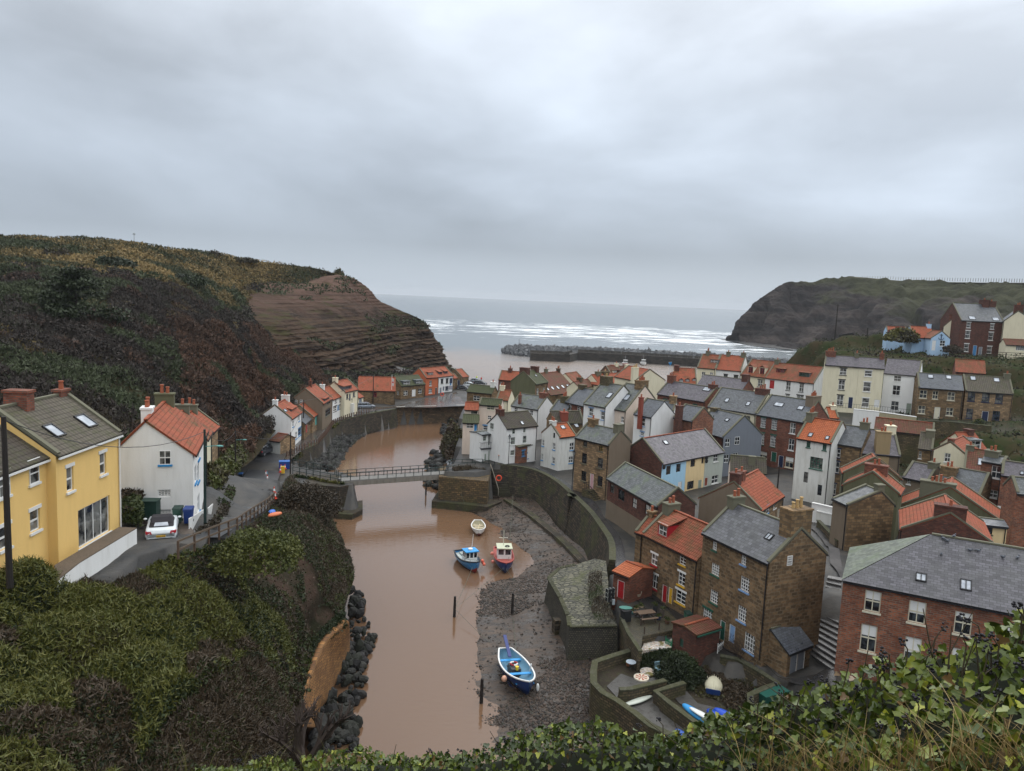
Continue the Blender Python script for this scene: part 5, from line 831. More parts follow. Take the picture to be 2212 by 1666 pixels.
# plateau on top of the right headland and the scar at its foot
top = [q[0] for q in RC[6:]]; PL = loft([[q + Vector((0,0,-.6)), q + Vector((25,30,1.)), q + Vector((90,100,1)), q + Vector((220,220,1))] for q in top],60,12)
struct(bigmesh('headland_field', PL.reshape(-1,3), gridfaces(60,12), grit((.12,.10,.055),(.08,.085,.04),(.13,.11,.065),.3,.9,.2,.1), None, True))
SC_ = [[Z('T', 1530,398,.2), Z('T', 1600,410,.5)],[Z('T', 1620,400,.9), Z('T', 1700,432,.5)],[Z('T', 1750,415,1.2), Z('T', 1850,450,.5)],[Z('T', 1900,425,1.5), Z('T', 2000,470,.4)]]
SCP = loft([[a, a.lerp(b_, .5), b_] for a, b_ in SC_],90,24); SCP[..., 2] += (vnoise(SCP.reshape(-1,3),.06,2,4).reshape(90,24) - .45) * 2.4
struct(bigmesh('rock_scar', SCP.reshape(-1,3), gridfaces(90,24), DARKR, None, True))
# near left bank below the lane
LB = [[Dd('O', -450,1330,33), Dd('O', -450,1450,29), Dd('O', -450,1560,26), Dd('O', -450,1680,23), Dd('O', -450,1950,19)],[Dd('O', -150,1300,36), Dd('O', -150,1400,31.5), Dd('O', -150,1500,28), Dd('O', -150,1620,24.5), Dd('O', -150,1850,20)],[Dd('O', 60,1275,36.5), Dd('O', 80,1380,33), Dd('O', 100,1490,29.5), Dd('O', 110,1610,26), Dd('O', 110,1850,21)],
      [Dd('O', 250,1250,38.5), Dd('O', 265,1350,35), Dd('O', 275,1470,31.5), Dd('O', 280,1600,27.5), Dd('O', 280,1850,22)],[Dd('O', 350,1212,42), Dd('O', 375,1310,38), Dd('O', 400,1430,34.5), Dd('O', 420,1580,30), Dd('O', 420,1850,24)],[Zroad('B', 60,1640), Dd('O', 500,1260,45), Dd('O', 520,1390,40), Dd('O', 530,1550,34), Dd('O', 530,1850,27)],[Zroad('B', 380,1395), Dd('O', 615,1200,58), Dd('O', 630,1330,50), Dd('O', 630,1520,42), Dd('O', 610,1850,31)],
      [Zroad('B', 470,1270), Dd('O', 690,1130,73), Dd('O', 705,1270,62.5), Dd('O', 625,1450,51), Dd('O', 600,1750,38)],[Z('B', 560,1110,4.6), Dd('O', 742,1190,74), Z('W', 628,395,5.5), Z('W', 245,960,4.9), Z('W', 120,1500,4.6)],[Z('B', 600,1100,4.), Z('B', 880,1480,.6), Z('W', 600,640,.8), Z('W', 380,1000,.5), Z('W', 150,1480,.5)]]
for q in LB[8][3:] + LB[9][3:]: q.x -= 1.4
LB[8][2].x -= .8
for q in LB[8][2:]: q.z -= .6; q.x -= .5
LBG = NB('bank_earth'); o = LBG.co(); LBG.set(color=LBG.mix(LBG.mapr(LBG.noise(o, .25,7,.7),.42,.6,0,1), c4((.06,.038,.028)), c4((.022,.022,.012))), rough=.95, spec=.08); LBG.bump(LBG.noise(o, 1.5,7,.75),1., .3)
LP = hill('left_bank', LB, 170,130, LBG.m, .9,.16)
# slope under the viewpoint
VS = NB('viewpoint_earth'); VS.set(color=(.03,.028,.015,1), rough=.9)
vv = loft([[Vector((x, 1.2,31.2)), Vector((x, 3.2,30.6)), Vector((x * 1.1,6,28.)), Vector((x * 1.25,11,22.)), Vector((x * 1.3,20,12.)), Vector((x * 1.3,30,4.))] for x in (-9,-6,-3,0,3,6,10)],40,30)
k0 = np.clip((vv[..., 0] - .5) / 4., 0,1); vv[..., 2] += 0; struct(bigmesh('viewpoint_slope', vv.reshape(-1,3), gridfaces(40,30), VS.m, None, True))
# ---------------------------------------------------------------- walls along a line
def runoff(pts, dist):                     # plan offset of a polyline to its left
 out = []
 for i, p in enumerate(pts):
  d0 = (pts[i] - pts[max(i - 1,0)]); d1 = (pts[min(i + 1, len(pts) - 1)] - pts[i]); d = Vector((d0.x + d1.x, d0.y + d1.y, 0)) if True else None
  d0.z = 0; d1.z = 0; a = (d0.normalized() if d0.length > 1e-4 else Vector()) + (d1.normalized() if d1.length > 1e-4 else Vector()); a.normalize(); out.append(Vector((p.x - a.y * dist, p.y + a.x * dist, p.z)))
 return out
def densify(pts, step=1.5):
 out = []
 for a, b_ in zip(pts[:-1], pts[1:]):
  n_ = max(1, int((b_ - a).length / step)); out += [a.lerp(b_, i / n_) for i in range(n_)]
 return out + [pts[-1]]
def smooth(pts, it=2):
 for _ in range(it): pts = [pts[0]] + [pts[i - 1] * .25 + pts[i] * .5 + pts[i + 1] * .25 for i in range(1, len(pts) - 1)] + [pts[-1]]
 return pts
def wallrun(mb, outer, inner, z0, z1=None, batter=0.):
 U = 0
 for i in range(len(outer) - 1):
  a, b_ = outer[i], outer[i + 1]; c_, d_ = inner[i], inner[i + 1]; L_ = (b_ - a).length; za, zb_ = (a.z, b_.z) if z1 is None else (z1, z1)
  na = (a - c_).normalized() * batter; nb_ = (b_ - d_).normalized() * batter
  A0, B0_ = Vector((a.x + na.x, a.y + na.y, z0)), Vector((b_.x + nb_.x, b_.y + nb_.y, z0)); A1, B1 = Vector((a.x, a.y, za)), Vector((b_.x, b_.y, zb_)); C0, D0 = Vector((c_.x, c_.y, z0)), Vector((d_.x, d_.y, z0)); C1, D1 = Vector((c_.x, c_.y, za)), Vector((d_.x, d_.y, zb_))
  hh = za - z0; th = (a - c_).length
  mb.face([A0, B0_, B1, A1],[(U, 0),(U + L_, 0),(U + L_, hh),(U, hh)]); mb.face([D0, C0, C1, D1],[(U + L_, 0),(U, 0),(U, hh),(U + L_, hh)]); mb.face([A1, B1, D1, C1],[(U, 0),(U + L_, 0),(U + L_, th),(U, th)])
  if i == 0: mb.face([C0, A0, A1, C1],[(0,0),(th, 0),(th, hh),(0, hh)])
  if i == len(outer) - 2: mb.face([B0_, D0, D1, B1],[(0,0),(th, 0),(th, hh),(0, hh)])
  U += L_
def wall_thing(name, label, pts, z0, thick, mat, side=1, batter=0., cope=STONEG, z1=None, dens=1.2, cat='wall', ch_=.12, group=None):
 pts = densify(pts, dens); inn = runoff(pts, thick * side); T = thing(name, label, cat, pts[0], group); m_ = MB(); wallrun(m_, pts, inn, z0, z1, batter); m_.build('wall', mat, T)
 if cope:
  o2 = runoff(pts, -.05 * side); i2 = runoff(pts, (thick + .05) * side); m_ = MB()
  for i in range(len(pts) - 1):
   q = [o2[i], o2[i + 1], i2[i + 1], i2[i]]; m_.hexa([Vector((p.x, p.y, (z1 if z1 is not None else p.z) + .003)) for p in q] + [Vector((p.x, p.y, (z1 if z1 is not None else p.z) + ch_)) for p in q])
  m_.build('coping', cope, T)
 return T
DWALL = masonry((.075,.062,.045),(.04,.035,.028),(.025,.023,.02),.62,.3,.03,.6,.35)
QW = masonry((.085,.07,.05),(.04,.035,.028),(.018,.017,.015),.7,.32,.03,.6,.65)
COBW = masonry((.10,.095,.075),(.07,.066,.052),(.035,.033,.028),.22,.16,.03,.3,.25)
MOSSC = grit((.085,.085,.04),(.06,.062,.035),(.13,.125,.09),2., .9,.6)
RQs = smooth(densify(RQ, 1.5),3)
wall_thing('quay_wall', 'long curved dark masonry river wall with mossy coping above the mud', RQs, -.4,.65, QW, 1,1.1, MOSSC)
led = PZ('J', [(-260,520),(0,680),(340,955),(600,1230)],1.15); led = smooth(densify(led, 1.5),2)
wall_thing('wall_footing', 'low slimy stone footing ledge along the base of the river wall', led, -.4,1.1, QW, 1,.1, None, 1.15)
wall_thing('quay_wall', 'mossy curved retaining wall under the post fence on the far bank', smooth(densify(UW[1:],1.5),3),.3,.6, DWALL, 1,.4, MOSSC)
wall_thing('quay_wall', 'straight brown stone quay wall below the harbour front', densify(FW, 2),-.3,.7, masonry((.15,.105,.06),(.10,.07,.045),(.05,.04,.03),.8,.35,.03,.5),1,.3, plain((.25,.24,.21),.8))
# right abutment of the footbridge and the flight of steps beside it
ABM = masonry((.17,.12,.06),(.10,.075,.045),(.05,.042,.03),.6,.3,.03,.5,.35)
q0, q1 = Z('B', 1878,1105,4.75), Z('B', 2330,1130,4.75)
AB = [(q0.x, q0.y),(q1.x - .3, q1.y - 1.2),(-2.8,118.3),(-6.3,123.5),(-11.5,120)]
T = thing('bridge_abutment', 'brown stone abutment at the right end of the footbridge', 'abutment', (AB[0][0], AB[0][1],0)); m_ = MB(); m_.prism(AB, 1.1,4.75); m_.build('masonry', ABM, T)
m_ = MB(); a_ = Z('B', 1835,1240,.9); m_.prism([(q0.x - .9, q0.y - 1.1),(q1.x - .2, q1.y - 2.6),(q1.x + 2, q1.y + 1),(q0.x - .5, q0.y + 6)],-.5,1.1); m_.build('plinth', QW, T)
lp = [(-33.5,110.2),(-29,106.4),(-24.6,105.8),(-22.9,107.6),(-23.8,112.6),(-28,114.2),(-33,116)]
T = thing('bridge_abutment', 'mossy dark abutment at the left end of the footbridge', 'abutment', (lp[0][0], lp[0][1],0)); m_ = MB(); m_.prism(lp, .8,4.45); m_.build('masonry', DWALL, T)
m_ = MB(); m_.prism([(-27,104.6),(-22.4,104.4),(-21.4,107.2),(-22.4,112),(-26,110)],-.5,.8); m_.build('plinth', QW, T)
# footbridge
b0, b1 = Z('B', 1062,1140,4.85), Z('B', 1905,1083,4.85); bd = (b1 - b0).normalized(); bn = Vector((-bd.y, bd.x, 0))
if bn.y < 0: bn = -bn
b1e = b1 + bd * 1.0; b0e = b0 - bd * .8; WB = 2.0
T = thing('footbridge', 'narrow concrete footbridge with dark green railings over the brown beck', 'bridge', b0)
DECK = plaster((.17,.165,.155),.5); RAIL = plain((.014,.028,.026),.5); RUST = plaster((.20,.185,.16),.9)
m_ = MB(); m_.hexa([b0e, b1e, b1e + bn * WB, b0e + bn * WB] and [p + Vector((0,0,-.14)) for p in (b0e, b1e, b1e + bn * WB, b0e + bn * WB)] + [b0e, b1e, b1e + bn * WB, b0e + bn * WB]); m_.build('deck', DECK, T)
for off in (.12, WB - .12):
 m_ = MB(); a_, c_ = b0e + bn * off, b1e + bn * off; m_.bar(a_ + Vector((0,0,-.5)), c_ + Vector((0,0,-.5)),.22,.7)
 nst = 17
 for i in range(nst): p = a_.lerp(c_, (i + .5) / nst) - bn * (.14 if off < 1 else -.14); m_.bar(p + Vector((0,0,-.84)), p + Vector((0,0,-.16)),.1,.1)
 m_.build('girder', RUST, T)
m_ = MB(); m_.box(b0 + bn * 1 + bd * .5 + Vector((0,0,-5)),.5, WB, 4.2, bd, bn); m_.build('pier', RUST, T)
def railing(T, pts, h, mat, step=1.35, rails=(1., .5), r=.035, name='railing', pr=.045):
 m_ = MB(); pts = densify(pts, step)
 for p in pts: m_.bar(p, p + Vector((0,0, h)), pr * 2)
 for k_ in rails:
  for a, b_ in zip(pts[:-1], pts[1:]): m_.bar(a + Vector((0,0, h * k_)), b_ + Vector((0,0, h * k_)), r * 2)
 return m_.build(name, mat, T)
railing(T, [b0e + bn * .06, b1e + bn * .06],1.15, RAIL); railing(T, [b0e + bn * (WB - .06), b1e + bn * (WB - .06)],1.15, RAIL)
T = thing('approach_railing', 'green railings along the walkway at the left end of the footbridge', 'railing', b0e)
railing(T, [Z('B', 590,1082,4.5), Z('B', 830,1128,4.5), b0e + bn * .06 - Vector((0,0,.35))],1.15, RAIL); railing(T, [Z('B', 590,1015,4.5), Z('B', 960,1082,4.5), b0e + bn * 1.94 - Vector((0,0,.35))],1.15, RAIL)
T = thing('approach_railing', 'green railings over the stone abutment at the right end of the footbridge', 'railing', b1e)
railing(T, [b1e + bn * .06, Z('C', 60,1165,4.8), Z('C', 205,1140,4.8)],1.1, RAIL); railing(T, [b1e + bn * 1.94, Z('C', 0,1120,4.8), Z('C', 270,1060 + 58,5.)],1.1, RAIL); railing(T, [Z('C', 275,1118,5.), Z('C', 375,1135,5.2)],1., RAIL, 1.2)
T = thing('stone_steps', 'dark stone steps climbing from the mud beside the bridge abutment', 'steps', Z('C', 400,1350,1)); m_ = MB()
s0, s1 = Z('C', 415,1372,1.2), Z('C', 345,1150,5.); s0r, s1r = Z('C', 440,1350,1.2), Z('C', 405,1140,5.)
for i in range(15):
 f0, f1 = i / 15,(i + 1) / 15; a, b_ = s0.lerp(s1, f0), s0.lerp(s1, f1); w_d = Vector((1.9,.35,0)); zt = 1.2 + 3.8 * f1
 m_.hexa([Vector((p.x, p.y, 0)) for p in (a, a + w_d, b_ + w_d, b_)] + [Vector((p.x, p.y, zt)) for p in (a, a + w_d, b_ + w_d, b_)])
m_.build('steps', masonry((.07,.062,.05),(.045,.04,.033),(.02,.02,.018),.9,.2,.02,.5,.3), T)
m_ = MB(); m_.bar(s0 + Vector((-.1,0,.9)), s1 + Vector((-.1,0,.9)),.07); m_.bar(s1 + Vector((-.1,0,-.2)), s1 + Vector((-.1,0,.9)),.07); m_.bar(s0 + Vector((-.1,0,-.2)), s0 + Vector((-.1,0,.9)),.07); m_.build('handrail', PALEST, T)
# cobbled bastion
bt = [('M', 1075,672,3.6),('M', 1175,585,3.7),('M', 1310,555,3.9),('M', 1480,500,4.6),('M', 1580,520,5.2),('M', 1600,700,5.1),('M', 1610,900,4.8),('M', 1680,1092,3.9),('M', 1260,1100,3.6),('M', 1248,1010,3.6),('M', 1180,850,3.6)]
bp_ = [Z(c_, x, y, z) for c_, x, y, z in bt]
T = thing('cobbled_bastion', 'sloping cobbled stone bastion projecting onto the mud below the lane', 'bastion', bp_[0]); m_ = MB()
cen = sum(bp_, Vector()) / len(bp_); U = 0
for i in range(len(bp_)):
 a, b_ = bp_[i], bp_[(i + 1) % len(bp_)]; oa, ob = (a - cen),(b_ - cen); oa.z = ob.z = 0; oa.normalize(); ob.normalize(); A0, B0_ = a + oa * .7, b_ + ob * .7; A0.z = B0_.z = -.4; L_ = (b_ - a).length
 m_.face([A0, B0_, b_, a] if (B0_ - A0).cross(a - A0).dot(oa) > 0 else [B0_, A0, a, b_],[(U, 0),(U + L_, 0),(U + L_, 4),(U, 4)]); U += L_
m_.build('masonry_face', COBW, T)
COB = NB('cobbles'); o = COB.co(); v1 = COB.n('ShaderNodeTexVoronoi', {'Vector': COB.scale(o, (1.8,2.9,1)), 'Scale': 1.}, feature='DISTANCE_TO_EDGE').outputs[0]; vc = COB.n('ShaderNodeTexVoronoi', {'Vector': COB.scale(o, (1.8,2.9,1)), 'Scale': 1.}).outputs[1]
cc = COB.mix(COB.n('ShaderNodeSeparateColor', {0: vc}).outputs[0], c4((.15,.14,.095)), c4((.06,.058,.045))); cc = COB.mix(COB.mapr(v1,.02,.10,1,0), cc, c4((.015,.016,.01))); cc = COB.mix(COB.mapr(COB.noise(o, .45,6,.75),.55,.66,0,.8), cc, c4((.07,.075,.022)))
COB.set(color=cc, rough=.8); COB.bump(COB.mapr(v1,0,.14,0,1),.9,.08)
fan = MB(); n_ = 10
for i in range(len(bp_)):
 a, b_ = bp_[i], bp_[(i + 1) % len(bp_)]; tri = [cen + Vector((0,0,.1)), a, b_]
 fan.face(tri if (b_ - a).cross(cen - a).z > 0 else [tri[0], tri[2], tri[1]])
fan.build('cobble_top', COB.m, T)
m_ = MB(); ed = [bp_[i] for i in (10,9,8,7)]; ed = [bp_[2], bp_[1], bp_[0]] + ed
for a, b_ in zip(ed[:-1], ed[1:]):
 L_ = (b_ - a).length; d = (b_ - a).normalized()
 for i in range(int(L_ / .3)): q = a + d * (.3 * i + .15); m_.bar(q - d * .12 + Vector((0,0,.03)), q + d * .12 + Vector((0,0,.03)),.42,.12)
m_.build('edge_stones', MOSSC, T)['kind'] = 'stuff'
m_ = MB(); m_.box(Z('M', 1150,1160,.7),.9,.9,1.5,(.9,.3,0),(-.3,.9,0)); tag(m_.build('outfall_box', QW, None, off=tuple(Z('M', 1150,1160,.7))), 'square concrete outfall block at the foot of the cobbled bastion', 'block')
# gardens and their walls
GW = masonry((.13,.105,.065),(.085,.07,.045),(.045,.04,.03),.45,.22,.03,.5,.45)
outer = PZ('N', [(520,652),(340,705),(178,760),(166,850),(170,940),(250,1020),(370,1085),(520,1190),(670,1310),(850,1390),(1000,1440),(1130,1480)],3.3)
inn = [(18.5,46.5),(22,49),(23,55),(19.5,57.5),(16.5,60.5),(13., 62.)]
gt = MB(); gt.prism([(p.x, p.y) for p in outer] + inn, -.4,2.55); struct(gt.build('garden_terrace', grit((.05,.035,.022),(.035,.03,.018),(.06,.06,.025),1.5,.85,.8)))
wall_thing('garden_wall', 'curved mossy garden wall rising from the mud around the lower patios', outer, -.4,.45, GW, -1,.5, MOSSC, dens=1.)
CONC = grit((.10,.095,.088),(.075,.07,.065),(.045,.04,.032),1.2,.45,.3)
def sheet(name, c, px, z, mat, dz=0.): m2 = MB(); P_ = PZ(c, px, z); m2.prism([(p.x, p.y) for p in P_], z - .05, z); return struct(m2.build(name, mat))
sheet('patio', 'N', [(260,960),(385,850),(540,905),(760,870),(760,905),(370,1010),(350,1060)],2.62, CONC)
sheet('patio', 'N', [(410,1110),(560,1030),(715,1030),(725,1180),(1020,1400),(860,1380),(670,1290)],2.62, CONC)
sheet('patio', 'N', [(820,1010),(960,1000),(1060,1110),(1230,1150),(1150,1230),(900,1110)],2.64, CONC)
wall_thing('garden_wall', 'mossy stone wall between the two lower patios', PZ('N', [(365,985),(460,980),(765,905)],3.5),2.4,.35, GW, -1,0, MOSSC)
wall_thing('garden_wall', 'stone wall with moss on top between the patio and the kayak garden', PZ('N', [(960,945),(712,1018),(830,1110),(1010,1245),(1180,1370),(1290,1440)],3.5),2.4,.35, GW, -1,0, MOSSC)
wall_thing('garden_wall', 'wall along the path at the right side of the kayak garden', PZ('N', [(1260,690),(1420,720),(1620,830),(1790,945),(1545,1050),(1555,1130)],3.9),2.4,.4, GW, -1,0, MOSSC)
# upper terrace with picnic table, and the pebble mosaic
pt = PZ('N', [(372,350),(385,260),(470,190),(760,262),(900,400),(835,470),(575,525),(560,640),(535,655),(440,500)],4.35)
gt = MB(); gt.prism([(p.x, p.y) for p in pt],0.2,4.35); T = thing('picnic_terrace', 'raised stone terrace beside the lane where the picnic table stands', 'terrace', pt[0]); o_ = gt.build('masonry', GW, T)
m_ = MB(); m_.prism([(p.x, p.y) for p in [q.lerp(sum(pt, Vector()) / len(pt),.04) for q in pt]],4.34,4.37); m_.build('paving', grit((.085,.078,.055),(.05,.045,.03),(.11,.09,.045),1.6,.4,.5), T)
wall_thing('terrace_edge', 'low wall along the river side of the picnic terrace', PZ('N', [(375,350),(440,500),(545,660)],4.6),3.8,.25, GW, 1,0, MOSSC)
MOS = NB('pebble_mosaic'); o = MOS.co(); vv_ = MOS.n('ShaderNodeTexVoronoi', {'Vector': o, 'Scale': 9.}).outputs[1]; hs_ = MOS.n('ShaderNodeSeparateColor', {0: vv_})
mc = MOS.ramp(hs_.outputs[0],[(.0,(.55,.53,.48)),(.3,(.42,.33,.22)),(.5,(.22,.25,.30)),(.7,(.6,.58,.52)),(.85,(.35,.18,.10)),(1., (.5,.5,.5))]); mc = MOS.mix(MOS.mapr(MOS.noise(o, .9,4),.54,.6,0,1), mc, c4((.12,.10,.02)))
MOS.set(color=mc, rough=.7)
mp_ = PZ('N', [(575,530),(832,488),(832,622),(558,648),(585,590)],3.7); gt = MB(); gt.prism([(p.x, p.y) for p in mp_],2.3,3.7); tag(gt.build('pebble_mosaic', MOS.m, None, off=tuple(mp_[0])), 'whitish pebble mosaic platform with a mossy patch beside the brick shed', 'mosaic')
for (x, y, r_, l_) in ((565,880,.62, 'round shell mosaic with red rays on the lower patio'),(625,830,.68, 'blue and white pebble mosaic on the lower patio'), ):
 p = Z('N', x, y, 2.72); m_ = MB(); m_.tube([p - Vector((0,0,.1)), p], r_, 20)
 if 'red' in l_:
  T = thing('mosaic_disc', l_, 'mosaic', p); m_.build('disc', plain((.62,.56,.45),.7), T); m_ = MB()
  for k_ in range(8): a = k_ * .7854; m_.face([p + Vector((0,0,.006)), p + Vector((math.cos(a) * .5, math.sin(a) * .5,.006)), p + Vector((math.cos(a + .35) * .5, math.sin(a + .35) * .5,.006))])
  m_.build('rays', plain((.35,.07,.03),.7), T)
 else: tag(m_.build('mosaic_disc', MOS.m, None, off=tuple(p)), l_, 'mosaic')
# retaining wall of orange brick on the left bank
ow0 = [Z('W', 625,380,5.6), Z('W', 550,430,5.6), Z('W', 395,590,5.4), Z('W', 245,955,5.), Z('W', 212,1200,4.4), Z('W', 200,1320,4.3)]
ow1 = [Z('W', 626,640,1.), Z('W', 600,730,.9), Z('W', 540,850,.8), Z('W', 440,1060,.8), Z('W', 370,1160,.8), Z('W', 320,1330,.8)]
P_ = loft([[b_, a.lerp(b_, .5), a] for a, b_ in zip(ow0, ow1)],60,10); uu = np.cumsum(np.r_[0, np.linalg.norm(np.diff(P_[:, 0], axis=0), axis=1)]); UVs = np.stack([np.repeat(uu, 10), np.tile(np.linspace(0,4.6,10),60)],-1)
OWM = masonry((.34,.18,.065),(.25,.115,.045),(.12,.075,.035),.4,.17,.03,.35)
Wt = bigmesh('retaining_wall', P_.reshape(-1,3), gridfaces(60,10), OWM, None, True, UVs); sdm = Wt.modifiers.new('solid', 'SOLIDIFY'); sdm.thickness = .5; sdm.offset = 0; tag(Wt, 'tall ochre brick retaining wall leaning against the overgrown left bank', 'wall')
# boulders at the foot of that wall: one shape family, copied
BM = []
for k_ in range(6):
 m_ = MB(); m_.ell((0,0,0),(.62,.5,.42),7,5); m_.v = [tuple(Vector(v) * (1 + .32 * mnoise.noise(Vector(v) * 1.7 + Vector((k_ * 7,3,1))))) for v in m_.v]; o_ = m_.build('boulder', ROCKT); BM.append(o_.data); bpy.data.objects.remove(o_)
 a = BM[-1].attributes.new('tint', 'FLOAT', 'POINT'); a.data.foreach_set('value', [.12 + .14 * k_] * len(BM[-1].vertices))
edgeL = PZ('W', [(660,120),(640,330),(625,640),(540,850),(370,1150),(320,1400),(330,1560)],.7); edgeR = PZ('W', [(740,130),(800,360),(860,560),(800,720),(770,950),(750,1200),(700,1520)],0)
k_ = 0
for i in range(230):
 t = rng.random() * (len(edgeL) - 1.001); j = int(t); f = t - j; a = edgeL[j].lerp(edgeL[j + 1], f); b_ = edgeR[j].lerp(edgeR[j + 1], f); s = rng.random(); p = a.lerp(b_, s * .97 + .02); sc = .4 + rng.random() ** 2 * .85
 o_ = bpy.data.objects.new('boulder', BM[i % 6]); COL.objects.link(o_); o_.location = (p.x, p.y, p.z + .15 + (.25 if i > 150 else 0) * sc); o_.rotation_euler = (rng.random() * 6, rng.random() * 6, rng.random() * 6); o_.scale = (sc, sc * (.8 + .4 * rng.random()), sc * .85)
 tag(o_, 'dark wet boulder piled at the foot of the ochre retaining wall', 'boulder', 'boulders below the ochre retaining wall')
# left lane surface
def drape(name, left, rightp, mat, dz=.06, nv=6):
 L_ = [l for l in left]; P_ = loft([[a, a.lerp(b_, .33), a.lerp(b_, .66), b_] for a, b_ in zip(L_, rightp)], len(left) * 14, nv); P_[..., 2] = gh(P_[..., 0], P_[..., 1]) + dz
 return P_
ASPH = grit((.055,.056,.060),(.085,.086,.09),(.035,.035,.038),1., .3,.25,.5)
rl = [Zroad('V', 1130,235), Zroad('V', 1260,170), Zroad('B', 10,1420), Zroad('B', 60,1260), Zroad('B', 190,1060), Z('B', 260,960,4.7), Z('B', 250,900,4.8)]
rr_ = [Zroad('V', 1380,235), Zroad('V', 1500,160), Zroad('B', 370,1385), Zroad('B', 420,1240), Zroad('B', 480,1080), Z('B', 510,960,4.7), Z('B', 560,880,4.8)]
P_ = loft([[a, a.lerp(b_, .33), a.lerp(b_, .66), b_] for a, b_ in zip(rl, rr_)],90,8); struct(bigmesh('lane', P_.reshape(-1,3) + [0,0,.12], gridfaces(90,8), ASPH, None, True))
rl2 = PZ('B', [(250,900),(560,850),(680,760),(760,680),(850,610),(960,560),(1100,500),(1500,470),(1800,400),(2030,345)],4.8); rr2 = PZ('B', [(560,955),(700,855),(830,745),(890,660),(960,625),(1080,580),(1250,530),(1510,488),(1800,484),(2120,472)],4.8)
P_ = loft([[a, a.lerp(b_, .5), b_] for a, b_ in zip(rl2, rr2)],110,6); P_[..., 2] = np.maximum(gh(P_[..., 0], P_[..., 1]) + .1, P_[..., 2] * 0 + 4.3); struct(bigmesh('quay_road', P_.reshape(-1,3), gridfaces(110,6), grit((.10,.085,.075),(.065,.057,.052),(.14,.12,.105),.8,.16,.2,.6), None, True))
ll = PZ('J', [(60,190),(280,290),(520,480),(700,650),(880,900),(925,1060),(930,1200),(1120,1440),(1130,1600)],4.95); lr = PZ('J', [(200,220),(470,370),(740,560),(860,740),(1010,920),(1065,1060),(1090,1220),(1250,1520),(1290,1659)],4.95)
P_ = loft([[a, a.lerp(b_, .5), b_] for a, b_ in zip(ll, lr)],100,6); P_[..., 2] = gh(P_[..., 0], P_[..., 1]) + .12; struct(bigmesh('riverside_lane', P_.reshape(-1,3), gridfaces(100,6), grit((.032,.033,.036),(.05,.05,.053),(.022,.022,.024),1., .25,.25,.5), None, True))
ll = PZ('N', [(360,150),(470,185),(760,262),(890,390),(1130,470),(1260,560),(1500,680),(1840,890),(2000,1000),(1800,1150)],4.3); lr = PZ('N', [(560,100),(700,190),(950,330),(1060,410),(1260,520),(1330,600),(1640,760),(1870,870),(2300,850),(2250,1150)],4.3)
P_ = loft([[a, a.lerp(b_, .5), b_] for a, b_ in zip(ll, lr)],90,6); P_[..., 2] = gh(P_[..., 0], P_[..., 1]) + .1; struct(bigmesh('flagged_path', P_.reshape(-1,3), gridfaces(90,6), grit((.034,.032,.032),(.05,.047,.045),(.02,.02,.02),1., .22,.25,.5), None, True))
# cobbled bank steps
BL, BR, TL, TR_ = Z('Q', 330,700,4.3), Z('Q', 545,850,4.3), Z('Q', 485,-15,8.5), Z('Q', 606,5,8.5)
T = thing('cobbled_steps', 'broad wet stone steps climbing between the brown stone house and the brick hall', 'steps', BL); m_ = MB(); ns = 17
for i in range(ns):
 f0, f1 = i / ns, (i + 1) / ns; g = lambda a, b_, f: a.lerp(b_, f); q = [g(BL, TL, f0), g(BR, TR_, f0), g(BR, TR_, f1), g(BL, TL, f1)]; zt = 4.3 + (i + 1) * 4.2 / ns
 m_.hexa([Vector((p.x, p.y, 2.5)) for p in q] + [Vector((p.x, p.y, zt - (0. if j > 1 else .05))) for j, p in enumerate(q)])
m_.build('steps', grit((.105,.10,.10),(.07,.068,.066),(.045,.042,.04),1.2,.25,.3,.6), T)
m_ = MB(); P_ = [Z('I', 1970,1180,8.55), Z('I', 2115,1380,8.55), Z('I', 2040,1110,8.7), Z('I', 2000,1060,8.7), Z('I', 1860,900,8.5), Z('I', 1760,780,8.2), Z('I', 1680,780,8.)]; 
cs = PZ('I', [(1955,1250),(1930,1050),(1800,850),(1500,700),(1400,560),(1420,440)],8.5); ce = PZ('I', [(2095,1380),(2060,1120),(1990,1000),(1600,720),(1530,560),(1520,440)],8.5)
P_ = loft([[a, a.lerp(b_, .5), b_] for a, b_ in zip(cs, ce)],60,6); P_[..., 2] = gh(P_[..., 0], P_[..., 1]) + .12; struct(bigmesh('cobbled_street', P_.reshape(-1,3), gridfaces(60,6), masonry((.075,.075,.08),(.04,.04,.044),(.02,.02,.02),.3,.16,.03,.5), None, True))
# yard wall and white yard by the cobbled street
m_ = MB(); wall_thing('yard_wall', 'white painted yard wall behind the cobbled street', [Z('I', 1755,570,9.6), Z('I', 2065,640,9.6)],6.5,.3, PW, 1,0, WHITE)
wall_thing('yard_wall', 'white painted lower yard wall with small bench below it', [Z('I', 1805,660,8.8), Z('I', 2065,720,8.8)],6.5,.3, PWD, 1,0, WHITE)
wall_thing('yard_wall', 'mossy stone wall beside the top of the cobbled steps', [Z('I', 1810,760,8.8), Z('I', 2030,990,8.6)],6.5,.35, GW, 1,0, MOSSC)
wall_thing('terrace_wall', 'whitewashed lower storey wall in front of the cream terrace', [Dd('F', 335,1470,143), Dd('F', 618,1500,141)],8.5,.5, PW, 1,0, WHITE); wall_thing('terrace_wall', 'weathered cream parapet wall in front of the bright white terrace house', [Dd('F', 622,1502,141), Dd('F', 1028,1558,138)],8.5,.5, plaster((.33,.29,.19),.7),1,0, WHITE)
wall_thing('terrace_wall', 'brown stone retaining wall below the stone terrace houses', [Dd('F', 1030,1600,137), Dd('F', 1400,1610,133), Dd('F', 1850,1660,128)],7,.5, STONE_MOSS, 1,0, MOSSC)
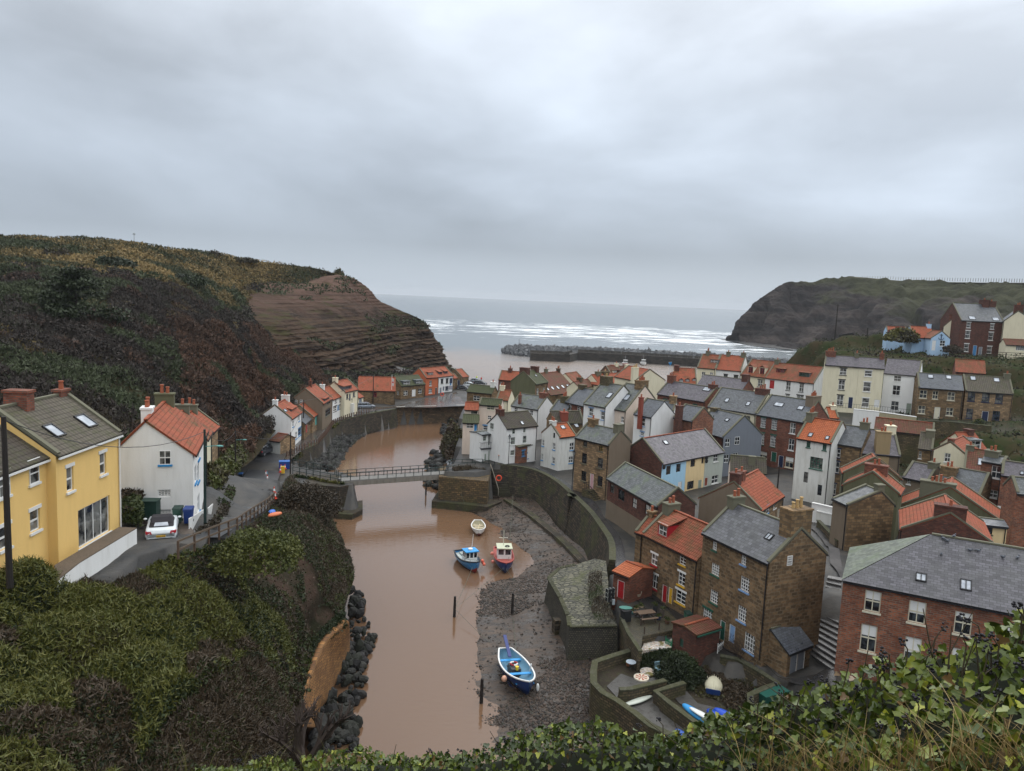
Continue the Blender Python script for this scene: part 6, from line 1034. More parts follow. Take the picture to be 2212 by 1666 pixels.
T = thing('area_railing', 'black spear railings along the upper terrace', 'railing', Dd('F', 340,1450,144))
railing(T, [Dd('F', 70,1440,147), Dd('F', 335,1468,144.5), Dd('F', 620,1490,142), Dd('F', 1000,1540,139.5)],1., BLACK, .45,(1., .15),.02, 'railing', .016)
# yellow house terrace
tp_ = PZ('A', [(480,1665),(1050,1328),(1205,1335),(700,1640),(500,1800)],18.25); gt = MB(); gt.prism([(p.x, p.y) for p in tp_],15.5,18.2)
T = thing('house_terrace', 'raised terrace with white rendered wall in front of the yellow house', 'terrace', tp_[0]); gt.build('retaining_wall', PW, T); gt = MB(); gt.prism([(p.x, p.y) for p in tp_],18.203,18.26); gt.build('gravel_top', grit((.16,.12,.085),(.12,.09,.065),(.20,.155,.11),6,.9,.4), T)
# ---------------------------------------------------------------- poles, posts, lamps
TARB = plain((.018,.014,.012),.8); TARG = plain((.012,.03,.026),.7)
def pole(c, top, bot, r, label, name='telegraph_pole', z=None, d=None, mat=TARB, cat='pole', arms=0, group=None, lamp=False):
 B_ = Z(c, *bot, z) if d is None else Dd(c, *bot, d); r_ = ray(c, *top); dd = B_.y; zt = (EYE + r_ * (dd / r_.y)).z; T = thing(name, label, cat, B_, group); m_ = MB(); m_.tube([B_ - Vector((0,0,.4)), B_ + Vector((0,0,(zt - B_.z) * .5)), Vector((B_.x, B_.y, zt))],[r, r * .88, r * .72],8); m_.build('post', mat, T)
 for i in range(arms): m_ = MB(); q = Vector((B_.x, B_.y, zt - .35 - .5 * i)); m_.bar(q - Vector((.55,.1,0)), q + Vector((.55,.1,0)),.09); m_.build('crossarm', mat, T)
 if lamp: m_ = MB(); q = Vector((B_.x, B_.y, zt - 1.2)); m_.bar(q, q + Vector((.9,0,.1)),.05); m_.ell(q + Vector((1.05,0,.08)),(.28,.12,.07)); m_.build('lamp_arm', plain((.10,.30,.28),.5), T)
 return B_, zt
P1 = pole('A', (12,355),(85,1790),.15, 'thick dark pole in front of the yellow house at the left edge', d=33.5)
P2 = pole('A', (1808,468),(1808,1345),.11, 'dark green pole with small lamp arm between the white fence and the lane', z=Zroad('A', 1808,1345).z, mat=TARG, lamp=True)
P3 = pole('B', (80,690),(85,1238),.11, 'black pole with lamp arm on the left verge of the sloping lane', z=Zroad('B', 85,1238).z, lamp=True)
P4 = pole('B', (578,715),(568,1100),.12, 'black pole beside the left end of the footbridge', z=4.6, arms=0)
P5 = pole('B', (692,430),(682,762),.11, 'thin dark pole by the low cottages on the quay', z=4.8)
P6 = pole('B', (1298,215),(1296,465),.13, 'dark pole in front of the long stone hall', z=4.4)
P7 = pole('B', (852,395),(850,632),.08, 'slim pole in front of the bay windowed quay house', z=4.7)
P8 = pole('B', (172,680),(168,898),.08, 'slim lamp pole against the hillside behind the dark pickup', 'street_lamp', z=5.2, lamp=True, cat='street lamp')
P9 = pole('F', (165,315),(125,715),.2, 'tall dark pole standing on the green hill', d=229, arms=1)
pole('F', (485,572),(480,678),.2, 'short dark post on the green hill', 'post', d=225, cat='post')
pole('I', (1392,150),(1375,415),.12, 'dark pole with wires in front of the pink-white gable', z=7, arms=1)
pole('B', (1463,205),(1458,465),.06, 'white flagpole in front of the long stone hall', 'flagpole', z=4.4, mat=WHITE, cat='flagpole')
m_ = MB(); fp = Z('B', 1463,465,4.4); r_ = ray('B', 1463,235); q = EYE + r_ * (fp.y / r_.y); 
for i in range(5): m_.face([q + Vector((.07 + i * .1,0,-i * .05)), q + Vector((.17 + i * .1,.04 * (-1) ** i, -.05 - i * .05)), q + Vector((.17 + i * .1,.04 * (-1) ** i, -2. - i * .02)), q + Vector((.07 + i * .1,0,-2. - i * .02))])
T = thing('flag', 'white and red flag hanging limp from the flagpole', 'flag', q); m_.build('cloth', plain((.6,.55,.54),.7), T); m_ = MB(); m_.box(q + Vector((.3,-.06,-1.3)),.42,.02,.35); m_.build('red_band', plain((.45,.03,.04),.7), T)
pole('F', (500,780),(503,898),.09, 'lamp on a thin post behind the roofs of the upper terrace', 'street_lamp', d=196, cat='street lamp')
MOORP = []
for (c_, t_, b_, l_) in (('W', (1582,170),(1571,350), 'thick mooring post standing in the brown water left of the mud'),('W', (2085,142),(2080,330), 'mooring post standing in the mud right of the water'),('W', (1820,895),(1808,1110), 'mooring post at the water edge beside the blue coble'),('B', (1768,1160),(1762,1268), 'short mooring post in the water beyond the footbridge'),
                         ('B', (1320,595),(1322,690), 'mooring post at the edge of the black rocks upstream'),('B', (967,678),(965,770), 'mooring post on the black rocks below the curved wall'),('B', (803,895),(803,1015), 'dark post on the rocks just left of the bridge railing'),('B', (643,945),(645,1005), 'stub post below the post fence near the bridge'),('B', (728,985),(728,1050), 'stub post behind the bridge railing')):
 MOORP.append(pole(c_, t_, b_, .16 if c_ == 'W' else .14, l_, 'mooring_post', z=0. if b_[0] != 2080 else .3, cat='mooring post'))
def lantern(c, top, bot, z, label):
 B_, zt = pole(c, top, bot, .06, label, 'street_lamp', z=z, mat=BLACK, cat='street lamp'); T = [o_ for o_ in bpy.data.objects if o_.get('label') == label][0]
 m_ = MB(); q = Vector((B_.x, B_.y, zt)); m_.tube([q, q + Vector((0,0,.06)), q + Vector((0,0,.5)), q + Vector((0,0,.52))],[.1,.14,.24,.1],6); m_.build('lantern', plain((.28,.30,.30),.2), T)
 m_ = MB(); m_.tube([q + Vector((0,0,.52)), q + Vector((0,0,.72)), q + Vector((0,0,.9))],[.27,.12,.03],6); m_.bar(q - Vector((.3,0,.5)), q + Vector((.3,0,-.5)),.04); m_.build('lantern_cap', BLACK, T)
lantern('R', (918,1010),(908,1420),5.6, 'black Victorian lamp post in front of the white house near the bridge')
lantern('C', (1063,1028),(1058,1335),5., 'black Victorian lamp post at the corner of the sandstone house')
# post fence on the curved wall (posts are parts of one fence)
fpts = densify(smooth(densify(UW[1:],1.),2),1.85); T = thing('post_fence', 'brown timber post fence along the top of the curved quay wall', 'fence', fpts[0])
m_ = MB(); m_.box((0,0,0),.17,.17,1.15); po = m_.build('fence_post', plain((.11,.06,.04),.8)); po.parent = T
for i, p in enumerate(fpts[:48]):
 o_ = po if i == 0 else po.copy()
 if i: COL.objects.link(o_); o_.parent = T
 o_.location = p - fpts[0] + Vector((.0,.5,0))
m_ = MB()
for k_ in (.55,.95):
 for a, b_ in zip(fpts[:-1], fpts[1:]): m_.bar(a + Vector((0,.5, k_)), b_ + Vector((0,.5, k_)),.035)
m_.build('wire', plain((.08,.07,.06),.6), T)
fp2 = densify([Zroad('B', x, y) for x, y in ((-420,1830),(-150,1700),(100,1590),(215,1500),(370,1390),(425,1330))],1.9); T = thing('timber_fence', 'low timber post and rail fence between the sloping lane and the overgrown bank', 'fence', fp2[0])
for i, p in enumerate(fp2): m_ = MB(); m_.box(p, .1,.1,1.); m_.build('fence_post', plain((.09,.055,.035),.8), T)
m_ = MB()
for k_ in (.5,.98):
 for a, b_ in zip(fp2[:-1], fp2[1:]): m_.bar(a + Vector((0,0, k_)), b_ + Vector((0,0, k_)),.05,.11)
m_.build('rail', plain((.10,.07,.045),.8), T)
wp = [Zroad('A', 1670,1375), Zroad('A', 1790,1275)]
T = thing('picket_fence', 'white boarded garden fence between the white car and the lane', 'fence', wp[0]); m_ = MB()
def wfence(T, a, b_, h, solid=True):
 m_ = MB(); a = a + Vector((0,0,.05)); b_ = b_ + Vector((0,0,.05)); m_.bar(a + Vector((0,0, h * .5)), b_ + Vector((0,0, h * .5)),.04, h * (.9 if solid else .1)); m_.bar(a + Vector((0,0, h)), b_ + Vector((0,0, h)),.08,.07)
 n_ = int((b_ - a).length / .16) + 1
 for i in range(n_ + 1): q = a.lerp(b_, i / n_); m_.bar(q, q + Vector((0,0, h)),.06 if not solid else .045,.06)
 return m_.build('boards', WHITE, T)
wfence(T, Zroad('A', 1668,1385), Zroad('A', 1795,1290),.95)
T = thing('picket_fence', 'white picket fence running down beside the lane past the dark green pole', 'fence', Zroad('A', 1830,1280)); wfence(T, Zroad('A', 1835,1275), Zroad('A', 1895,1210),.95, False); wfence(T, Zroad('A', 1895,1210), Zroad('A', 1935,1110),.9, False)
# mast on the left skyline
mb_ = Dd('O', 290,527,229); q = MB(); q.tube([mb_ - Vector((0,0,1)), mb_ + Vector((0,0,3.0))],.09,6); q.bar(mb_ + Vector((-.5,0,2.8)), mb_ + Vector((.5,0,2.8)),.1); q.ell(mb_ + Vector((0,0,3.1)),(.35,.35,.2)); tag(q.build('weather_mast', plain((.35,.38,.4),.5), None, off=tuple(mb_)), 'thin weather mast on the left skyline', 'mast')
# fence along the far headland top (posts of one fence)
T = thing('field_fence', 'long row of fence posts along the top of the right headland', 'fence', Dd('F', 480,12,705)); m_ = MB(); m_.box((0,0,-1.5),.2,.2,2.6); po = m_.build('fence_post', plain((.10,.08,.06),.9)); po.parent = T; b0_ = Vector(T.location)
for i in range(64):
 f = i / 63.; p = Dd('F', 430 + 1790 * f, 20 + 28 * f - (8 if f < .2 else 0),700 - 200 * f); o_ = po if i == 0 else po.copy()
 if i: COL.objects.link(o_); o_.parent = T
 o_.location = p - b0_
# hill bench
m_ = MB(); hb = [Dd('F', 170,695,228), Dd('F', 330,672,228)]; m_.bar(hb[0] + Vector((0,0,.1)), hb[1] + Vector((0,0,.1)),.9,.3); m_.bar(hb[0] + Vector((0,.4,.9)), hb[1] + Vector((0,.4,.9)),.2,.8)
for f in (.1,.5,.9): p = hb[0].lerp(hb[1], f); m_.bar(p - Vector((0,0,1.5)), p + Vector((0,0,1)),.2)
tag(m_.build('bench', BLACK, None, off=tuple(hb[0])), 'long dark bench on the crest of the green hill', 'bench')
# hill-top rail fence by the brick house
T = thing('timber_fence', 'dark rail fence in front of the hilltop houses', 'fence', Dd('F', 1750,885,190)); railing(T, [Dd('F', 1750,890,191), Dd('F', 2010,905,189), Dd('F', 2240,915,187)],1.4, WOODD, 5,(1., .6,.2),.06, 'rails', .1)
# overhead wires
def wire(a, b_, sag=.6, r=.012, label='sagging overhead wire', grp='overhead wires'):
 m_ = MB(); pts = [a.lerp(b_, i / 10) - Vector((0,0, sag * 4 * (i / 10) * (1 - i / 10))) for i in range(11)]; m_.tube(pts, r, 4, False); return tag(m_.build('wire', BLACK, None, off=tuple(a)), label, 'wire', grp)
tp = lambda P_, dz=-.15: Vector((P_[0].x, P_[0].y, P_[1] + dz))
wire(tp(P1), tp(P2),1.2,.02, 'overhead wire from the thick left pole to the dark green pole'); wire(tp(P2), tp(P3),.9,.02, 'overhead wire from the dark green pole down the lane'); wire(tp(P3), tp(P4),.9,.025, 'overhead wire from the lane pole to the bridge pole'); wire(tp(P4), tp(P5),.7,.025, 'overhead wire from the bridge pole to the quay cottages'); wire(tp(P5), tp(P6),.9,.025, 'overhead wire along the quay to the hall pole')
mr = [('M', 270,950,0.3),('M', 500,720,.1),('M', 410,585,.9),('M', 685,600,.9)]
def rope(a, b_, label, r=.022, sag=.1, mat=plain((.10,.11,.08),.8)):
 m_ = MB(); pts = [a.lerp(b_, i / 8) - Vector((0,0, sag * 4 * (i / 8) * (1 - i / 8))) for i in range(9)]; m_.tube(pts, r, 4, False); tag(m_.build('mooring_rope', mat, None, off=tuple(a)), label, 'rope')
mp0 = MOORP[0][0] + Vector((0,0,.9)); rope(mp0, Z('M', 680,580,.9), 'mooring rope from the water post up to the red and blue boat'); rope(mp0, Z('M', 410,560,.9), 'mooring rope from the water post to the blue cabin boat'); rope(mp0, Z('M', 560,1240,.2), 'mooring rope from the water post toward the blue coble')
rope(Z('M', 760,1000,.3), Z('M', 790,1340,1.2), 'thin mooring line from the mud post to the blue coble'); rope(Z('M', 700,585,.8), Z('M', 820,760,.2), 'mooring line from the red and blue boat down to the mud'); rope(Z('M', 720,560,.9), Z('M', 760,-60,5.), 'long line from the red and blue boat to the river wall'); rope(Z('C', 25,1200,4.9), Z('C', 135,1510,.3), 'slack line from the abutment down to the mud'); rope(Z('B', 870,1145,4.6), Z('B', 1115,1365,.3), 'green rope from the left abutment to the water', .04,.1, plain((.03,.2,.14),.7))
# ---------------------------------------------------------------- vegetation
def bushh(p, sc, seed): return np.clip(vnoise(p * (1,1,.4), sc, seed, 3) - .38,0,1) * 3.
# left hillside
VEG = leafmat([(.25,.175,.07),(.12,.09,.035),(.032,.038,.016),(.042,.055,.022),(.032,.025,.02),(.024,.018,.015),(.10,.05,.028),(.055,.032,.021)],.8, 'scrub')
def uvmask(P, lo, hi):
 n = P.shape[1]; v = np.linspace(0,1, n)[None, :-1]; return lambda a: ((v >= lo) & (v <= hi)) * np.ones(a.shape[:-1])
def hillveg(P, n, v0, v1, size, h0, cfn, upd, tri=True, flat=.2):
 p = scatter_on(P, n, uvmask(P, v0, v1)); c = cfn(p); h1, i1 = domes(p, 4.2,5, ids=True); hh = h1 * h0 * 1.5; c = np.clip(c + np.where(c > .5,(i1 - .5) * .22,(i1 - .5) * .08),0,1); p = p.copy(); p[:, 2] += (1 - rng.random(n) ** 2.2 * .6) * hh + .05; return leaves(p, size, c, flat, tri, upd)
def ctop(p):
 b_ = vnoise(p * (.25,1,1.6),.09,3,4); r = rng.random(len(p)); q = np.where(b_ + (r - .5) * .25 > .50,.04, np.where(b_ + (r - .5) * .2 > .40,.2,.36)); return np.clip(q + (r - .5) * .06,0,1)
def cmid(p):
 b_ = vnoise(p, .045,8,4); g_ = vnoise(p, .11,15,3); r = rng.random(len(p)); q = np.where(b_ > .53,.40 + (r - .5) * .08,.62 + (r - .5) * .14); q = np.where((g_ > .60) & (b_ > .45),.12 + r * .05, q); return q
def clow(p):
 b_ = vnoise(p, .05,31,4); r = rng.random(len(p)); q = np.where(b_ > .46,.90 + (r - .5) * .14,.66 + (r - .5) * .12); q = np.where(vnoise(p, .08,77,3) > .66,.40, q); return np.clip(q, 0,1)
Hr = HP[75:]; Hl = HP[:92]
parts = [hillveg(HP, 70000,0., .30,.55,.5, ctop, 0), hillveg(HP, 20000,.0,.32,.6,.4, ctop, 1), hillveg(HP, 90000,.22,.62,.5,1.6, cmid, 0), hillveg(Hl, 120000,.25,1., .55,2.0, lambda p: np.where(vnoise(p, .06,5,3) > .56,.40,.66) + (rng.random(len(p)) - .5) * .12,.4), hillveg(Hl, 60000,.25,1., .4,2.0, lambda p: np.where(vnoise(p, .06,5,3) > .56,.40,.68) + (rng.random(len(p)) - .5) * .12,0), hillveg(Hr, 100000,.45,1., .6,2.4, clow, .4), hillveg(Hr, 60000,.45,1., .45,2.4, clow, 0), hillveg(TP, 9000,0., 1., .7,.4, lambda p: np.where(vnoise(p, .08,5,3) > .5,.42,.7) + (rng.random(len(p)) - .5) * .1,0)]
tag(join_leaves('hillside_scrub', parts, VEG), 'rough grass, ivy and brown winter scrub covering the left hillside', 'scrub', kind='stuff')
gsel = scatter_on(CPt, 3800, lambda a: ((vnoise(a.reshape(-1,3) * (.5,.5,2),.09,47,3).reshape(a.shape[:-1]) > .62) & (a[..., 2] > 11)) * 1. + 1e-6)
tag(join_leaves('cliff_grass', [leaves(gsel + [0,0,.1],.7,.42 + rng.random(len(gsel)) * .06,.3, True)], VEG), 'green tufts growing on the ledges of the layered cliff', 'grass', kind='stuff')
# right hill: grass and brambles on the sheet
gi, gj = np.nonzero((gtex > .35) & ~lowm & ~seam & (GX > 45) & (GY < 275)); k_ = rng.choice(len(gi),62000); gp = np.stack([GX[gi[k_], gj[k_]] + rng.random(62000) - .5, GY[gi[k_], gj[k_]] + rng.random(62000) - .5, GZ[gi[k_], gj[k_]] + .05],-1)
hx = np.array([(h['T'].location.x, h['T'].location.y) for h in HOUSES.values()])
d_ = np.sqrt(((gp[:, None, :2] - hx[None]) ** 2).sum(-1)).min(1); gp = gp[d_ > 2.5]
r = rng.random(len(gp)); b_ = vnoise(gp, .07,6,4); ct = np.where(b_ > .5,.40 + r * .06, np.where(b_ > .42,.30,.62 + r * .1)); gp[:, 2] += r * bushh(gp, .12,9) * .9
tag(join_leaves('hill_grass', [leaves(gp, .5, ct, .3, True), leaves(gp[::2] + [0,0,.1],.5, np.where(b_[::2] > .55,.14,.42),.2, True, 1)], VEG), 'tussocky green grass and brambles on the hill behind the upper terrace', 'grass', kind='stuff')
# near left bank
NV = leafmat([(.012,.019,.006),(.026,.040,.010),(.062,.070,.011),(.095,.09,.014),(.028,.022,.012),(.062,.04,.022),(.026,.043,.014)],.6, 'bank_leaves')
LT2 = np.array([(p.x, p.y) for p in densify(LBTOP[3:8],1.5)])
def bank(P, n, size, upd, tri, hfac, sel):
 p = scatter_on(P, n, lambda a: sel(a)); h1, i1 = domes(p, 2.4,3, ids=True); hh = np.maximum(h1 * 1.6, domes(p, 1.1,8) * .5) * hfac + .08; f = 1 - rng.random(n) ** 2.2 * .55; hh *= np.clip(np.sqrt(((p[:, None, :2] - LT2[None]) ** 2).sum(-1)).min(1) / 3.5 - .1,.06,1)
 far = (p[:, 1] > 47) | (p[:, 0] > -13.5); hh = np.where(far, hh * .45, hh); p[:, 2] += f * hh; sp2 = vnoise(p, .35,40,4); r = rng.random(n)
 pal = np.array([.02,.06,.10,.20,.62,.04,.30,.14,.05,.40,.12,.26]); c = pal[(i1 * 11.99).astype(int)] + (r - .5) * .12
 c = np.where(far, np.where(sp2 > .50,.14, np.where(sp2 > .42,.80,.24)) + (r - .5) * .2, c); c = np.where((r > .86) & ~far, .42, c)
 if upd: c = np.where(far, .76 + (r - .5) * .14, np.where(i1 > .3,.40 + (r - .5) * .2,.78 + (r - .5) * .14))
 return leaves(p, size, np.clip(c, 0,1),.35, tri, upd)
def bare(a): q = a.reshape(-1,3); m1 = vnoise(q, .14,61,3); cond = (m1 > .57) & (q[:, 1] > 46); return np.where(cond, .03,1.).reshape(a.shape[:-1])
left_m = lambda a: (a[..., 1] < 40) * 1. * np.ones(a.shape[:-1])
tag(join_leaves('bank_undergrowth', [bank(LP, 190000,.14,0, False, .8, bare), bank(LP, 80000,.24,.2, True, 1.0, bare), bank(LP, 230000,.12,0, True, 1.2, left_m), bank(LP, 110000,.26,.2, True, 1.4, left_m)], NV), 'dense ivy, bramble and twiggy winter shrubs on the bank below the lane', 'undergrowth', kind='stuff')
def patch(name, label, c, pts, n, size, h, cols, mat=NV, upd=0):
 # small vegetated patch: pts px+z quad strip
 P_ = loft([[Z(c, *a), Z(c, *b2)] for a, b2 in pts],20,8); p = scatter_on(P_, n); p[:, 2] += rng.random(n) * h; r = rng.random(n); cc_ = np.where(vnoise(p, .5,3,2) > .5, cols[0], cols[1]) + (r - .5) * .1
 return tag(join_leaves(name, [leaves(p, size, np.clip(cc_, 0,1),.3, True, upd)], mat), label, 'plants', kind='stuff')
patch('ivy', 'ivy and grass hanging over the top of the curved quay wall', 'B', [((590,945,4.3),(640,1000,2)),((700,870,4.3),(780,930,2)),((820,790,4.3),(880,830,2.)),((900,700,4.3),(930,720,2.5)),((1100,600,4.2),(1110,610,3)),((1400,535,4.2),(1400,542,3.2))],7000,.35,.5,(.15,.45))
patch('ivy', 'brown brambles and ivy over the right bank above the footbridge', 'B', [((1985,620,6),(1890,870,.6)),((2050,700,6.),(1950,960,.6)),((2200,740,6),(2060,1010,1)),((2350,820,5.5),(2200,990,4))],9000,.45,.9,(.62,.80), NV)
patch('shrubs', 'dead brown shrubs on top of the right bridge abutment', 'C', [((0,1180,4.9),(20,1215,4.6)),((130,1165,4.9),(150,1200,4.6)),((300,1190,4.9),(300,1260,3.5))],2500,.4,.9,(.78,.85), NV, 1)
patch('ivy', 'mossy plants on the left bridge abutment', 'B', [((600,1100,4.6),(660,1200,2)),((740,1120,4.6),(800,1260,2)),((900,1150,4.6),(900,1300,1.8)),((1040,1170,4.6),(1050,1260,2))],5000,.3,.3,(.12,.5))
patch('weeds', 'green weeds along the edge of the cobbled bastion', 'M', [((1430,640,4.9),(1540,620,5.2)),((1420,850,4.5),(1560,850,4.9)),((1480,1050,4.2),(1670,1050,4.3))],2600,.2,.3,(.2,.75), NV, 1)
patch('garden_weeds', 'brown leaf litter and weeds in the kayak garden', 'N', [((960,900,2.6),(1050,1050,2.6)),((1150,780,2.6),(1280,1110,2.6)),((1400,760,2.6),(1400,1300,2.6)),((1700,900,2.6),(1530,1100,2.6))],6000,.16,.22,(.62,.76))
patch('garden_ivy', 'dark ivy below the mosaic platform', 'N', [((560,660,3.4),(540,800,2.6)),((700,650,3.5),(700,790,2.6)),((830,640,3.6),(830,720,2.6))],4500,.16,.2,(.02,.10))
patch('hedge_bottom', 'ferns and shrubs at the edge of the lane below the white fence', 'A', [((1700,1400,16.9),(1740,1385,16.9)),((1880,1340,16.5),(1900,1260,16.5)),((1990,1230,15.6),(1970,1120,15.)),((2080,1000,13.5),(2040,900,13.))],3500,.18,.4,(.2,.7))
patch('garden_shrubs', 'brown and green garden shrubs between the yellow and the white house', 'A', [((1060,1310,17.4),(1060,1000,17.6)),((1150,1310,17.4),(1200,1060,17.6)),((1250,1330,17.2),(1270,1080,17.4))],5000,.2,1.2,(.2,.72))
patch('cottage_gardens', 'tangled dark garden planting along the lane beyond the white house', 'A', [((1870,1000,15.5),(1830,850,15.5)),((1990,980,14),(1930,800,14)),((2110,820,11),(2080,640,11)),((2180,740,9),(2150,540,9))],6000,.35,1.0,(.62,.3))
patch('ivy', 'ivy trailing over the top edge of the ochre retaining wall', 'W', [((600,300,5.8),(628,440,5.2)),((480,400,5.8),(520,520,5.1)),((330,560,5.6),(370,690,4.8)),((200,900,5.4),(262,1010,4.6)),((150,1250,5),(225,1300,4.2))],6000,.15,.35,(.08,.25))
# single bushes and trees
def bush(name, label, c, r, n, size, cols, squash=.8, cat='bush', mat=NV, trunk=None, shape=None, group=None):
 T = thing(name, label, cat, c, group); c = np.array(tuple(c)); v = rng.normal(size=(n, 3)); v /= np.linalg.norm(v, axis=1, keepdims=True); v[:, 2] = np.abs(v[:, 2])
 rad = r * (.45 + .55 * rng.random(n) ** .4) * (.75 + .5 * vnoise(v * 3 + c, 1., 3,2)); p = c + v * rad[:, None] * (1,1, squash); cc_ = np.where(vnoise(p, .9 / max(r, .5),5,2) > .5, cols[0], cols[1]) + (rng.random(n) - .5) * .1
 V, F_, t_ = leaves(p - c, size, np.clip(cc_, 0,1),.3, False); o_ = bigmesh('crown', V, F_, mat, t_); o_.parent = T
 m_ = MB(); m_.tube([c - Vector((0,0,.3)) if False else Vector(c) - Vector((0,0,.4)), Vector(c) + Vector((.05 * r, 0, r * squash * .6))],[.07 * r + .03,.03 * r + .01],6); m_.build('trunk', TARB, T); return T
bush('round_bush', 'large round evergreen bush beside the brick shed', Z('N', 905,880,2.6),2.05,9000,.13,(.03,.12),.95)
bush('bush', 'dark rounded thorn bush on the skyline of the left hill', Dd('O', 125,556,190),3.4,900,.6,(.62,.68),.7)
bush('bush', 'sparse bare bush breaking the left skyline', Dd('O', 463,555,247),2.2,260,.55,(.62,.68),.9)
bush('bush', 'low dark mound of scrub at the right end of the left skyline', Dd('O', 527,566,254),4.4,900,.6,(.62,.66),.32)
bush('bush', 'long dark green gorse patch in the golden grass', Dd('O', 245,577,190),6., 2200,.6,(.02,.08),.4)
bush('bush', 'smaller dark green gorse patch right of the long one', Dd('O', 405,612,200),5., 1600,.6,(.02,.08),.45)
bush('bush', 'neat conical green shrub beside the white picket fence', Zroad('A', 1955,1225),.85,2500,.1,(.03,.13),1.7)
bush('bush', 'dark shrub against the blue cottage wing', Dd('F', 860,720,204),4.6,2200,.5,(.62,.5),.8)
bush('bush', 'brown bush right of the blue anchor cottage', Dd('F', 1420,840,192),2.4,900,.4,(.78,.7),.8)
bush('bush', 'clipped green shrub in a pot outside the navy door house', Dd('F', 1710,1640,137),.9,600,.22,(.12,.35),1.3)
bush('bush', 'reddish leafless bush on the bank end above the water', Dd('O', 665,1110,75),3.4,9000,.17,(.80,.72),1.0)
bush('bush', 'bright yellow-green ivy mound at the top of the near bank', Dd('O', 560,1215,43),2.6,8000,.14,(.36,.30),.75)
# wind-shaped conifer on the hillside
tb = Dd('O', 178,725,118); T = thing('conifer_tree', 'tall dark wind-swept conifer standing alone on the left hillside', 'tree', tb); m_ = MB(); m_.tube([tb - Vector((0,0,1)), tb + Vector((-.6,0,4)), tb + Vector((-1.4,0,9.5))],[.4,.28,.08],7)
cp_ = []
for i in range(46):
 f = rng.random(); z = 1.6 + 8.6 * f; a = rng.random() * 6.28; L_ = (1 - f) ** .8 * 6.2 + .9; st_ = tb + Vector((-.14 * z, 0, z)); en = st_ + Vector((math.cos(a) * L_, math.sin(a) * L_ * .8,.25 * L_ * (.4 + rng.random()))); m_.tube([st_, en],[.09,.02],4, False)
 for j in range(150): g_ = rng.random() ** .7; q = st_.lerp(en, g_); cp_.append((q.x + rng.normal() * .45, q.y + rng.normal() * .45, q.z + rng.normal() * .22))
m_.build('trunk', TARB, T); cp_ = np.array(cp_) - np.array(tuple(tb)); V, F_, t_ = leaves(cp_, .42, np.clip(.03 + .1 * (rng.random(len(cp_))),0,1),.5, True); o_ = bigmesh('crown', V, F_, NV, t_); o_.parent = T
# bare garden shrub
def bareshrub(name, label, base, h, n, seed, spread=.8):
 rs_ = random.Random(seed); m_ = MB()
 def br(p, d, L_, r_, k_):
  e_ = p + d * L_; m_.tube([p, e_],[r_, r_ * .6],4, False)
  if k_ > 0:
   for _ in range(3): br(p.lerp(e_, rs_.uniform(.5,1)),(d + Vector((rs_.uniform(-1,1), rs_.uniform(-1,1), rs_.uniform(-.2,.7))) * spread).normalized(), L_ * rs_.uniform(.55,.8), r_ * .6, k_ - 1)
 for i in range(n): a = i * 6.28 / n; br(Vector(base), Vector((math.cos(a) * .5, math.sin(a) * .5,1)).normalized(), h * .42,.04,4)
 return tag(m_.build(name, plain((.05,.035,.028),.8), None, off=tuple(base)), label, 'shrub')
bareshrub('bare_shrub', 'leafless dark shrub in front of the brown stone house', Z('N', 1470,830,2.8),3.6,5,3); bareshrub('bare_shrub', 'leafless twiggy shrub by the white gate', Z('N', 1380,760,2.8),2.2,4,8); bareshrub('bare_shrub', 'thin bare shrub beside the corner of the white gable house', Z('A', 1130,1040,17.3),2., 5,5)
# ---------------------------------------------------------------- ivy hedge in front of the viewpoint
IVY = leafmat([(.016,.030,.006),(.045,.068,.011),(.09,.12,.018),(.14,.17,.022),(.26,.27,.03),(.12,.07,.025)],.32, 'ivy_leaf')
HED = [(380,1705,6.2),(560,1668,6.),(760,1650,5.7),(1000,1652,5.4),(1150,1622,5.1),(1320,1605,4.8),(1480,1598,4.4),(1620,1560,4.0),(1720,1500,3.7),(1830,1455,3.4),(1960,1400,3.1),(2090,1352,2.9),(2230,1330,2.7),(2420,1320,2.5)]
hc = []
for x, y, d in HED:
 y += max(0, min(45,(x - 1400) * .09)); tpp = Dd('O', x, y, d); hc.append([tpp + Vector((0,.75,-.75)), tpp + Vector((0,.22,-.12)), tpp, Dd('O', x, y + 90, d - .22), Dd('O', x, y + 230, d - .5), Dd('O', x, y + 430, d - .85)])
HG_ = loft(hc, 140,60); hb_ = HG_.copy(); hb_[..., 2] -= .09; hb_[..., 1] += .03; struct(bigmesh('hedge_inner_shade', hb_.reshape(-1,3), gridfaces(140,60), plain((.012,.016,.006),.9), None, True))['kind'] = 'structure'  # near-black sheet behind the leaves: the hedge's inner shade put into its colour
nL = 15000; p = scatter_on(HG_, nL); nn = gnorm(HG_); 
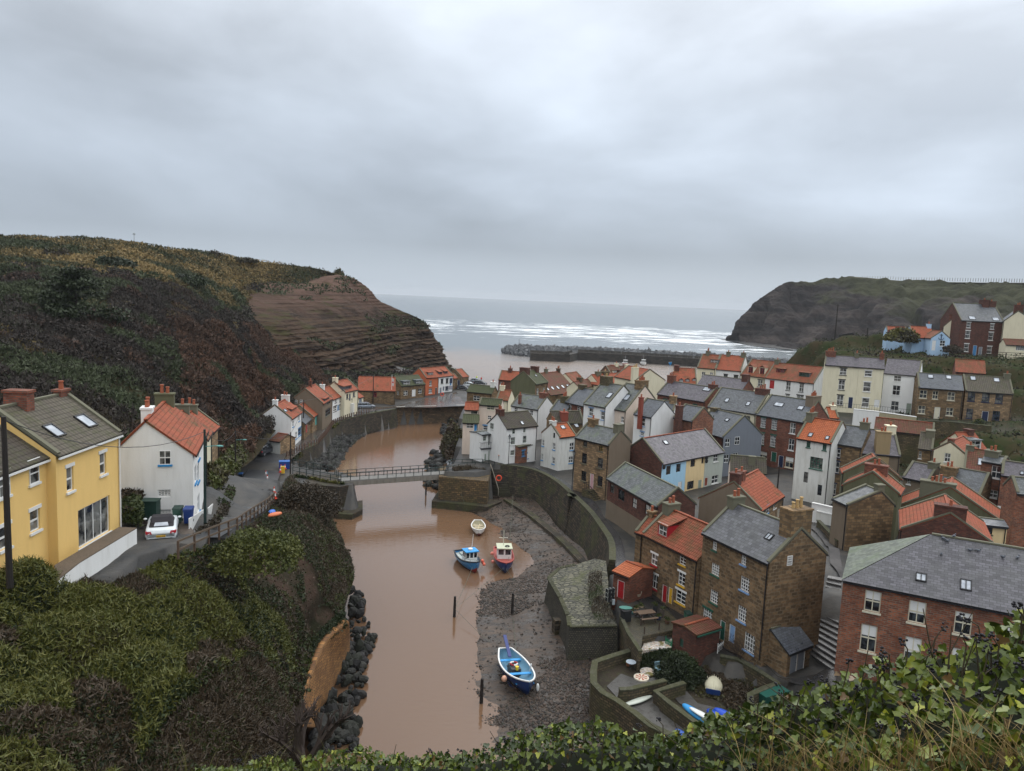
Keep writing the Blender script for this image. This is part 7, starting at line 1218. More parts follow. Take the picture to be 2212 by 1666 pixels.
# ivy leaf template: five-lobed outline folded along the midrib
tpl = np.array([(0,0,0),(.30,-.10,.05),(.52,.16,.04),(.30,.34,.03),(.26,.66,.02),(0,1., -.06),(-.26,.66,.02),(-.30,.34,.03),(-.52,.16,.04),(-.30,-.10,.05)]); mid = np.array([(0,.45,-.03)])
tv = np.concatenate([tpl, mid]); tf = [(i, (i + 1) % 10,10) for i in range(10)]
def placed(p, size, dirv=None, tilt=.75):
 n = len(p); nrm = rng.normal(size=(n, 3)) * tilt + np.array([0,-.75,.75]); nrm /= np.linalg.norm(nrm, axis=1, keepdims=True); r = rng.normal(size=(n, 3)) + np.array([0,-.2,-.9]); a = r - nrm * (r * nrm).sum(1, keepdims=True); a /= np.linalg.norm(a, axis=1, keepdims=True); b2 = np.cross(nrm, a); s = size[:, None, None]
 V = p[:, None] + (tv[None, :, 0:1] * b2[:, None] + tv[None, :, 1:2] * a[:, None] + tv[None, :, 2:3] * nrm[:, None] * 1.6) * s
 Fc = (np.arange(n) * 11)[:, None, None] + np.array(tf)[None]; return V.reshape(-1,3), Fc.reshape(-1,3)
bump_ = (vnoise(p, 2.6,4,3) - .4) * .34; p = p + np.array([0,-.25,1.]) * (bump_ + rng.random(nL) * .10 - .05)[:, None]
size = .022 + rng.random(nL) ** 1.5 * .032 + np.clip((p[:, 0] - .5) / 3., 0,1) * .012; V, F_ = placed(p, size)
cl = vnoise(p, 1.8,9,3); ti = np.clip(.05 + .42 * rng.random(nL) ** 1.6 + (cl - .45) * .7 + .08,0,.82); ti = np.where(rng.random(nL) < .05,.8, ti); ti = np.where(rng.random(nL) < .03,1., ti)
tag(bigmesh('ivy_hedge', V, F_, IVY, np.repeat(ti, 11), False), 'glossy ivy hedge filling the bottom right foreground', 'ivy hedge', kind='stuff')
# stems, berries, grasses
sm = MB(); bm_ = []; bs = []
top_i = [i for i in range(140)]
for i in range(150):
 u_ = rng.integers(8,139); w_r = rng.integers(16,44); q = Vector(HG_[u_, w_r]); q += Vector((0,-.05,.08)); L_ = .03 + rng.random() * .07; e_ = q + Vector((rng.normal() * .05,-.03, L_)); sm.tube([q - Vector((0,0,.1)), q.lerp(e_, .5) + Vector((.01,0,0)), e_],[.004,.003,.0025],4, False)
 for j in range(rng.integers(5,11)):
  v = rng.normal(size=3); v /= np.linalg.norm(v); bs.append(np.array(e_) + v * (.013 + rng.random() * .006))
for i in range(60): u_ = rng.integers(8,139); q = Vector(HG_[u_, rng.integers(16,40)]); e_ = q + Vector((rng.normal() * .12,-.05,.07 + rng.random() * .12)); sm.tube([q - Vector((0,0,.1)), e_],[.004,.002],4, False)
tag(sm.build('ivy_stems', plain((.07,.055,.03),.7)), 'thin stems sticking out above the ivy hedge', 'stems', kind='stuff')
ico = MB(); ico.ell((0,0,0),(1,1,1),6,4); iv = np.array(ico.v); itf = np.array([f for f in ico.f]); bs = np.array(bs); V = bs[:, None] + iv[None] * (.005 + rng.random(len(bs)) * .002)[:, None, None]
tag(bigmesh('ivy_berries', V.reshape(-1,3),((np.arange(len(bs)) * len(iv))[:, None, None] + itf[None]).reshape(-1,4), plain((.012,.010,.014),.35), None, True), 'clusters of small black berries on the ivy hedge', 'berries', kind='stuff')
GRS = leafmat([(.32,.23,.09),(.22,.15,.06),(.10,.13,.03)],.6, 'straw')
gv, gf, gt_ = [],[],[]
for i in range(520):
 if i < 430: x = rng.uniform(1600,2260); y0_ = rng.uniform(1640,1760); 
 else: x = rng.uniform(350,760); y0_ = rng.uniform(1660,1740)
 d = np.interp(x, [h[0] for h in HED],[h[2] for h in HED]) - .62; q = np.array(Dd('O', x, y0_, d)); hgt = rng.uniform(.12,.34) * (1. if x > 900 else 1.2); lean = rng.normal(size=2) * .10; tt = rng.random(); pr_ = None; wv = .0022
 for s_ in range(6):
  f = s_ / 5; c_ = q + np.array([lean[0] * f ** 2 * 2, lean[1] * f ** 2 - .02 * f, hgt * (f - .28 * f ** 3)]); w0 = wv * (1 - f * .85); a_, b2 = c_ - [w0,0,0], c_ + [w0,0,0]; gv += [a_, b2]; gt_ += [tt * .6 if x > 900 else .8] * 2
  if s_: n_ = len(gv); gf.append((n_ - 4, n_ - 3, n_ - 1, n_ - 2))
tag(bigmesh('dry_grass', np.array(gv), np.array(gf), GRS, np.array(gt_)), 'pale dry grass stalks in the bottom right foreground', 'grass', kind='stuff')
# twiggy branch at the bottom centre-left
bareshrub('dead_branch', 'pale dead branch sticking up at the bottom left of the hedge', Dd('O', 655,1668,6.),.75,3,12,.7)
# ---------------------------------------------------------------- loose objects
def lthing(name, label, cat, loc, rotz=0., group=None, tilt=None):
 T = thing(name, label, cat, loc, group); T['_o'] = [0., 0., 0.]; T.rotation_euler = (tilt[0] if tilt else 0, tilt[1] if tilt else 0, rotz); return T
def rings(mb, R, caps=True):
 n = len(R[0]); base = len(mb.v)
 for r in R: mb.v += [tuple(p) for p in r]
 for i in range(len(R) - 1):
  for k_ in range(n): k2 = (k_ + 1) % n; mb.f.append((base + i * n + k_, base + (i + 1) * n + k_, base + (i + 1) * n + k2, base + i * n + k2)); mb.uv += [(0,0)] * 4
 if caps: mb.f.append(tuple(base + k_ for k_ in range(n))); mb.uv += [(0,0)] * n; e_ = base + (len(R) - 1) * n; mb.f.append(tuple(e_ + k_ for k_ in reversed(range(n)))); mb.uv += [(0,0)] * n
RUB = plain((.012,.012,.013),.8); RIM = plain((.3,.31,.33),.35,.6); TYG = glass(0); CHR = plain((.4,.4,.42),.3,.8)
def bevel(o, w=.03, seg=2): m_ = o.modifiers.new('bevel', 'BEVEL'); m_.width = w; m_.segments = seg; m_.limit_method = 'ANGLE'; return o
def car(label, loc, rotz, paint, L=4.2, w=1.8, hb=.85, ht=1.42, kind='hatch', soft=False, plate=None, group=None, name='parked_car', slope=0.):
 T = lthing(name, label, 'car', loc, rotz, group); T.rotation_euler[1] = slope; mb = MB(); h = L / 2; hw = w / 2
 def ring(x, wf, zb, zt): a = hw * wf; return [(x, -a * .93, zb),(x, -a, zb + .22),(x, -a, zt - .22),(x, -a * .93, zt - .05),(x, -a * .78, zt),(x, a * .78, zt),(x, a * .93, zt - .05),(x, a, zt - .22),(x, a, zb + .22),(x, a * .93, zb)]
 prof = {'hatch': [(-h, .86,.35, hb - .05),(-h + .12,.96,.24, hb + .02),(-h + .6,1,.2, hb + .04),(0,1,.2, hb),(h - 1.1,1,.2, hb - .02),(h - .45,.97,.22, hb - .12),(h - .1,.88,.25, hb - .26),(h, .74,.34, hb - .36)],
   'tt': [(-h, .84,.38,.72),(-h + .1,.93,.26,.86),(-h + .35,.99,.22,.93),(-h + .9,1.01,.2,.90),(0,.98,.2,.86),(h - 1.2,1.0,.2,.84),(h - .5,.97,.22,.74),(h - .12,.86,.26,.60),(h, .7,.34,.50)]}[kind if kind == 'tt' else 'hatch']
 rings(mb, [ring(*p) for p in prof]); bevel(mb.build('body', paint, T, True),.02)
 if kind == 'tt': cab = [(-h + .55,.70,.90,.91),(-h + .85,.74,.86,1.12),(-h + 1.35,.72,.86,1.34),(-h + 2.0,.70,.86,1.35),(-h + 2.5,.74,.82,1.14),(-h + 2.95,.78,.80,.84)]
 elif kind == 'estate': cab = [(-h + .1,.88, hb - .02, hb + .08),(-h + .35,.84, hb, ht - .04),(-h + 1.2,.82, hb, ht),(h - 2., .82, hb, ht),(h - 1.55,.84, hb, ht - .1),(h - .95,.9, hb - .05, hb)]
 elif kind == 'pickup': cab = [(-.9,.88, hb - .02, hb + .1),(-.75,.84, hb, ht),(.4,.82, hb, ht),(.75,.86, hb, ht - .2),(1.15,.9, hb - .05, hb + .02)]
 else: cab = [(-h + .25,.88, hb - .02, hb + .1),(-h + .65,.84, hb, ht - .08),(-h + 1.3,.82, hb, ht),(h - 2.1,.82, hb, ht),(h - 1.5,.84, hb, ht - .15),(h - .85,.9, hb - .05, hb)]
 cm = MB(); rings(cm, [[(x, -hw * wf * 1.08, zb),(x, -hw * wf, (zb + zt) / 2),(x, -hw * wf * .88, zt - .02),(x, hw * wf * .88, zt - .02),(x, hw * wf, (zb + zt) / 2),(x, hw * wf * 1.08, zb)] for x, wf, zb, zt in cab])
 G_ = cm.build('windows', TYG if not soft else plain((.02,.018,.022),.9), T, True)
 rf = MB(); rr_ = cab[1:-1]; rings(rf, [[(x, -hw * wf * .9, zt - .06),(x, -hw * wf * .84, zt + .015),(x, hw * wf * .84, zt + .015),(x, hw * wf * .9, zt - .06)] for x, wf, zb, zt in rr_]); rf.build('roof', paint if not soft else plain((.02,.018,.022),.9), T)
 if not soft:
  pl_ = MB()
  for sx in (-1,1):
   for i in (1,2,3):
    if i < len(cab) - 1: x, wf, zb, zt = cab[i]; pl_.bar((x, sx * hw * wf * 1.06, zb - .03),(x, sx * hw * wf * .9, zt),.07)
  pl_.build('pillars', paint, T)
 else:
  rw = MB(); rw.hexa([(-h + .62,-.42,.99),(-h + .62,.42,.99),(-h + .66,.42,.96),(-h + .66,-.42,.96),(-h + .86,-.36,1.15),(-h + .86,.36,1.15),(-h + .9,.36,1.12),(-h + .9,-.36,1.12)]); rw.build('rear_window', glass(2), T)
 for sx in (-1,1):
  for xx in (-h + .75, h - .82):
   wm = MB(); wm.tube([(xx, sx * (hw - .2),.32),(xx, sx * (hw + .01),.32)],.33,16); Wh = wm.build('wheel', RUB, T); rm = MB(); rm.tube([(xx, sx * (hw + .005),.32),(xx, sx * (hw + .025),.32)],.21,10); rm.build('rim', RIM, Wh)
  tl = MB()
  if kind == 'tt': z0 = .66; tl.hexa([(-h + .03, sx * .85, z0),(-h - .03, sx * .50, z0),(-h + .2, sx * .50, z0),(-h + .2, sx * .88, z0),(-h + .06, sx * .86, z0 + .16),(-h + .02, sx * .56, z0 + .16),(-h + .2, sx * .56, z0 + .16),(-h + .2, sx * .89, z0 + .16)])
  else: tl.box((-h + .06, sx * (hw * .86), hb - .28),.16,.2,.26)
  tl.build('tail_light', plain((.35,.01,.02),.3), T); hl_ = MB(); hl_.box((h - .22, sx * hw * .72, hb - .36),.3,.3,.14); hl_.build('headlight', plain((.6,.62,.65),.2), T)
  mr_ = MB(); mr_.ell((h - 1.75, sx * (hw + .1), hb + .12),(.09,.12,.07)); mr_.build('mirror', paint, T)
 bp2 = MB(); bp2.box((-h - .01,0,.26),.1, w * .7,.12); bp2.build('rear_bumper_trim', RUB, T)
 pz = MB(); pz.box((-h - .02,0,.46),.03,.53,.12); pz.build('number_plate', plain((.65,.38,.03) if True else WHITE, .5), T)
 if plate:
  cu = bpy.data.curves.new('plate_text', 'FONT'); cu.body = plate; cu.size = .105; cu.align_x = 'CENTER'; cu.align_y = 'CENTER'; cu.extrude = .002; ob = bpy.data.objects.new('plate_lettering', cu); COL.objects.link(ob)
  dg = bpy.context.evaluated_depsgraph_get(); me = bpy.data.meshes.new_from_object(ob.evaluated_get(dg)); bpy.data.objects.remove(ob); me.materials.clear(); me.materials.append(BLACK)
  ob = bpy.data.objects.new('plate_lettering', me); COL.objects.link(ob); ob.parent = T; ob.location = (-h - .04,0,.52); ob.rotation_euler = (math.pi / 2,0,-math.pi / 2)
 return T
WPAINT = plain((.62,.66,.68),.2); DPAINT = plain((.035,.038,.045),.2); SPAINT = plain((.25,.28,.32),.2,.3)
p = Zroad('A', 1430,1430); q = Zroad('A', 1440,1330); CF = Dd('A', 1432,1385,47.2); cz = 16.95
car('white convertible with black soft top parked behind the picket fence', (Dd('A', 1432,1400,46.6).x, 46.6,16.78), math.radians(113), WPAINT, 4.18,1.83, kind='tt', soft=True, plate='NU22 YNJ', slope=math.radians(0))
tag(sheet('driveway', 'A', [(1210,1530),(1290,1600),(1420,1500),(1640,1420),(1720,1380),(1620,1250),(1280,1240)],16.75, grit((.13,.10,.08),(.09,.075,.06),(.06,.055,.035),2,.6,.5)), None, None)
b_ = Z('B', 325,935,4.9); car('dark grey pickup parked beside the white garage', (b_.x - .6, b_.y + 2.6,4.95), math.radians(80), DPAINT, 4.9,1.95,.98,1.75, 'estate', name='parked_pickup')
b_ = Z('B', 1225,505,4.7); car('silver estate car parked in front of the long stone hall', (b_.x, b_.y + .6,4.75), math.radians(28), SPAINT, 4.6,1.85,.86,1.45, 'estate')
for (x, y, rz, pt_, kd, lb) in ((100,452,-22, DPAINT, 'hatch', 'black hatchback at the near end of the harbour car park'),(155,425,-18, WPAINT, 'hatch', 'white hatchback behind the black one in the harbour car park'),(250,408,-8, DPAINT, 'estate', 'dark estate car at the right end of the harbour car park'),(215,390,-8, SPAINT, 'hatch', 'silver car in the back row of the harbour car park')):
 b_ = Z('C', x, y, 4.2); car(lb, (b_.x, b_.y + .8,4.25), math.radians(rz), pt_, 4.2,1.8,.86,1.45, kd, group='cars in the harbour car park')
# --- boats
def hull(mb, L, B, Dp, sheer=.35, stern=.75, n=16, inset=0., zin=0., bow=1.):
 R = []
 for i in range(n + 1):
  s = i / n; x = (s - .5) * L; bw_ = B / 2 * (stern + (1 - stern) * math.sin(min(1., s / .45) * 1.5708)) if s < .45 else B / 2 * max(.02,(1 - ((s - .45) / .55) ** 2.3) ** .75)
  bw_ = max(.015, bw_ - inset); zt = Dp + sheer * (max(0, s - .35) / .65) ** 2 + .12 * (1 - s) ** 3; zk = -.0 + (.55 * Dp) * max(0,(s - .82) / .18) ** 2 + zin; zm = zk + (zt - zk) * .35
  R.append([(x, -bw_, zt),(x, -bw_ * .93, zm + (zt - zm) * .4),(x, -bw_ * .66, zm),(x, -.02, zk),(x, .02, zk),(x, bw_ * .66, zm),(x, bw_ * .93, zm + (zt - zm) * .4),(x, bw_, zt)])
 return R
def boat(name, label, loc, rotz, L, B, Dp, cols, sheer=.35, stern=.75, tilt=(0,0), cat='boat', inside=True, deck=None):
 T = lthing(name, label, cat, loc, rotz, tilt=tilt); ho, hg, hi, hb_ = cols; R = hull(None, L, B, Dp, sheer, stern); mb = MB(); n = 8
 base = 0; mb.v = [p for r in R for p in r]
 for i in range(len(R) - 1):
  for k_ in range(n - 1): mb.f.append((i * n + k_, i * n + k_ + 1,(i + 1) * n + k_ + 1,(i + 1) * n + k_)); mb.uv += [(0,0)] * 4
 mb.f.append(tuple(range(n - 1,-1,-1))); mb.uv += [(0,0)] * n
 o_ = mb.build('hull', ho, T, True)
 if hb_: # anti-fouling band below: second material on the lower strakes
  o_.data.materials.append(hb_)
  for f in o_.data.polygons:
   if all(abs(o_.data.vertices[v].co.y) < B and (v % n) in (2,3,4,5) for v in f.vertices): f.material_index = 1
 g = MB()
 for sd_ in (0, n - 1):
  for i in range(len(R) - 1): g.bar(Vector(R[i][sd_]) + Vector((0,0,.03)), Vector(R[i + 1][sd_]) + Vector((0,0,.03)),.13,.09)
 g.bar(Vector(R[0][0]) + Vector((0,0,.03)), Vector(R[0][-1]) + Vector((0,0,.03)),.13,.09); g.build('gunwale', hg, T)
 if inside:
  Ri = hull(None, L - .16, B, Dp, sheer, stern, inset=.07, zin=.14); m2 = MB(); m2.v = [p for r in Ri for p in r]
  for i in range(len(Ri) - 1):
   for k_ in range(n - 1): m2.f.append((i * n + k_ + 1, i * n + k_, (i + 1) * n + k_, (i + 1) * n + k_ + 1)); m2.uv += [(0,0)] * 4
  m2.f.append(tuple(range(n))); m2.uv += [(0,0)] * n; m2.build('lining', hi, T, True)
 if deck:
  dk = MB(); z = deck[1]
  for i in range(len(R) - 1): a, b_ = R[i], R[i + 1]; dk.face([(a[0][0], a[0][1], a[0][2] - z),(b_[0][0], b_[0][1], b_[0][2] - z),(b_[-1][0], b_[-1][1], b_[-1][2] - z),(a[-1][0], a[-1][1], a[-1][2] - z)])
  dk.build('deck', deck[0], T)
 return T, R
NAVYH = plain((.012,.035,.13),.35); BLUH = plain((.03,.17,.38),.4); REDK = plain((.28,.04,.035),.6); SEABL = plain((.03,.28,.62),.5); PALEB = plain((.14,.30,.42),.6); ORB = plain((.75,.16,.10),.5); PEACH = plain((.68,.38,.26),.6); BUCK = plain((.75,.5,.02),.5)
def facing(c, s_px, b_px, z):              # stern and bow pixels at height z -> centre, heading, length
 a, b_ = Z(c, *s_px, z), Z(c, *b_px, z); return (a + b_) / 2, math.atan2(b_.y - a.y, b_.x - a.x),(b_ - a).length
ctr, hd, ln_ = facing('M', (685,1300),(900,1640),1.3)
T, R = boat('coble_boat', 'large open blue coble with white gunwale lying on the mud at lower centre', (ctr.x, ctr.y, .22), hd, min(ln_, 8.6),2.55,1.05,(NAVYH, WHITE, PALEB, None),.55,.45,(math.radians(-3),0)); L_ = min(ln_, 8.6)
for x, w_ in ((-.26 * L_, 1.9),(.10 * L_, 2.2),(.33 * L_, 1.6)): m_ = MB(); m_.box((x, 0,.86),.32, w_, .06); m_.build('thwart', SEABL, T)
m_ = MB(); m_.box((-.08 * L_, 0,.15),1.2,.85,.8); m_.build('engine_box', plain((.045,.045,.05),.6), T)
m_ = MB(); m_.box((0,0,.2), L_ * .6,1.5,.05); m_.build('floor', plain((.07,.045,.035),.7), T)
m_ = MB(); m_.bar((-L_ * .5 - .9,.15,2.0),(-L_ * .28,0,1.1),.3,.1); m_.build('rudder', plain((.012,.03,.16),.4), T)
m_ = MB(); m_.bar((.3,1.15,.5),(.3,1.2,1.5),.1); m_.build('mast_post', WHITE, T)
m_ = MB(); [m_.bar((x, sy * 1.13,.45),(x, sy * .75,.25),.04) for x in np.arange(-1.8,2., .35) for sy in (-1,1)]; m_.build('ribs', NAVYH, T)
CB = T
def local(T, v): return Matrix.Translation(T.location) @ T.rotation_euler.to_matrix().to_4x4() @ Vector(v)
q = local(T, (-.11 * L_, 0,1.0)); LBY = thing('lifebuoy', 'red and white lifebuoy ring lying on the engine box of the blue coble', 'lifebuoy', q)
for k_ in range(4): m_ = MB(); a0 = k_ * 1.5708; m_.tube([q + Vector((math.cos(a0 + j * .1963) * .3, math.sin(a0 + j * .1963) * .3,.07)) for j in range(9)],.075,8); m_.build('ring_segment', WHITE if k_ % 2 else REDP, LBY)
q = local(T, (.02 * L_, 0,.96)); m_ = MB(); m_.tube([q, q + Vector((0,0,.3))],[.13,.16],12); tag(m_.build('bucket', BUCK, None, off=tuple(q)), 'yellow bucket standing in the blue coble', 'bucket')
q = local(T, (.22 * L_, -.35,.5)); m_ = MB(); m_.ell(q, (.5,.17,.17),10,8); tag(m_.build('fender', plain((.6,.6,.45),.5), None, off=tuple(q)), 'long cream fender lying inside the blue coble', 'fender')
q = local(T, (.16 * L_, -1.42,.75)); m_ = MB(); m_.ell(q, (.25,.25,.27),10,8); tag(m_.build('buoy', PEACH, None, off=tuple(q)), 'peach buoy hanging on the side of the blue coble', 'buoy')
q = local(T, (.42 * L_, .95,.75)); m_ = MB(); m_.ell(q, (.15,.15,.35),10,8); tag(m_.build('fender', WHITE, None, off=tuple(q)), 'white fender hanging near the bow of the blue coble', 'fender')
# blue cabin boat
ctr, hd, ln_ = facing('M', (300,410),(420,545),.9); ctr, hd, ln_ = facing('M', (305,420),(440,550),1.2)
T, R = boat('cabin_boat', 'small blue and white cabin boat with bright blue wheelhouse roof', (ctr.x, ctr.y, -.25), hd, max(5.6, min(ln_, 7)),2.35,1.25,(BLUH, BLACK, PWD, REDK),.45,.8, inside=False, deck=(plain((.45,.5,.48),.5),.28))
def wheelhouse(T, x0, x1, w, z0, z1, body, roofm, nf=3):
 m_ = MB(); W2 = w / 2; wallpanel(m_, Vector((x1,-W2,0)), Vector((0,1,0)), Vector((1,0,0)), w, z0, z1,[(w * (i + .12) / nf, w * (i + .88) / nf, z0 + (z1 - z0) * .45, z1 - .12) for i in range(nf)],.05)
 for sy in (-1,1): wallpanel(m_, Vector((x0, sy * W2,0)), Vector((1,0,0)), Vector((0, sy, 0)), x1 - x0, z0, z1,[(.18,(x1 - x0) * .55, z0 + (z1 - z0) * .45, z1 - .12),((x1 - x0) * .62, x1 - x0 - .1, z0 + (z1 - z0) * .45, z1 - .12)],.05)
 wallpanel(m_, Vector((x0,-W2,0)), Vector((0,1,0)), Vector((-1,0,0)), w, z0, z1,[]); m_.build('wheelhouse', body, T)
 m_ = MB(); m_.box(((x0 + x1) / 2,0, z0 + .1), x1 - x0 - .12, w - .12, z1 - z0 - .15); m_.build('windows', glass(0), T)
 m_ = MB(); m_.box(((x0 + x1) / 2 + .08,0, z1), x1 - x0 + .35, w + .22,.1); m_.build('wheelhouse_roof', roofm, T)
wheelhouse(T, -.2,1.0,1.5,1.0,2.4, WHITE, SEABL); m_ = MB(); m_.tube([(.5,0,2.5),(.5,0,2.68)],.28,14); m_.build('radar_dome', WHITE, T); m_ = MB(); m_.tube([(-.1,.4,2.5),(-.5,.7,4.1)],.025,5); m_.build('aerial', WHITE, T)
m_ = MB(); m_.box((-.9,.15,.9),.9,.9,.7); m_.build('cuddy', SEABL, T); m_ = MB(); m_.box((-2.1,.1,.9),.9,.9,.35); m_.build('fish_box', plain((.3,.34,.32),.6), T)
railing(T, [Vector((1.2,-.95,1.25)), Vector((2.2,-.65,1.4)), Vector((2.8,0,1.5)), Vector((2.2,.65,1.4)), Vector((1.2,.95,1.25))],.5, plain((.12,.13,.13),.5),.7,(1.,),.02, 'pulpit', .02)
for i, (dx, dy, dz) in enumerate(((1.9,1.05,1.5),(1.7,1.2,1.2),(2.1,1.2,1.1))): q = local(T, (dx, dy, dz)); m_ = MB(); m_.ell(q, (.2,) * 3,8,6); tag(m_.build('buoy', ORB, None, off=tuple(q)), 'orange-red buoy bunched at the bow of the blue cabin boat', 'buoy', 'orange buoys on the blue cabin boat')
# red and blue cabin boat
ctr, hd, ln_ = facing('M', (665,400),(700,560),1.2)
T, R = boat('cabin_boat', 'red and dark blue cabin boat with white wheelhouse and cross mast', (ctr.x, ctr.y, -.2), hd, max(5.4, min(ln_, 7)),2.4,1.3,(NAVYH, plain((.33,.06,.05),.6), WHITE, None),.35,.85, inside=False, deck=(plain((.36,.075,.06),.6),.12))
wheelhouse(T, -1.1,.6,1.7,1.1,2.55, WHITE, plain((.5,.52,.38),.6),2); m_ = MB(); m_.bar((-.4,-.1,2.6),(-.4,-.1,4.5),.08); m_.bar((-.4,-.65,3.6),(-.4,.45,3.6),.06); m_.build('mast', plain((.62,.6,.5),.5), T); m_ = MB(); m_.tube([(.1 + .25 * math.cos(a),.35 + .25 * math.sin(a),2.7) for a in np.arange(0,6.4,.6)],.06,6); m_.build('rope_coil', BLACK, T)
for v, l_ in (((-.6,-1.45,1.5), 'upper'),((.6,-1.4,.9), 'lower')): q = local(T, v); m_ = MB(); m_.ell(q, (.22,) * 3,8,6); tag(m_.build('buoy', plain((.7,.22,.17),.5), None, off=tuple(q)), 'pink buoy, the %s of two hanging left of the red boat' % l_, 'buoy')
# white rowing boat
ctr, hd, ln_ = facing('M', (450,160),(462,275),.7)
T, R = boat('rowing_boat', 'small white rowing boat with dark red bottom nearest the footbridge', (ctr.x, ctr.y, -.12), hd, max(4.0, min(ln_, 5.2)),1.95,.8,(WHITE, WHITE, plain((.42,.38,.26),.7), plain((.16,.02,.03),.5)),.3,.5)
for x in (-1.2,-.2,.9): m_ = MB(); m_.box((x, 0,.55),.28,1.45,.05); m_.build('thwart', plain((.55,.46,.32),.7), T)
m_ = MB(); m_.bar((-1.4,.25,.72),(1.4,-.15,.75),.07,.05); m_.build('oar', plain((.6,.5,.3),.6), T); m_ = MB(); [m_.ell((.4 + .3 * rng.random(),-.4 + .25 * i, .4),(.2,.15,.12),6,4) for i in range(4)]; m_.build('net_heap', plain((.22,.06,.04),.8), T)
# harbour boats
def hb(c, x, y, hl_, nm, label, colr, L_=8., rot=0.): 
 p = Z(c, x, y, 0); T, R = boat(nm, label, (p.x, p.y + 1., -.3), rot, L_, 2.9,1.5,(colr, WHITE, WHITE, None),.6,.8, inside=False, deck=(plain((.35,.36,.36),.6),.2)); wheelhouse(T, -.6 if L_ < 9 else -.2,1.4,2., 1.3,3.2, WHITE, WHITE); m_ = MB(); m_.bar((-.8,0,3.2),(-.8,0,5.6),.1); m_.bar((-.8,-.7,4.8),(-.8,.7,4.8),.06); m_.build('mast', plain((.3,.3,.3),.5), T); return T
hb('T', 568,528,0, 'fishing_boat', 'dark red fishing boat moored against the harbour pier', plain((.2,.02,.03),.5),7.5,0.05); hb('T', 935,565,0, 'fishing_boat', 'white trawler hung with pink buoys behind the harbour roofs', plain((.5,.28,.26),.6),7.5,-1.6); hb('T', 1050,562,0, 'fishing_boat', 'white trawler facing the camera in the harbour', WHITE, 8., -1.57); hb('T', 1212,560,0, 'fishing_boat', 'small blue boat almost hidden behind the harbour chimneys', SEABL, 6., -1.4)
for (x, y, c_, l_) in ((470,530, ORB, 'orange mooring buoy left of the red boat in the harbour'),(804,520, plain((.7,.66,.5),.5), 'cream mooring buoy in the harbour'),(846,521, ORB, 'orange mooring buoy right of the cream one in the harbour')): p = Z('T', x, y, .2); m_ = MB(); m_.ell(p, (.75,) * 3,8,6); tag(m_.build('buoy', c_, None, off=tuple(p)), l_, 'buoy')
# upturned and stored small craft
def craft(c, a, b_, z, w, h_, mat, name, label, cat, up_=True, flat=False):
 A_, B_ = Z(c, *a, z), Z(c, *b_, z); d = (B_ - A_); L_ = d.length; T = lthing(name, label, cat, (A_ + B_) / 2, math.atan2(d.y, d.x)); m_ = MB(); R = []
 for i in range(15):
  s = i / 14; x = (s - .5) * L_; e_ = max(.03, math.sin(math.pi * min(1, max(0, s))) ** .55); R.append([(x, w / 2 * e_ * math.cos(t),.03 + h_ * e_ ** .5 * math.sin(t)) for t in np.linspace(0, math.pi, 9)] + [(x, 0,0)])
 rings(m_, R); m_.build('hull', mat, T, True); return T, L_
T, L_ = craft('N', (1205,900),(1195,1035),2.75,1.45,.55, plain((.5,.47,.34),.7), 'upturned_dinghy', 'cream clinker dinghy lying upside down in the garden', 'dinghy')
m_ = MB(); m_.box((L_ / 2 - .02,0,0),.08,1.1,.4); m_.build('transom', NAVYH, T)
for i in range(-3,4): m_ = MB(); m_.bar((-L_ * .38, i * .17,.56 - abs(i) * .075),(L_ * .46, i * .19,.56 - abs(i) * .085),.03,.03); m_.build('strake', plain((.4,.37,.26),.7), T)
craft('N', (405,1138),(660,1050),2.75,.6,.14, plain((.5,.53,.46),.4), 'surfboard', 'pale surfboard lying on the wet patio below the wall', 'surfboard')
craft('N', (925,1125),(1190,1320),3.0,.85,.32, SEABL, 'kayak', 'light blue kayak under the white board in the walled garden', 'kayak')
craft('N', (985,1150),(1240,1295),3.4,.62,.13, plain((.66,.68,.66),.35), 'paddle_board', 'white board strapped on top of the light blue kayak', 'board')
craft('N', (1140,1175),(1330,1320),2.8,.8,.35, plain((.01,.06,.42),.35), 'kayak', 'dark blue kayak right of the white board', 'kayak'); craft('N', (1200,1170),(1405,1275),2.8,.8,.35, plain((.012,.07,.48),.35), 'kayak', 'royal blue kayak furthest right in the garden', 'kayak')
craft('N', (865,1345),(1000,1450),2.8,.6,.2, plain((.02,.08,.35),.4), 'kayak', 'blue and white kayak half hidden by the hedge', 'kayak')
T, L_ = craft('B', (612,1195),(655,1262),2.6,1.7,.6, plain((.42,.38,.26),.8), 'upturned_dinghy', 'old cream dinghy stored on the bank left of the footbridge', 'dinghy')
craft('B', (370,1450),(430,1418), Zroad('B', 400,1410).z - .4,.7,.35, plain((.02,.12,.5),.4), 'kayak', 'blue kayak behind the timber fence on the bank', 'kayak'); craft('B', (365,1462),(495,1432), Zroad('B', 400,1440).z - .5,.6,.25, plain((.6,.16,.06),.5), 'kayak', 'orange kayak behind the timber fence on the bank', 'kayak')
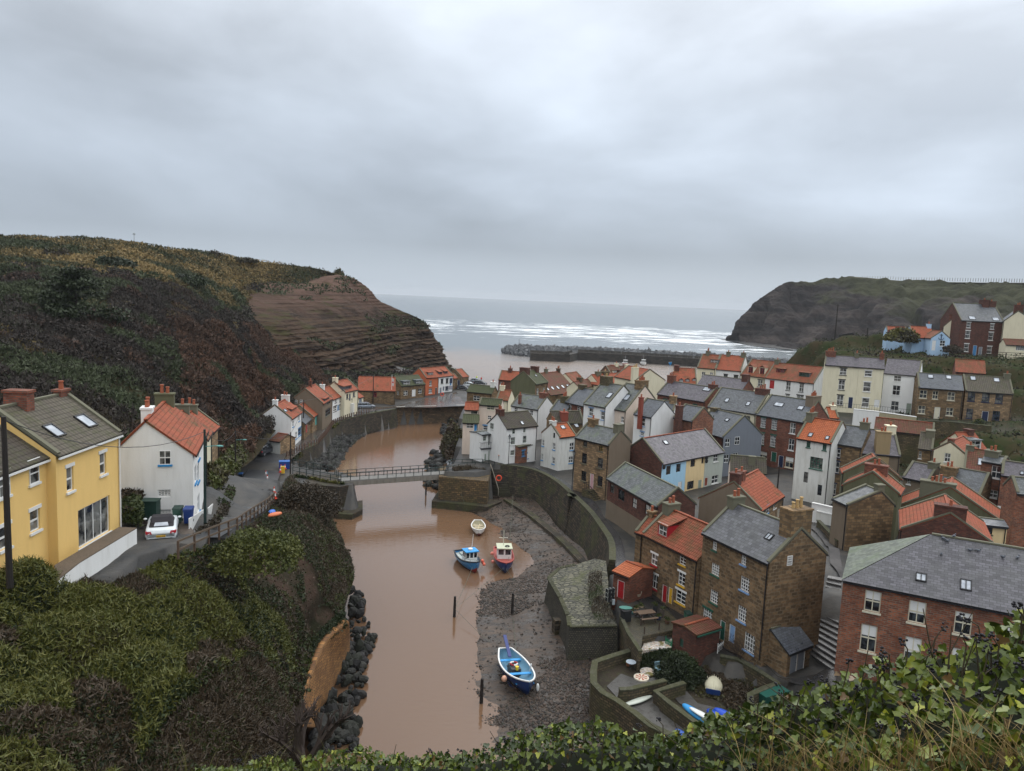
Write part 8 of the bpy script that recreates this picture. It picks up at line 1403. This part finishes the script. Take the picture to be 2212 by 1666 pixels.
# bins, boxes
def bin_(c, x, y, z, col, lid, label, s=1., rz=.2, group=None):
 B_ = Z(c, x, y, z) if not isinstance(z, tuple) else Zroad(c, x, y); T = lthing('wheelie_bin', label, 'bin', B_, rz, group); m_ = MB(); R = [[(-a, -b2, z_),(a, -b2, z_),(a, b2, z_),(-a, b2, z_)] for a, b2, z_ in ((.22 * s, .28 * s, 0.05),(.28 * s, .35 * s, 1.0 * s))]; rings(m_, R); m_.build('bin_body', col, T); m_ = MB(); m_.hexa([(-.31 * s, -.38 * s, 1. * s),(.31 * s, -.38 * s, 1. * s),(.31 * s, .38 * s, 1. * s),(-.31 * s, .38 * s, 1. * s),(-.29 * s, -.34 * s, 1.07 * s),(.29 * s, -.34 * s, 1.07 * s),(.29 * s, .36 * s, 1.12 * s),(-.29 * s, .36 * s, 1.12 * s)]); m_.build('lid', lid, T); m_ = MB(); m_.tube([(-.25 * s, .33 * s, .1),(.25 * s, .33 * s, .1)],.1,8); m_.build('wheel', RUB, T)
GB = plain((.015,.06,.04),.5); BB = plain((.01,.035,.16),.5); DGB = plain((.008,.03,.022),.6)
bin_('A', 1568,1288,16.8, GB, DGB, 'dark green wheelie bin behind the white car'); bin_('A', 1662,1292,16.8, BB, BB, 'blue wheelie bin at the corner of the white house'); bin_('N', 972,410,4.4, plain((.03,.10,.06),.5), DGB, 'green wheelie bin beside the yellow-trimmed window'); bin_('R', 770,1370,5.6, plain((.06,.08,.07),.6), plain((.5,.15,.03),.6), 'grey bin with orange lid by the white house near the bridge', 1.15)
bin_('Q', 285,545,4.3, BB, plain((.02,.14,.42),.5), 'blue-lidded bin at the left of the row by the steps'); bin_('Q', 318,520,4.4, BB, plain((.03,.14,.06),.5), 'green-lidded bin second in the row by the steps'); bin_('Q', 352,500,4.5, BB, plain((.02,.14,.5),.5), 'bright blue-lidded bin third in the row by the steps'); bin_('Q', 392,478,4.6, GB, plain((.03,.12,.06),.5), 'green bin at the right of the row nearest the steps')
bin_('B', 130,1140,(0,), plain((.01,.02,.03),.6), plain((.02,.1,.3),.5), 'black bin with blue label on the left verge of the lane'); bin_('B', 90,1240,(0,), RUB, RUB, 'black bin at the foot of the lane pole')
def blk(c, x, y, z, ex, ey, ez, mat, name, label, cat, rz=.2, lid=None):
 B_ = Z(c, x, y, z) if z is not None else Zroad(c, x, y); T = lthing(name, label, cat, B_, rz); m_ = MB(); m_.box((0,0,0), ex, ey, ez); bevel(m_.build('body', mat, T),.03)
 if lid: m_ = MB(); m_.box((0,0, ez), ex + .08, ey + .08,.08); m_.build('lid', lid, T)
 return T
blk('A', 1330,1260,17., 1., .8,1.3, DGB, 'garden_store', 'dark green garden store box left of the white car', 'storage box', .1, DGB)
blk('B', 490,1245,3.6,1., .7,1.2, plain((.62,.42,.02),.5), 'grit_bin', 'yellow grit bin tipped beside the bridge approach', 'grit bin', .5, plain((.66,.45,.03),.5))
blk('N', 1710,1080,3.2,2.4,1.2,.7, plain((.008,.06,.045),.5), 'tarpaulin_box', 'low box covered with teal tarpaulin by the garden wall', 'box', .45, plain((.009,.08,.06),.5))
blk('B', 515,1030,4.6,1.6,1.2,1.1, plain((.01,.05,.25),.5), 'covered_equipment', 'roadworks equipment under blue sheeting at the bridge end', 'equipment', .3, plain((.02,.12,.4),.5))
blk('B', 503,1075,4.6,.5,.4,1.1, plain((.7,.45,.03),.5), 'warning_sign', 'yellow roadworks sign in front of the blue equipment', 'sign', .2)
blk('M', 1645,905,4.6,.25,.15,.5, plain((.35,.4,.42),.5), 'utility_box', 'small pale meter box on the terrace wall', 'meter box'); blk('N', 425,385,4.4,.8,.6,.95, RUB, 'barbecue', 'black covered barbecue in the corner of the picnic terrace', 'barbecue', .4, RUB)
m_ = MB(); q = Z('N', 425,295,5.2); R = [[(q.x + a * math.cos(t), q.y + b2 * math.sin(t), q.z + z_) for t in np.linspace(0,6.0,10)] for a, b2, z_ in ((.3,.2,0),(.62,.4,.3))]; rings(m_, R); tag(m_.build('wheelbarrow_tub', plain((.05,.18,.15),.5), None, off=tuple(q)), 'green plastic tub standing above the barbecue', 'tub')
# cones and road ramps
def cone(c, x, y, label, group='traffic cones along the lane fence', z=None):
 B_ = Zroad(c, x, y) if z is None else Z(c, x, y, z); B_ = B_ + Vector((0,0,.22)); T = thing('traffic_cone', label, 'traffic cone', B_, group); m_ = MB(); m_.box(B_, .42,.42,.05); m_.tube([B_ + Vector((0,0,.05)), B_ + Vector((0,0,.3))],[.17,.125],10); m_.tube([B_ + Vector((0,0,.55)), B_ + Vector((0,0,.78))],[.075,.035],10); m_.build('cone_body', plain((.6,.05,.02),.5), T); m_ = MB(); m_.tube([B_ + Vector((0,0,.3)), B_ + Vector((0,0,.55))],[.127,.078],10); m_.build('white_band', WHITE, T)
cone('B', 430,1318, 'traffic cone nearest the camera by the lane fence'); cone('B', 425,1270, 'traffic cone just behind the nearest one by the lane fence'); cone('B', 365,1148, 'traffic cone beside the highest yellow ramp'); cone('B', 352,1108, 'traffic cone at the top end of the fence'); cone('B', 485,1050, 'traffic cone left in front of the blue equipment', 'traffic cones by the blue equipment', 4.6); cone('B', 520,1050, 'traffic cone right in front of the blue equipment', 'traffic cones by the blue equipment', 4.6); cone('B', 480,1078, 'lowest traffic cone by the yellow roadworks sign', 'traffic cones by the blue equipment', 4.6)
for a, b2, l_ in (((185,1160),(355,1160), 'longest'),((247,1184),(352,1184), 'middle'),((243,1230),(358,1230), 'nearest')):
 A_, B_ = Zroad('B', *a) + Vector((0,0,.34)), Zroad('B', *b2) + Vector((0,0,.34)); T = thing('hose_ramp', 'yellow hose ramp across the lane, the %s of three' % l_, 'road ramp', A_, 'yellow hose ramps on the lane'); m_ = MB(); d = (B_ - A_) * .1; m_.bar(A_ + d, B_ - d, .36,.13); m_.bar(A_, B_, .22,.07); m_.build('ramp', plain((.72,.52,.02),.45), T); m_ = MB(); m_.bar(A_ + Vector((0,.0,.08)), B_ + Vector((0,.0,.08)),.06,.03); m_.build('channel', RUB, T)
hp = [Zroad('B', 425,1300), Zroad('B', 415,1200), Zroad('B', 380,1130), Zroad('B', 360,1080)]; m_ = MB(); m_.tube([p + Vector((0,0,.3)) for p in hp],.06,6); tag(m_.build('hose', plain((.08,.3,.45),.4), None, off=tuple(hp[0])), 'light blue hose running along the lane fence', 'hose')
# picnic table, egg chair, bench, plant pots
q = Z('N', 600,375,4.37); T = lthing('picnic_table', 'wooden picnic table with attached benches on the terrace', 'picnic table', q, .35); PW_ = plain((.13,.085,.055),.7)
m_ = MB(); [m_.box((0,-.32 + i * .16,.72),1.7,.14,.045) for i in range(5)]; m_.build('table_top', PW_, T)
for sy in (-1,1): m_ = MB(); m_.box((0, sy * .78,.42),1.7,.26,.045); m_.build('seat', PW_, T)
for sx in (-.6,.6):
 m_ = MB(); m_.bar((sx, -.85,0),(sx, -.2,.72),.08); m_.build('leg', WOODD, T); m_ = MB(); m_.bar((sx, .85,0),(sx, .2,.72),.08); m_.build('leg', WOODD, T); m_ = MB(); m_.bar((sx, -.82,.38),(sx, .82,.38),.07,.09); m_.build('crossbar', WOODD, T)
q = Z('J', 1185,1640,4.5); T = lthing('tub_chair', 'round beige tub chair with a green cushion on the lane', 'chair', q, -.6); m_ = MB(); R = [[(a * math.cos(t), a * .8 * math.sin(t), z_ + .18 * (math.sin(t) > 0) * (a > .5)) for t in np.linspace(0,5.9,14)] for a, z_ in ((.3,.35),(.6,.6),(.66,.85),(.6,.84),(.5,.55),(.2,.48))]; rings(m_, R); m_.build('shell', plain((.30,.25,.18),.8), T); m_ = MB(); m_.ell((.1,-.1,.58),(.25,.18,.06)); m_.build('cushion', plain((.03,.3,.12),.8), T); m_ = MB(); [m_.bar((.3 * math.cos(a),.3 * math.sin(a),.4),(.4 * math.cos(a),.4 * math.sin(a),0),.03) for a in (.5,2,3.6,5.2)]; m_.build('legs', BLACK, T)
q = Z('J', 1340,1560,4.6); T = lthing('garden_bench', 'dark slatted bench under the red-trimmed ground floor window', 'bench', q, math.radians(-62)); m_ = MB(); [m_.box((0,-.18 + i * .12,.43),1.4,.09,.03) for i in range(4)]; m_.build('seat', WOODD, T); m_ = MB(); [m_.box((0,.24,.55 + i * .13),1.4,.03,.09) for i in range(3)]; m_.build('backrest', WOODD, T)
for sx in (-.64,.64):
 for sy in (-.2,.22): m_ = MB(); m_.bar((sx, sy, 0),(sx, sy, .9 if sy > 0 else .6),.06); m_.build('leg', WOODD, T)
for i, (x, y, pc, l_) in enumerate(((520,300,(.3,.2,.13), 'pale stone planter left of the picnic table'),(565,285,(.33,.25,.17), 'round pale planter behind the picnic table'),(480,330,(.08,.2,.2), 'teal planter near the barbecue'),(683,320,(.03,.03,.035), 'tall black planter right of the picnic table'),(745,350,(.10,.08,.07), 'tall brown planter near the lane'),(715,375,(.02,.03,.09), 'dark blue planter in the corner of the picnic terrace'),(790,410,(.12,.06,.04), 'terracotta planter at the end of the terrace edge'),(450,780,(.3,.12,.06), 'terracotta pot by the mosaic wall of the lower patio'))):
 q = Z('N', x, y, 4.37 if y < 500 else 2.66); T = thing('planter', l_, 'planter', q); m_ = MB(); hh = .75 if 'tall' in l_ else .32; m_.tube([q, q + Vector((0,0, hh))],[.17,.24],10); m_.build('pot', plain(pc, .7), T); pp = rng.normal(size=(90,3)) * (.13,.13,.1) + (0,0, hh + .12); V, F_, t_ = leaves(pp, .12,.1 + .3 * rng.random(90),.3, True); o_ = bigmesh('plant', V, F_, NV, t_); o_.parent = T
for i, (x, y) in enumerate(((590,500),(720,465),(560,425),(600,330))): q = Z('N', x, y, 4.37); m_ = MB(); m_.tube([q, q + Vector((0,0,.65))],.06,6); tag(m_.build('bollard_post', WOODD, None, off=tuple(q)), 'short timber stake at the %s of the picnic terrace' % ('left front', 'right front', 'left middle', 'back')[i], 'stake')
# lobster pots heap, patio table, gates
q = Z('M', 1612,870,4.9); T = lthing('lobster_pots', 'stack of lobster pots with white frames against the terrace wall', 'lobster pots', q, .5); 
for i in range(3):
 m_ = MB(); z_ = .42 * i; m_.box((0,0, z_),.75,.45,.36); m_.build('net', RUB, T); m_ = MB()
 for sx in (-.38,0,.38): m_.tube([(sx, -.24, z_),(sx, -.2, z_ + .34),(sx, 0, z_ + .42),(sx, .2, z_ + .34),(sx, .24, z_)],.02,5, False)
 m_.build('frame', plain((.4,.42,.38),.6), T)
q = Z('N', 470,815,2.66); T = thing('garden_table', 'small round garden table with tiled top on the lower patio', 'table', q); m_ = MB(); m_.tube([q + Vector((0,0,.66)), q + Vector((0,0,.7))],.42,16); m_.build('table_top', plain((.4,.45,.5),.5), T); m_ = MB(); [m_.bar(q + Vector((.05,0,.66)), q + Vector((.3 * math.cos(a),.3 * math.sin(a),0)),.03) for a in (0,2.1,4.2)]; m_.build('legs', BLACK, T)
q = Z('N', 715,850,2.66); T = lthing('garden_chair', 'pale blue metal garden chair beside the round evergreen bush', 'chair', q, .4); SB = plain((.25,.4,.48),.5); m_ = MB(); m_.box((0,0,.42),.5,.45,.04); m_.build('seat', SB, T); m_ = MB(); [m_.bar((-.22 + i * .11,.22,.44),(-.22 + i * .11,.28,.9),.03) for i in range(5)]; m_.bar((-.25,.28,.9),(.25,.28,.9),.04); m_.build('backrest', SB, T); m_ = MB(); [m_.bar((sx, sy, 0),(sx, sy, .43),.035) for sx in (-.22,.22) for sy in (-.2,.2)]; m_.build('legs', SB, T)
def gate(c, a, b_, z, h_, mat, label):
 A_, B_ = Z(c, *a, z), Z(c, *b_, z); T = thing('garden_gate', label, 'gate', A_); m_ = MB(); n_ = 7
 for i in range(n_ + 1): p = A_.lerp(B_, i / n_); m_.bar(p, p + Vector((0,0, h_ * (1. if i not in (0, n_) else 1.15))),.06 if i in (0, n_) else .045)
 m_.bar(A_ + Vector((0,0,.15)), B_ + Vector((0,0,.15)),.05,.08); m_.bar(A_ + Vector((0,0, h_ * .85)), B_ + Vector((0,0, h_ * .85)),.05,.08); m_.bar(A_ + Vector((0,0,.15)), B_ + Vector((0,0, h_ * .85)),.04,.07); m_.build('gate_frame', mat, T)
gate('N', (772,660),(826,690),2.9,1.3, plain((.01,.16,.075),.5), 'green picket gate beside the brick shed'); gate('N', (1232,708),(1315,640),3.2,1.1, WHITE, 'white open gate at the right corner of the brick shed')
# lifebuoys and stands
def buoyring(q, r_, label, stand=True, n=(0,-1,0)):
 T = thing('lifebuoy', label, 'lifebuoy', q); m_ = MB(); c_ = q + Vector((0,0,1.5 if stand else 0)); m_.tube([c_ + Vector((math.cos(a) * r_, 0, math.sin(a) * r_)) for a in np.arange(0,6.5,.45)],.1,8); m_.build('ring', plain((.75,.07,.02),.5), T)
 if stand: m_ = MB(); m_.bar(q, q + Vector((0,.1,1.9)),.1); m_.build('post', BLACK, T)
buoyring(Z('B', 1905,428,4.4),.45, 'orange lifebuoy on a post on the harbour front'); buoyring(Z('C', 415,1228,4.2),.42, 'orange lifebuoy hanging on the river wall by the steps', False)
# balcony, signs, anchor
q0_, q1_ = Z('R', 480,1165,7.6), Z('R', 795,1135,7.6); T = thing('balcony', 'narrow balcony with glass and metal railing on the white house above the bridge', 'balcony', q0_); d = (q1_ - q0_).normalized(); n = Vector((-d.y, d.x, 0)); n = n if n.y > 0 else -n; m_ = MB(); mdl = (q0_ + q1_) / 2 + n * .9; m_.box(mdl - Vector((0,0,.12)),(q1_ - q0_).length, 1.8,.12, d, n); m_.build('slab', BLACK, T); railing(T, [q0_, q1_],1., plain((.08,.08,.09),.5),.4,(1., .1),.025, 'railing', .015); railing(T, [q0_, q0_ + n * 1.6],1., plain((.08,.08,.09),.5),.4,(1., .1),.025, 'railing', .015)
for x, l_ in ((525, 'left'),(745, 'right')): q = Z('R', x, 1110,7.62) + n * .5; T2 = lthing('balcony_chair', 'dark wicker chair on the balcony, the %s one' % l_, 'chair', q, .3); m_ = MB(); m_.box((0,0,.35),.5,.5,.06); m_.build('seat', RUB, T2); m_ = MB(); m_.box((0,.24,.4),.5,.05,.5); m_.build('backrest', RUB, T2); m_ = MB(); [m_.bar((sx, sy, 0),(sx, sy, .36),.04) for sx in (-.2,.2) for sy in (-.2,.2)]; m_.build('legs', RUB, T2)
def wallsign(hkey, c, x, y, w, h, mat, name, label, text=None, tsize=.3):
 Hs = [v for k2, v in HOUSES.items() if hkey in k2][0]; nz = -Hs['n']; q = onplane(c, x, y, Hs['A'] + nz * .06, nz); T = thing(name, label, 'sign', q); m_ = MB(); m_.box(q - Vector((0,0, h / 2)), w, .05, h, Hs['u'], nz); m_.build('board', mat, T)
 if text:
  cu = bpy.data.curves.new('sign_text', 'FONT'); cu.body = text; cu.size = tsize; cu.align_x = 'CENTER'; cu.align_y = 'CENTER'; ob = bpy.data.objects.new('lettering', cu); COL.objects.link(ob); dg = bpy.context.evaluated_depsgraph_get(); me = bpy.data.meshes.new_from_object(ob.evaluated_get(dg)); bpy.data.objects.remove(ob); me.materials.clear(); me.materials.append(WHITE)
  ob = bpy.data.objects.new('lettering', me); COL.objects.link(ob); ob.parent = T; Mx = Matrix((Hs['u'], Vector((0,0,1)), nz)).transposed(); ob.matrix_local = Matrix.Translation(nz * .04) @ Mx.to_4x4()
 return T
wallsign('navy signboards', 'B', 1984,256,1.3,1.3, NAVY, 'pub_sign', 'large navy signboard on the upper wall of the white pub'); wallsign('navy signboards', 'B', 1983,276,1.3,.45, NAVY, 'pub_sign', 'narrow navy signboard below the large one on the white pub'); wallsign('navy signboards', 'B', 1981,291,.7,.6, BLUEP, 'pub_sign', 'small blue plaque on the wall of the white pub')
for x, l_ in ((1968, 'first'),(1980, 'second'),(1992, 'third')): wallsign('navy signboards', 'B', x, 320,.75,1.1, plain((.28,.27,.30),.6), 'poster_board', 'framed poster, the %s right of the pub ground floor window' % l_)
wallsign('navy signboards', 'B', 1919,328,.7,1.2, plain((.15,.16,.2),.6), 'menu_board', 'menu board beside the pub door')
Hs = [v for k2, v in HOUSES.items() if 'anchor emblem' in k2][0]; q = onplane('F', 1302,668, Hs['A'] - Hs['n'] * .05, Hs['n']); u_ = Hs['u']; m_ = MB(); m_.bar(q + Vector((0,0,-.8)), q + Vector((0,0,.7)),.14); m_.bar(q - u_ * .4 + Vector((0,0,.4)), q + u_ * .4 + Vector((0,0,.4)),.12); m_.tube([q + u_ * (.65 * math.sin(a)) + Vector((0,0,-.2 - .65 * math.cos(a))) for a in np.linspace(-1.4,1.4,9)],.07,5); o_ = m_.build('anchor_emblem', NAVY, Hs['T'])
# outside stair of the cream quay house
q0_, q1_ = Z('B', 1062,540,4.8), Z('B', 1112,455,7.9); T = thing('outside_stair', 'dark outside stair with railing up to the cream quay house door', 'stair', q0_); m_ = MB()
for i in range(12): a = q0_.lerp(q1_, i / 12); m_.box(Vector((a.x, a.y, 4.6)),1.1,.9,.3 + (7.9 - 4.8) * i / 12)
m_.build('steps', PWD, T); m_ = MB(); m_.bar(q0_ + Vector((0,0,1)), q1_ + Vector((0,0,1)),.08); m_.bar(q1_, q1_ + Vector((0,0,1)),.08); m_.build('handrail', BLACK, T)
# steps to the pink door
q0_ = Z('J', 745,520,4.95); Hs = [v for k2, v in HOUSES.items() if 'pink door' in k2][0]; qd = onplane('C', 1233,1325, Hs['A'] - Hs['n'] * .03, Hs['n']); T = thing('door_steps', 'stone door steps with black railings up to the pink door', 'steps', qd); u_, n_ = Hs['u'],-Hs['n']; m_ = MB(); m_.box(Vector((qd.x, qd.y, 4.6)) + n_ * .7,1.2,1.4, qd.z - 4.6, u_, n_)
for i in range(6): m_.box(Vector((qd.x, qd.y, 4.6)) + n_ * .7 + u_ * (.75 + i * .3),.3,1.3,(qd.z - 4.6) * (1 - (i + 1) / 7), u_, n_)
m_.build('steps', STONE_MOSS, T); e0 = Vector((qd.x, qd.y, qd.z)) + n_ * 1.35; railing(T, [e0 - u_ * .6, e0 + u_ * .6, e0 + u_ * 2.5 - Vector((0,0, qd.z - 5.1))],.95, BLACK, .35,(1., .1),.03, 'railing', .02); railing(T, [e0 - u_ * .6, e0 - u_ * .6 - n_ * 1.3],.95, BLACK, .35,(1., .1),.03, 'railing', .02)
# drainpipe clutter: roof birds, satellite dishes
def dish(c, x, y, hkey, label):
 Hs = [v for k2, v in HOUSES.items() if hkey in k2][0]; n_ = -Hs['n']; q = onplane(c, x, y, Hs['A'] + n_ * .3, n_); T = thing('satellite_dish', label, 'satellite dish', q); m_ = MB(); m_.ell(q, (.3,.08,.32),10,6, Matrix.Rotation(.5,3, 'Z')); m_.build('dish', RUB, T); m_ = MB(); m_.bar(q, q - n_ * .3,.04); m_.build('bracket', RUB, T)
dish('E', 128,1555, 'sky blue', 'black satellite dish on the corner of the blue terrace house'); dish('E', 597,1450, 'butter', 'upper black satellite dish between the yellow and grey-green houses'); dish('E', 597,1487, 'butter', 'lower black satellite dish between the yellow and grey-green houses')
def bird(c, x, y, hkey, label, col, cat, s=1., side_=1):
 Hs = [v for k2, v in HOUSES.items() if hkey in k2][0]; es, et = Hs['es'], Hs['et']; pn = es.cross(Vector((0,0, Hs['zr'] - Hs['ze'])) + et * Hs['ta']).normalized(); pn = pn if pn.z > 0 else -pn; q = onplane(c, x, y, Hs['P'](0,0, Hs['ze']) + pn * .17, pn); T = thing(cat, label, cat, q); a = rng.random() * 6.28; r3 = Matrix.Rotation(a, 3, 'Z'); m_ = MB(); m_.ell(q + Vector((0,0,.13 * s)),(.17 * s, .08 * s, .085 * s),8,6, r3); m_.ell(q + r3 @ Vector((.14 * s, 0,.24 * s)),(.05 * s,) * 3,6,5, r3); m_.ell(q + r3 @ Vector((-.2 * s, 0,.12 * s)),(.1 * s, .04 * s, .02 * s),6,4, r3); m_.tube([q + r3 @ Vector((.18 * s, 0,.24 * s)), q + r3 @ Vector((.23 * s, 0,.23 * s))],[.015 * s, .004],5); m_.bar(q, q + Vector((0,0,.1 * s)),.02); m_.build('body', col, T, True)
PIG = plain((.10,.11,.13),.6)
for x, y, l_ in ((1320,1385, 'pigeon near the ridge of the brick hall roof, left of a pair'),(1362,1412, 'pigeon near the ridge of the brick hall roof, right of a pair'),(1440,1360, 'pigeon on the ridge line of the brick hall'),(1300,1560, 'pigeon sitting alone mid-slope on the brick hall roof'),(1615,1515, 'pigeon left of a pair in the middle of the brick hall roof'),(1705,1520, 'pigeon right of a pair in the middle of the brick hall roof'),(1980,1590, 'pigeon low on the right of the brick hall roof'),(2140,1595, 'pale pigeon at the right end of the brick hall roof')): bird('G', x, y, 'large red brick hall', l_, PIG, 'pigeon', 1.05)
# people at the harbour
def person(name_label, loc, top, low_, h_=1.72, rz=0.):
 T = lthing('person', name_label, 'person', loc, rz); V = [(0,0,.95),(0,0,1.2),(0,0,1.42),(0,.01,1.52),(0,.02,1.64),(.19,0,1.38),(.25,.03,1.12),(.22,.16,.92),(-.19,0,1.38),(-.26,.02,1.1),(-.24,.1,.88),(.1,0,.9),(.12,.04,.5),(.12,-.02,.08),(.12,.14,.04),(-.1,0,.9),(-.12,-.03,.5),(-.14,-.1,.08),(-.14,.06,.04),(0,.03,1.74)]
 E_ = [(0,1),(1,2),(2,3),(3,4),(4,19),(2,5),(5,6),(6,7),(2,8),(8,9),(9,10),(0,11),(11,12),(12,13),(13,14),(0,15),(15,16),(16,17),(17,18)]; Rr = [.17,.18,.17,.07,.11,.085,.06,.045,.085,.06,.045,.11,.075,.05,.045,.11,.075,.05,.045,.08]
 me = bpy.data.meshes.new('body'); me.from_pydata(V, E_, []); ob = bpy.data.objects.new('body', me); COL.objects.link(ob); ob.parent = T; sk = ob.modifiers.new('skin', 'SKIN'); me.skin_vertices[0]; 
 for i, r in enumerate(Rr): me.skin_vertices[0].data[i].radius = (r, r * .8)
 me.skin_vertices[0].data[0].use_root = True; ss = ob.modifiers.new('sub', 'SUBSURF'); ss.levels = ss.render_levels = 1
 b = NB('clothes'); zz = b.n('ShaderNodeSeparateXYZ', {0: b.co()}).outputs[2]; b.set(color=b.ramp(zz, [(0,(.02,.02,.02)),(.93, low_),(.95, top),(1., top)])); 
 b = NB('person_surface'); zz = b.mapr(b.n('ShaderNodeSeparateXYZ', {0: b.co()}).outputs[2],0,2,0,1); rp_ = b.n('ShaderNodeValToRGB', {0: zz}); rp_.color_ramp.interpolation = 'CONSTANT'; el_ = rp_.color_ramp.elements; el_[0].color = c4((.02,.02,.02)); el_[1].position = .06; el_[1].color = c4(low_)
 for p_, c_ in ((.46, top),(.765,(.45,.25,.18)),(.86,(.05,.03,.02))): x_ = el_.new(p_); x_.color = c4(c_)
 b.set(color=rp_.outputs[0], rough=.8); me.materials.append(b.m); return T
q = Z('R', 395,78,4.2); person('person in a yellow high-visibility jacket standing among the harbour cars', (q.x, q.y + 1,4.25),(.6,.8,.05),(.05,.06,.1)); q = Z('R', 472,92,4.2); person('person in a red jacket near the harbour edge', (q.x, q.y, 4.25),(.55,.03,.03),(.03,.03,.04))
# haze: thin sea air
hz = MB(); hz.hexa([(-12500,-300,-3),(12500,-300,-3),(12500,12500,-3),(-12500,12500,-3),(-12500,-300,90),(12500,-300,90),(12500,12500,90),(-12500,12500,90)]); hm = bpy.data.materials.new('haze'); hm.use_nodes = True; ht = hm.node_tree; ht.nodes.clear(); vo = ht.nodes.new('ShaderNodeVolumePrincipled'); vo.inputs['Density'].default_value = .00008; vo.inputs['Color'].default_value = (.86,.9,.95,1); ht.links.new(vo.outputs[0], ht.nodes.new('ShaderNodeOutputMaterial').inputs['Volume']); tag(hz.build('haze', hm), 'thin pale sea haze', 'haze', kind='stuff')
for o_ in bpy.data.objects:
 if '_o' in o_: del o_['_o']
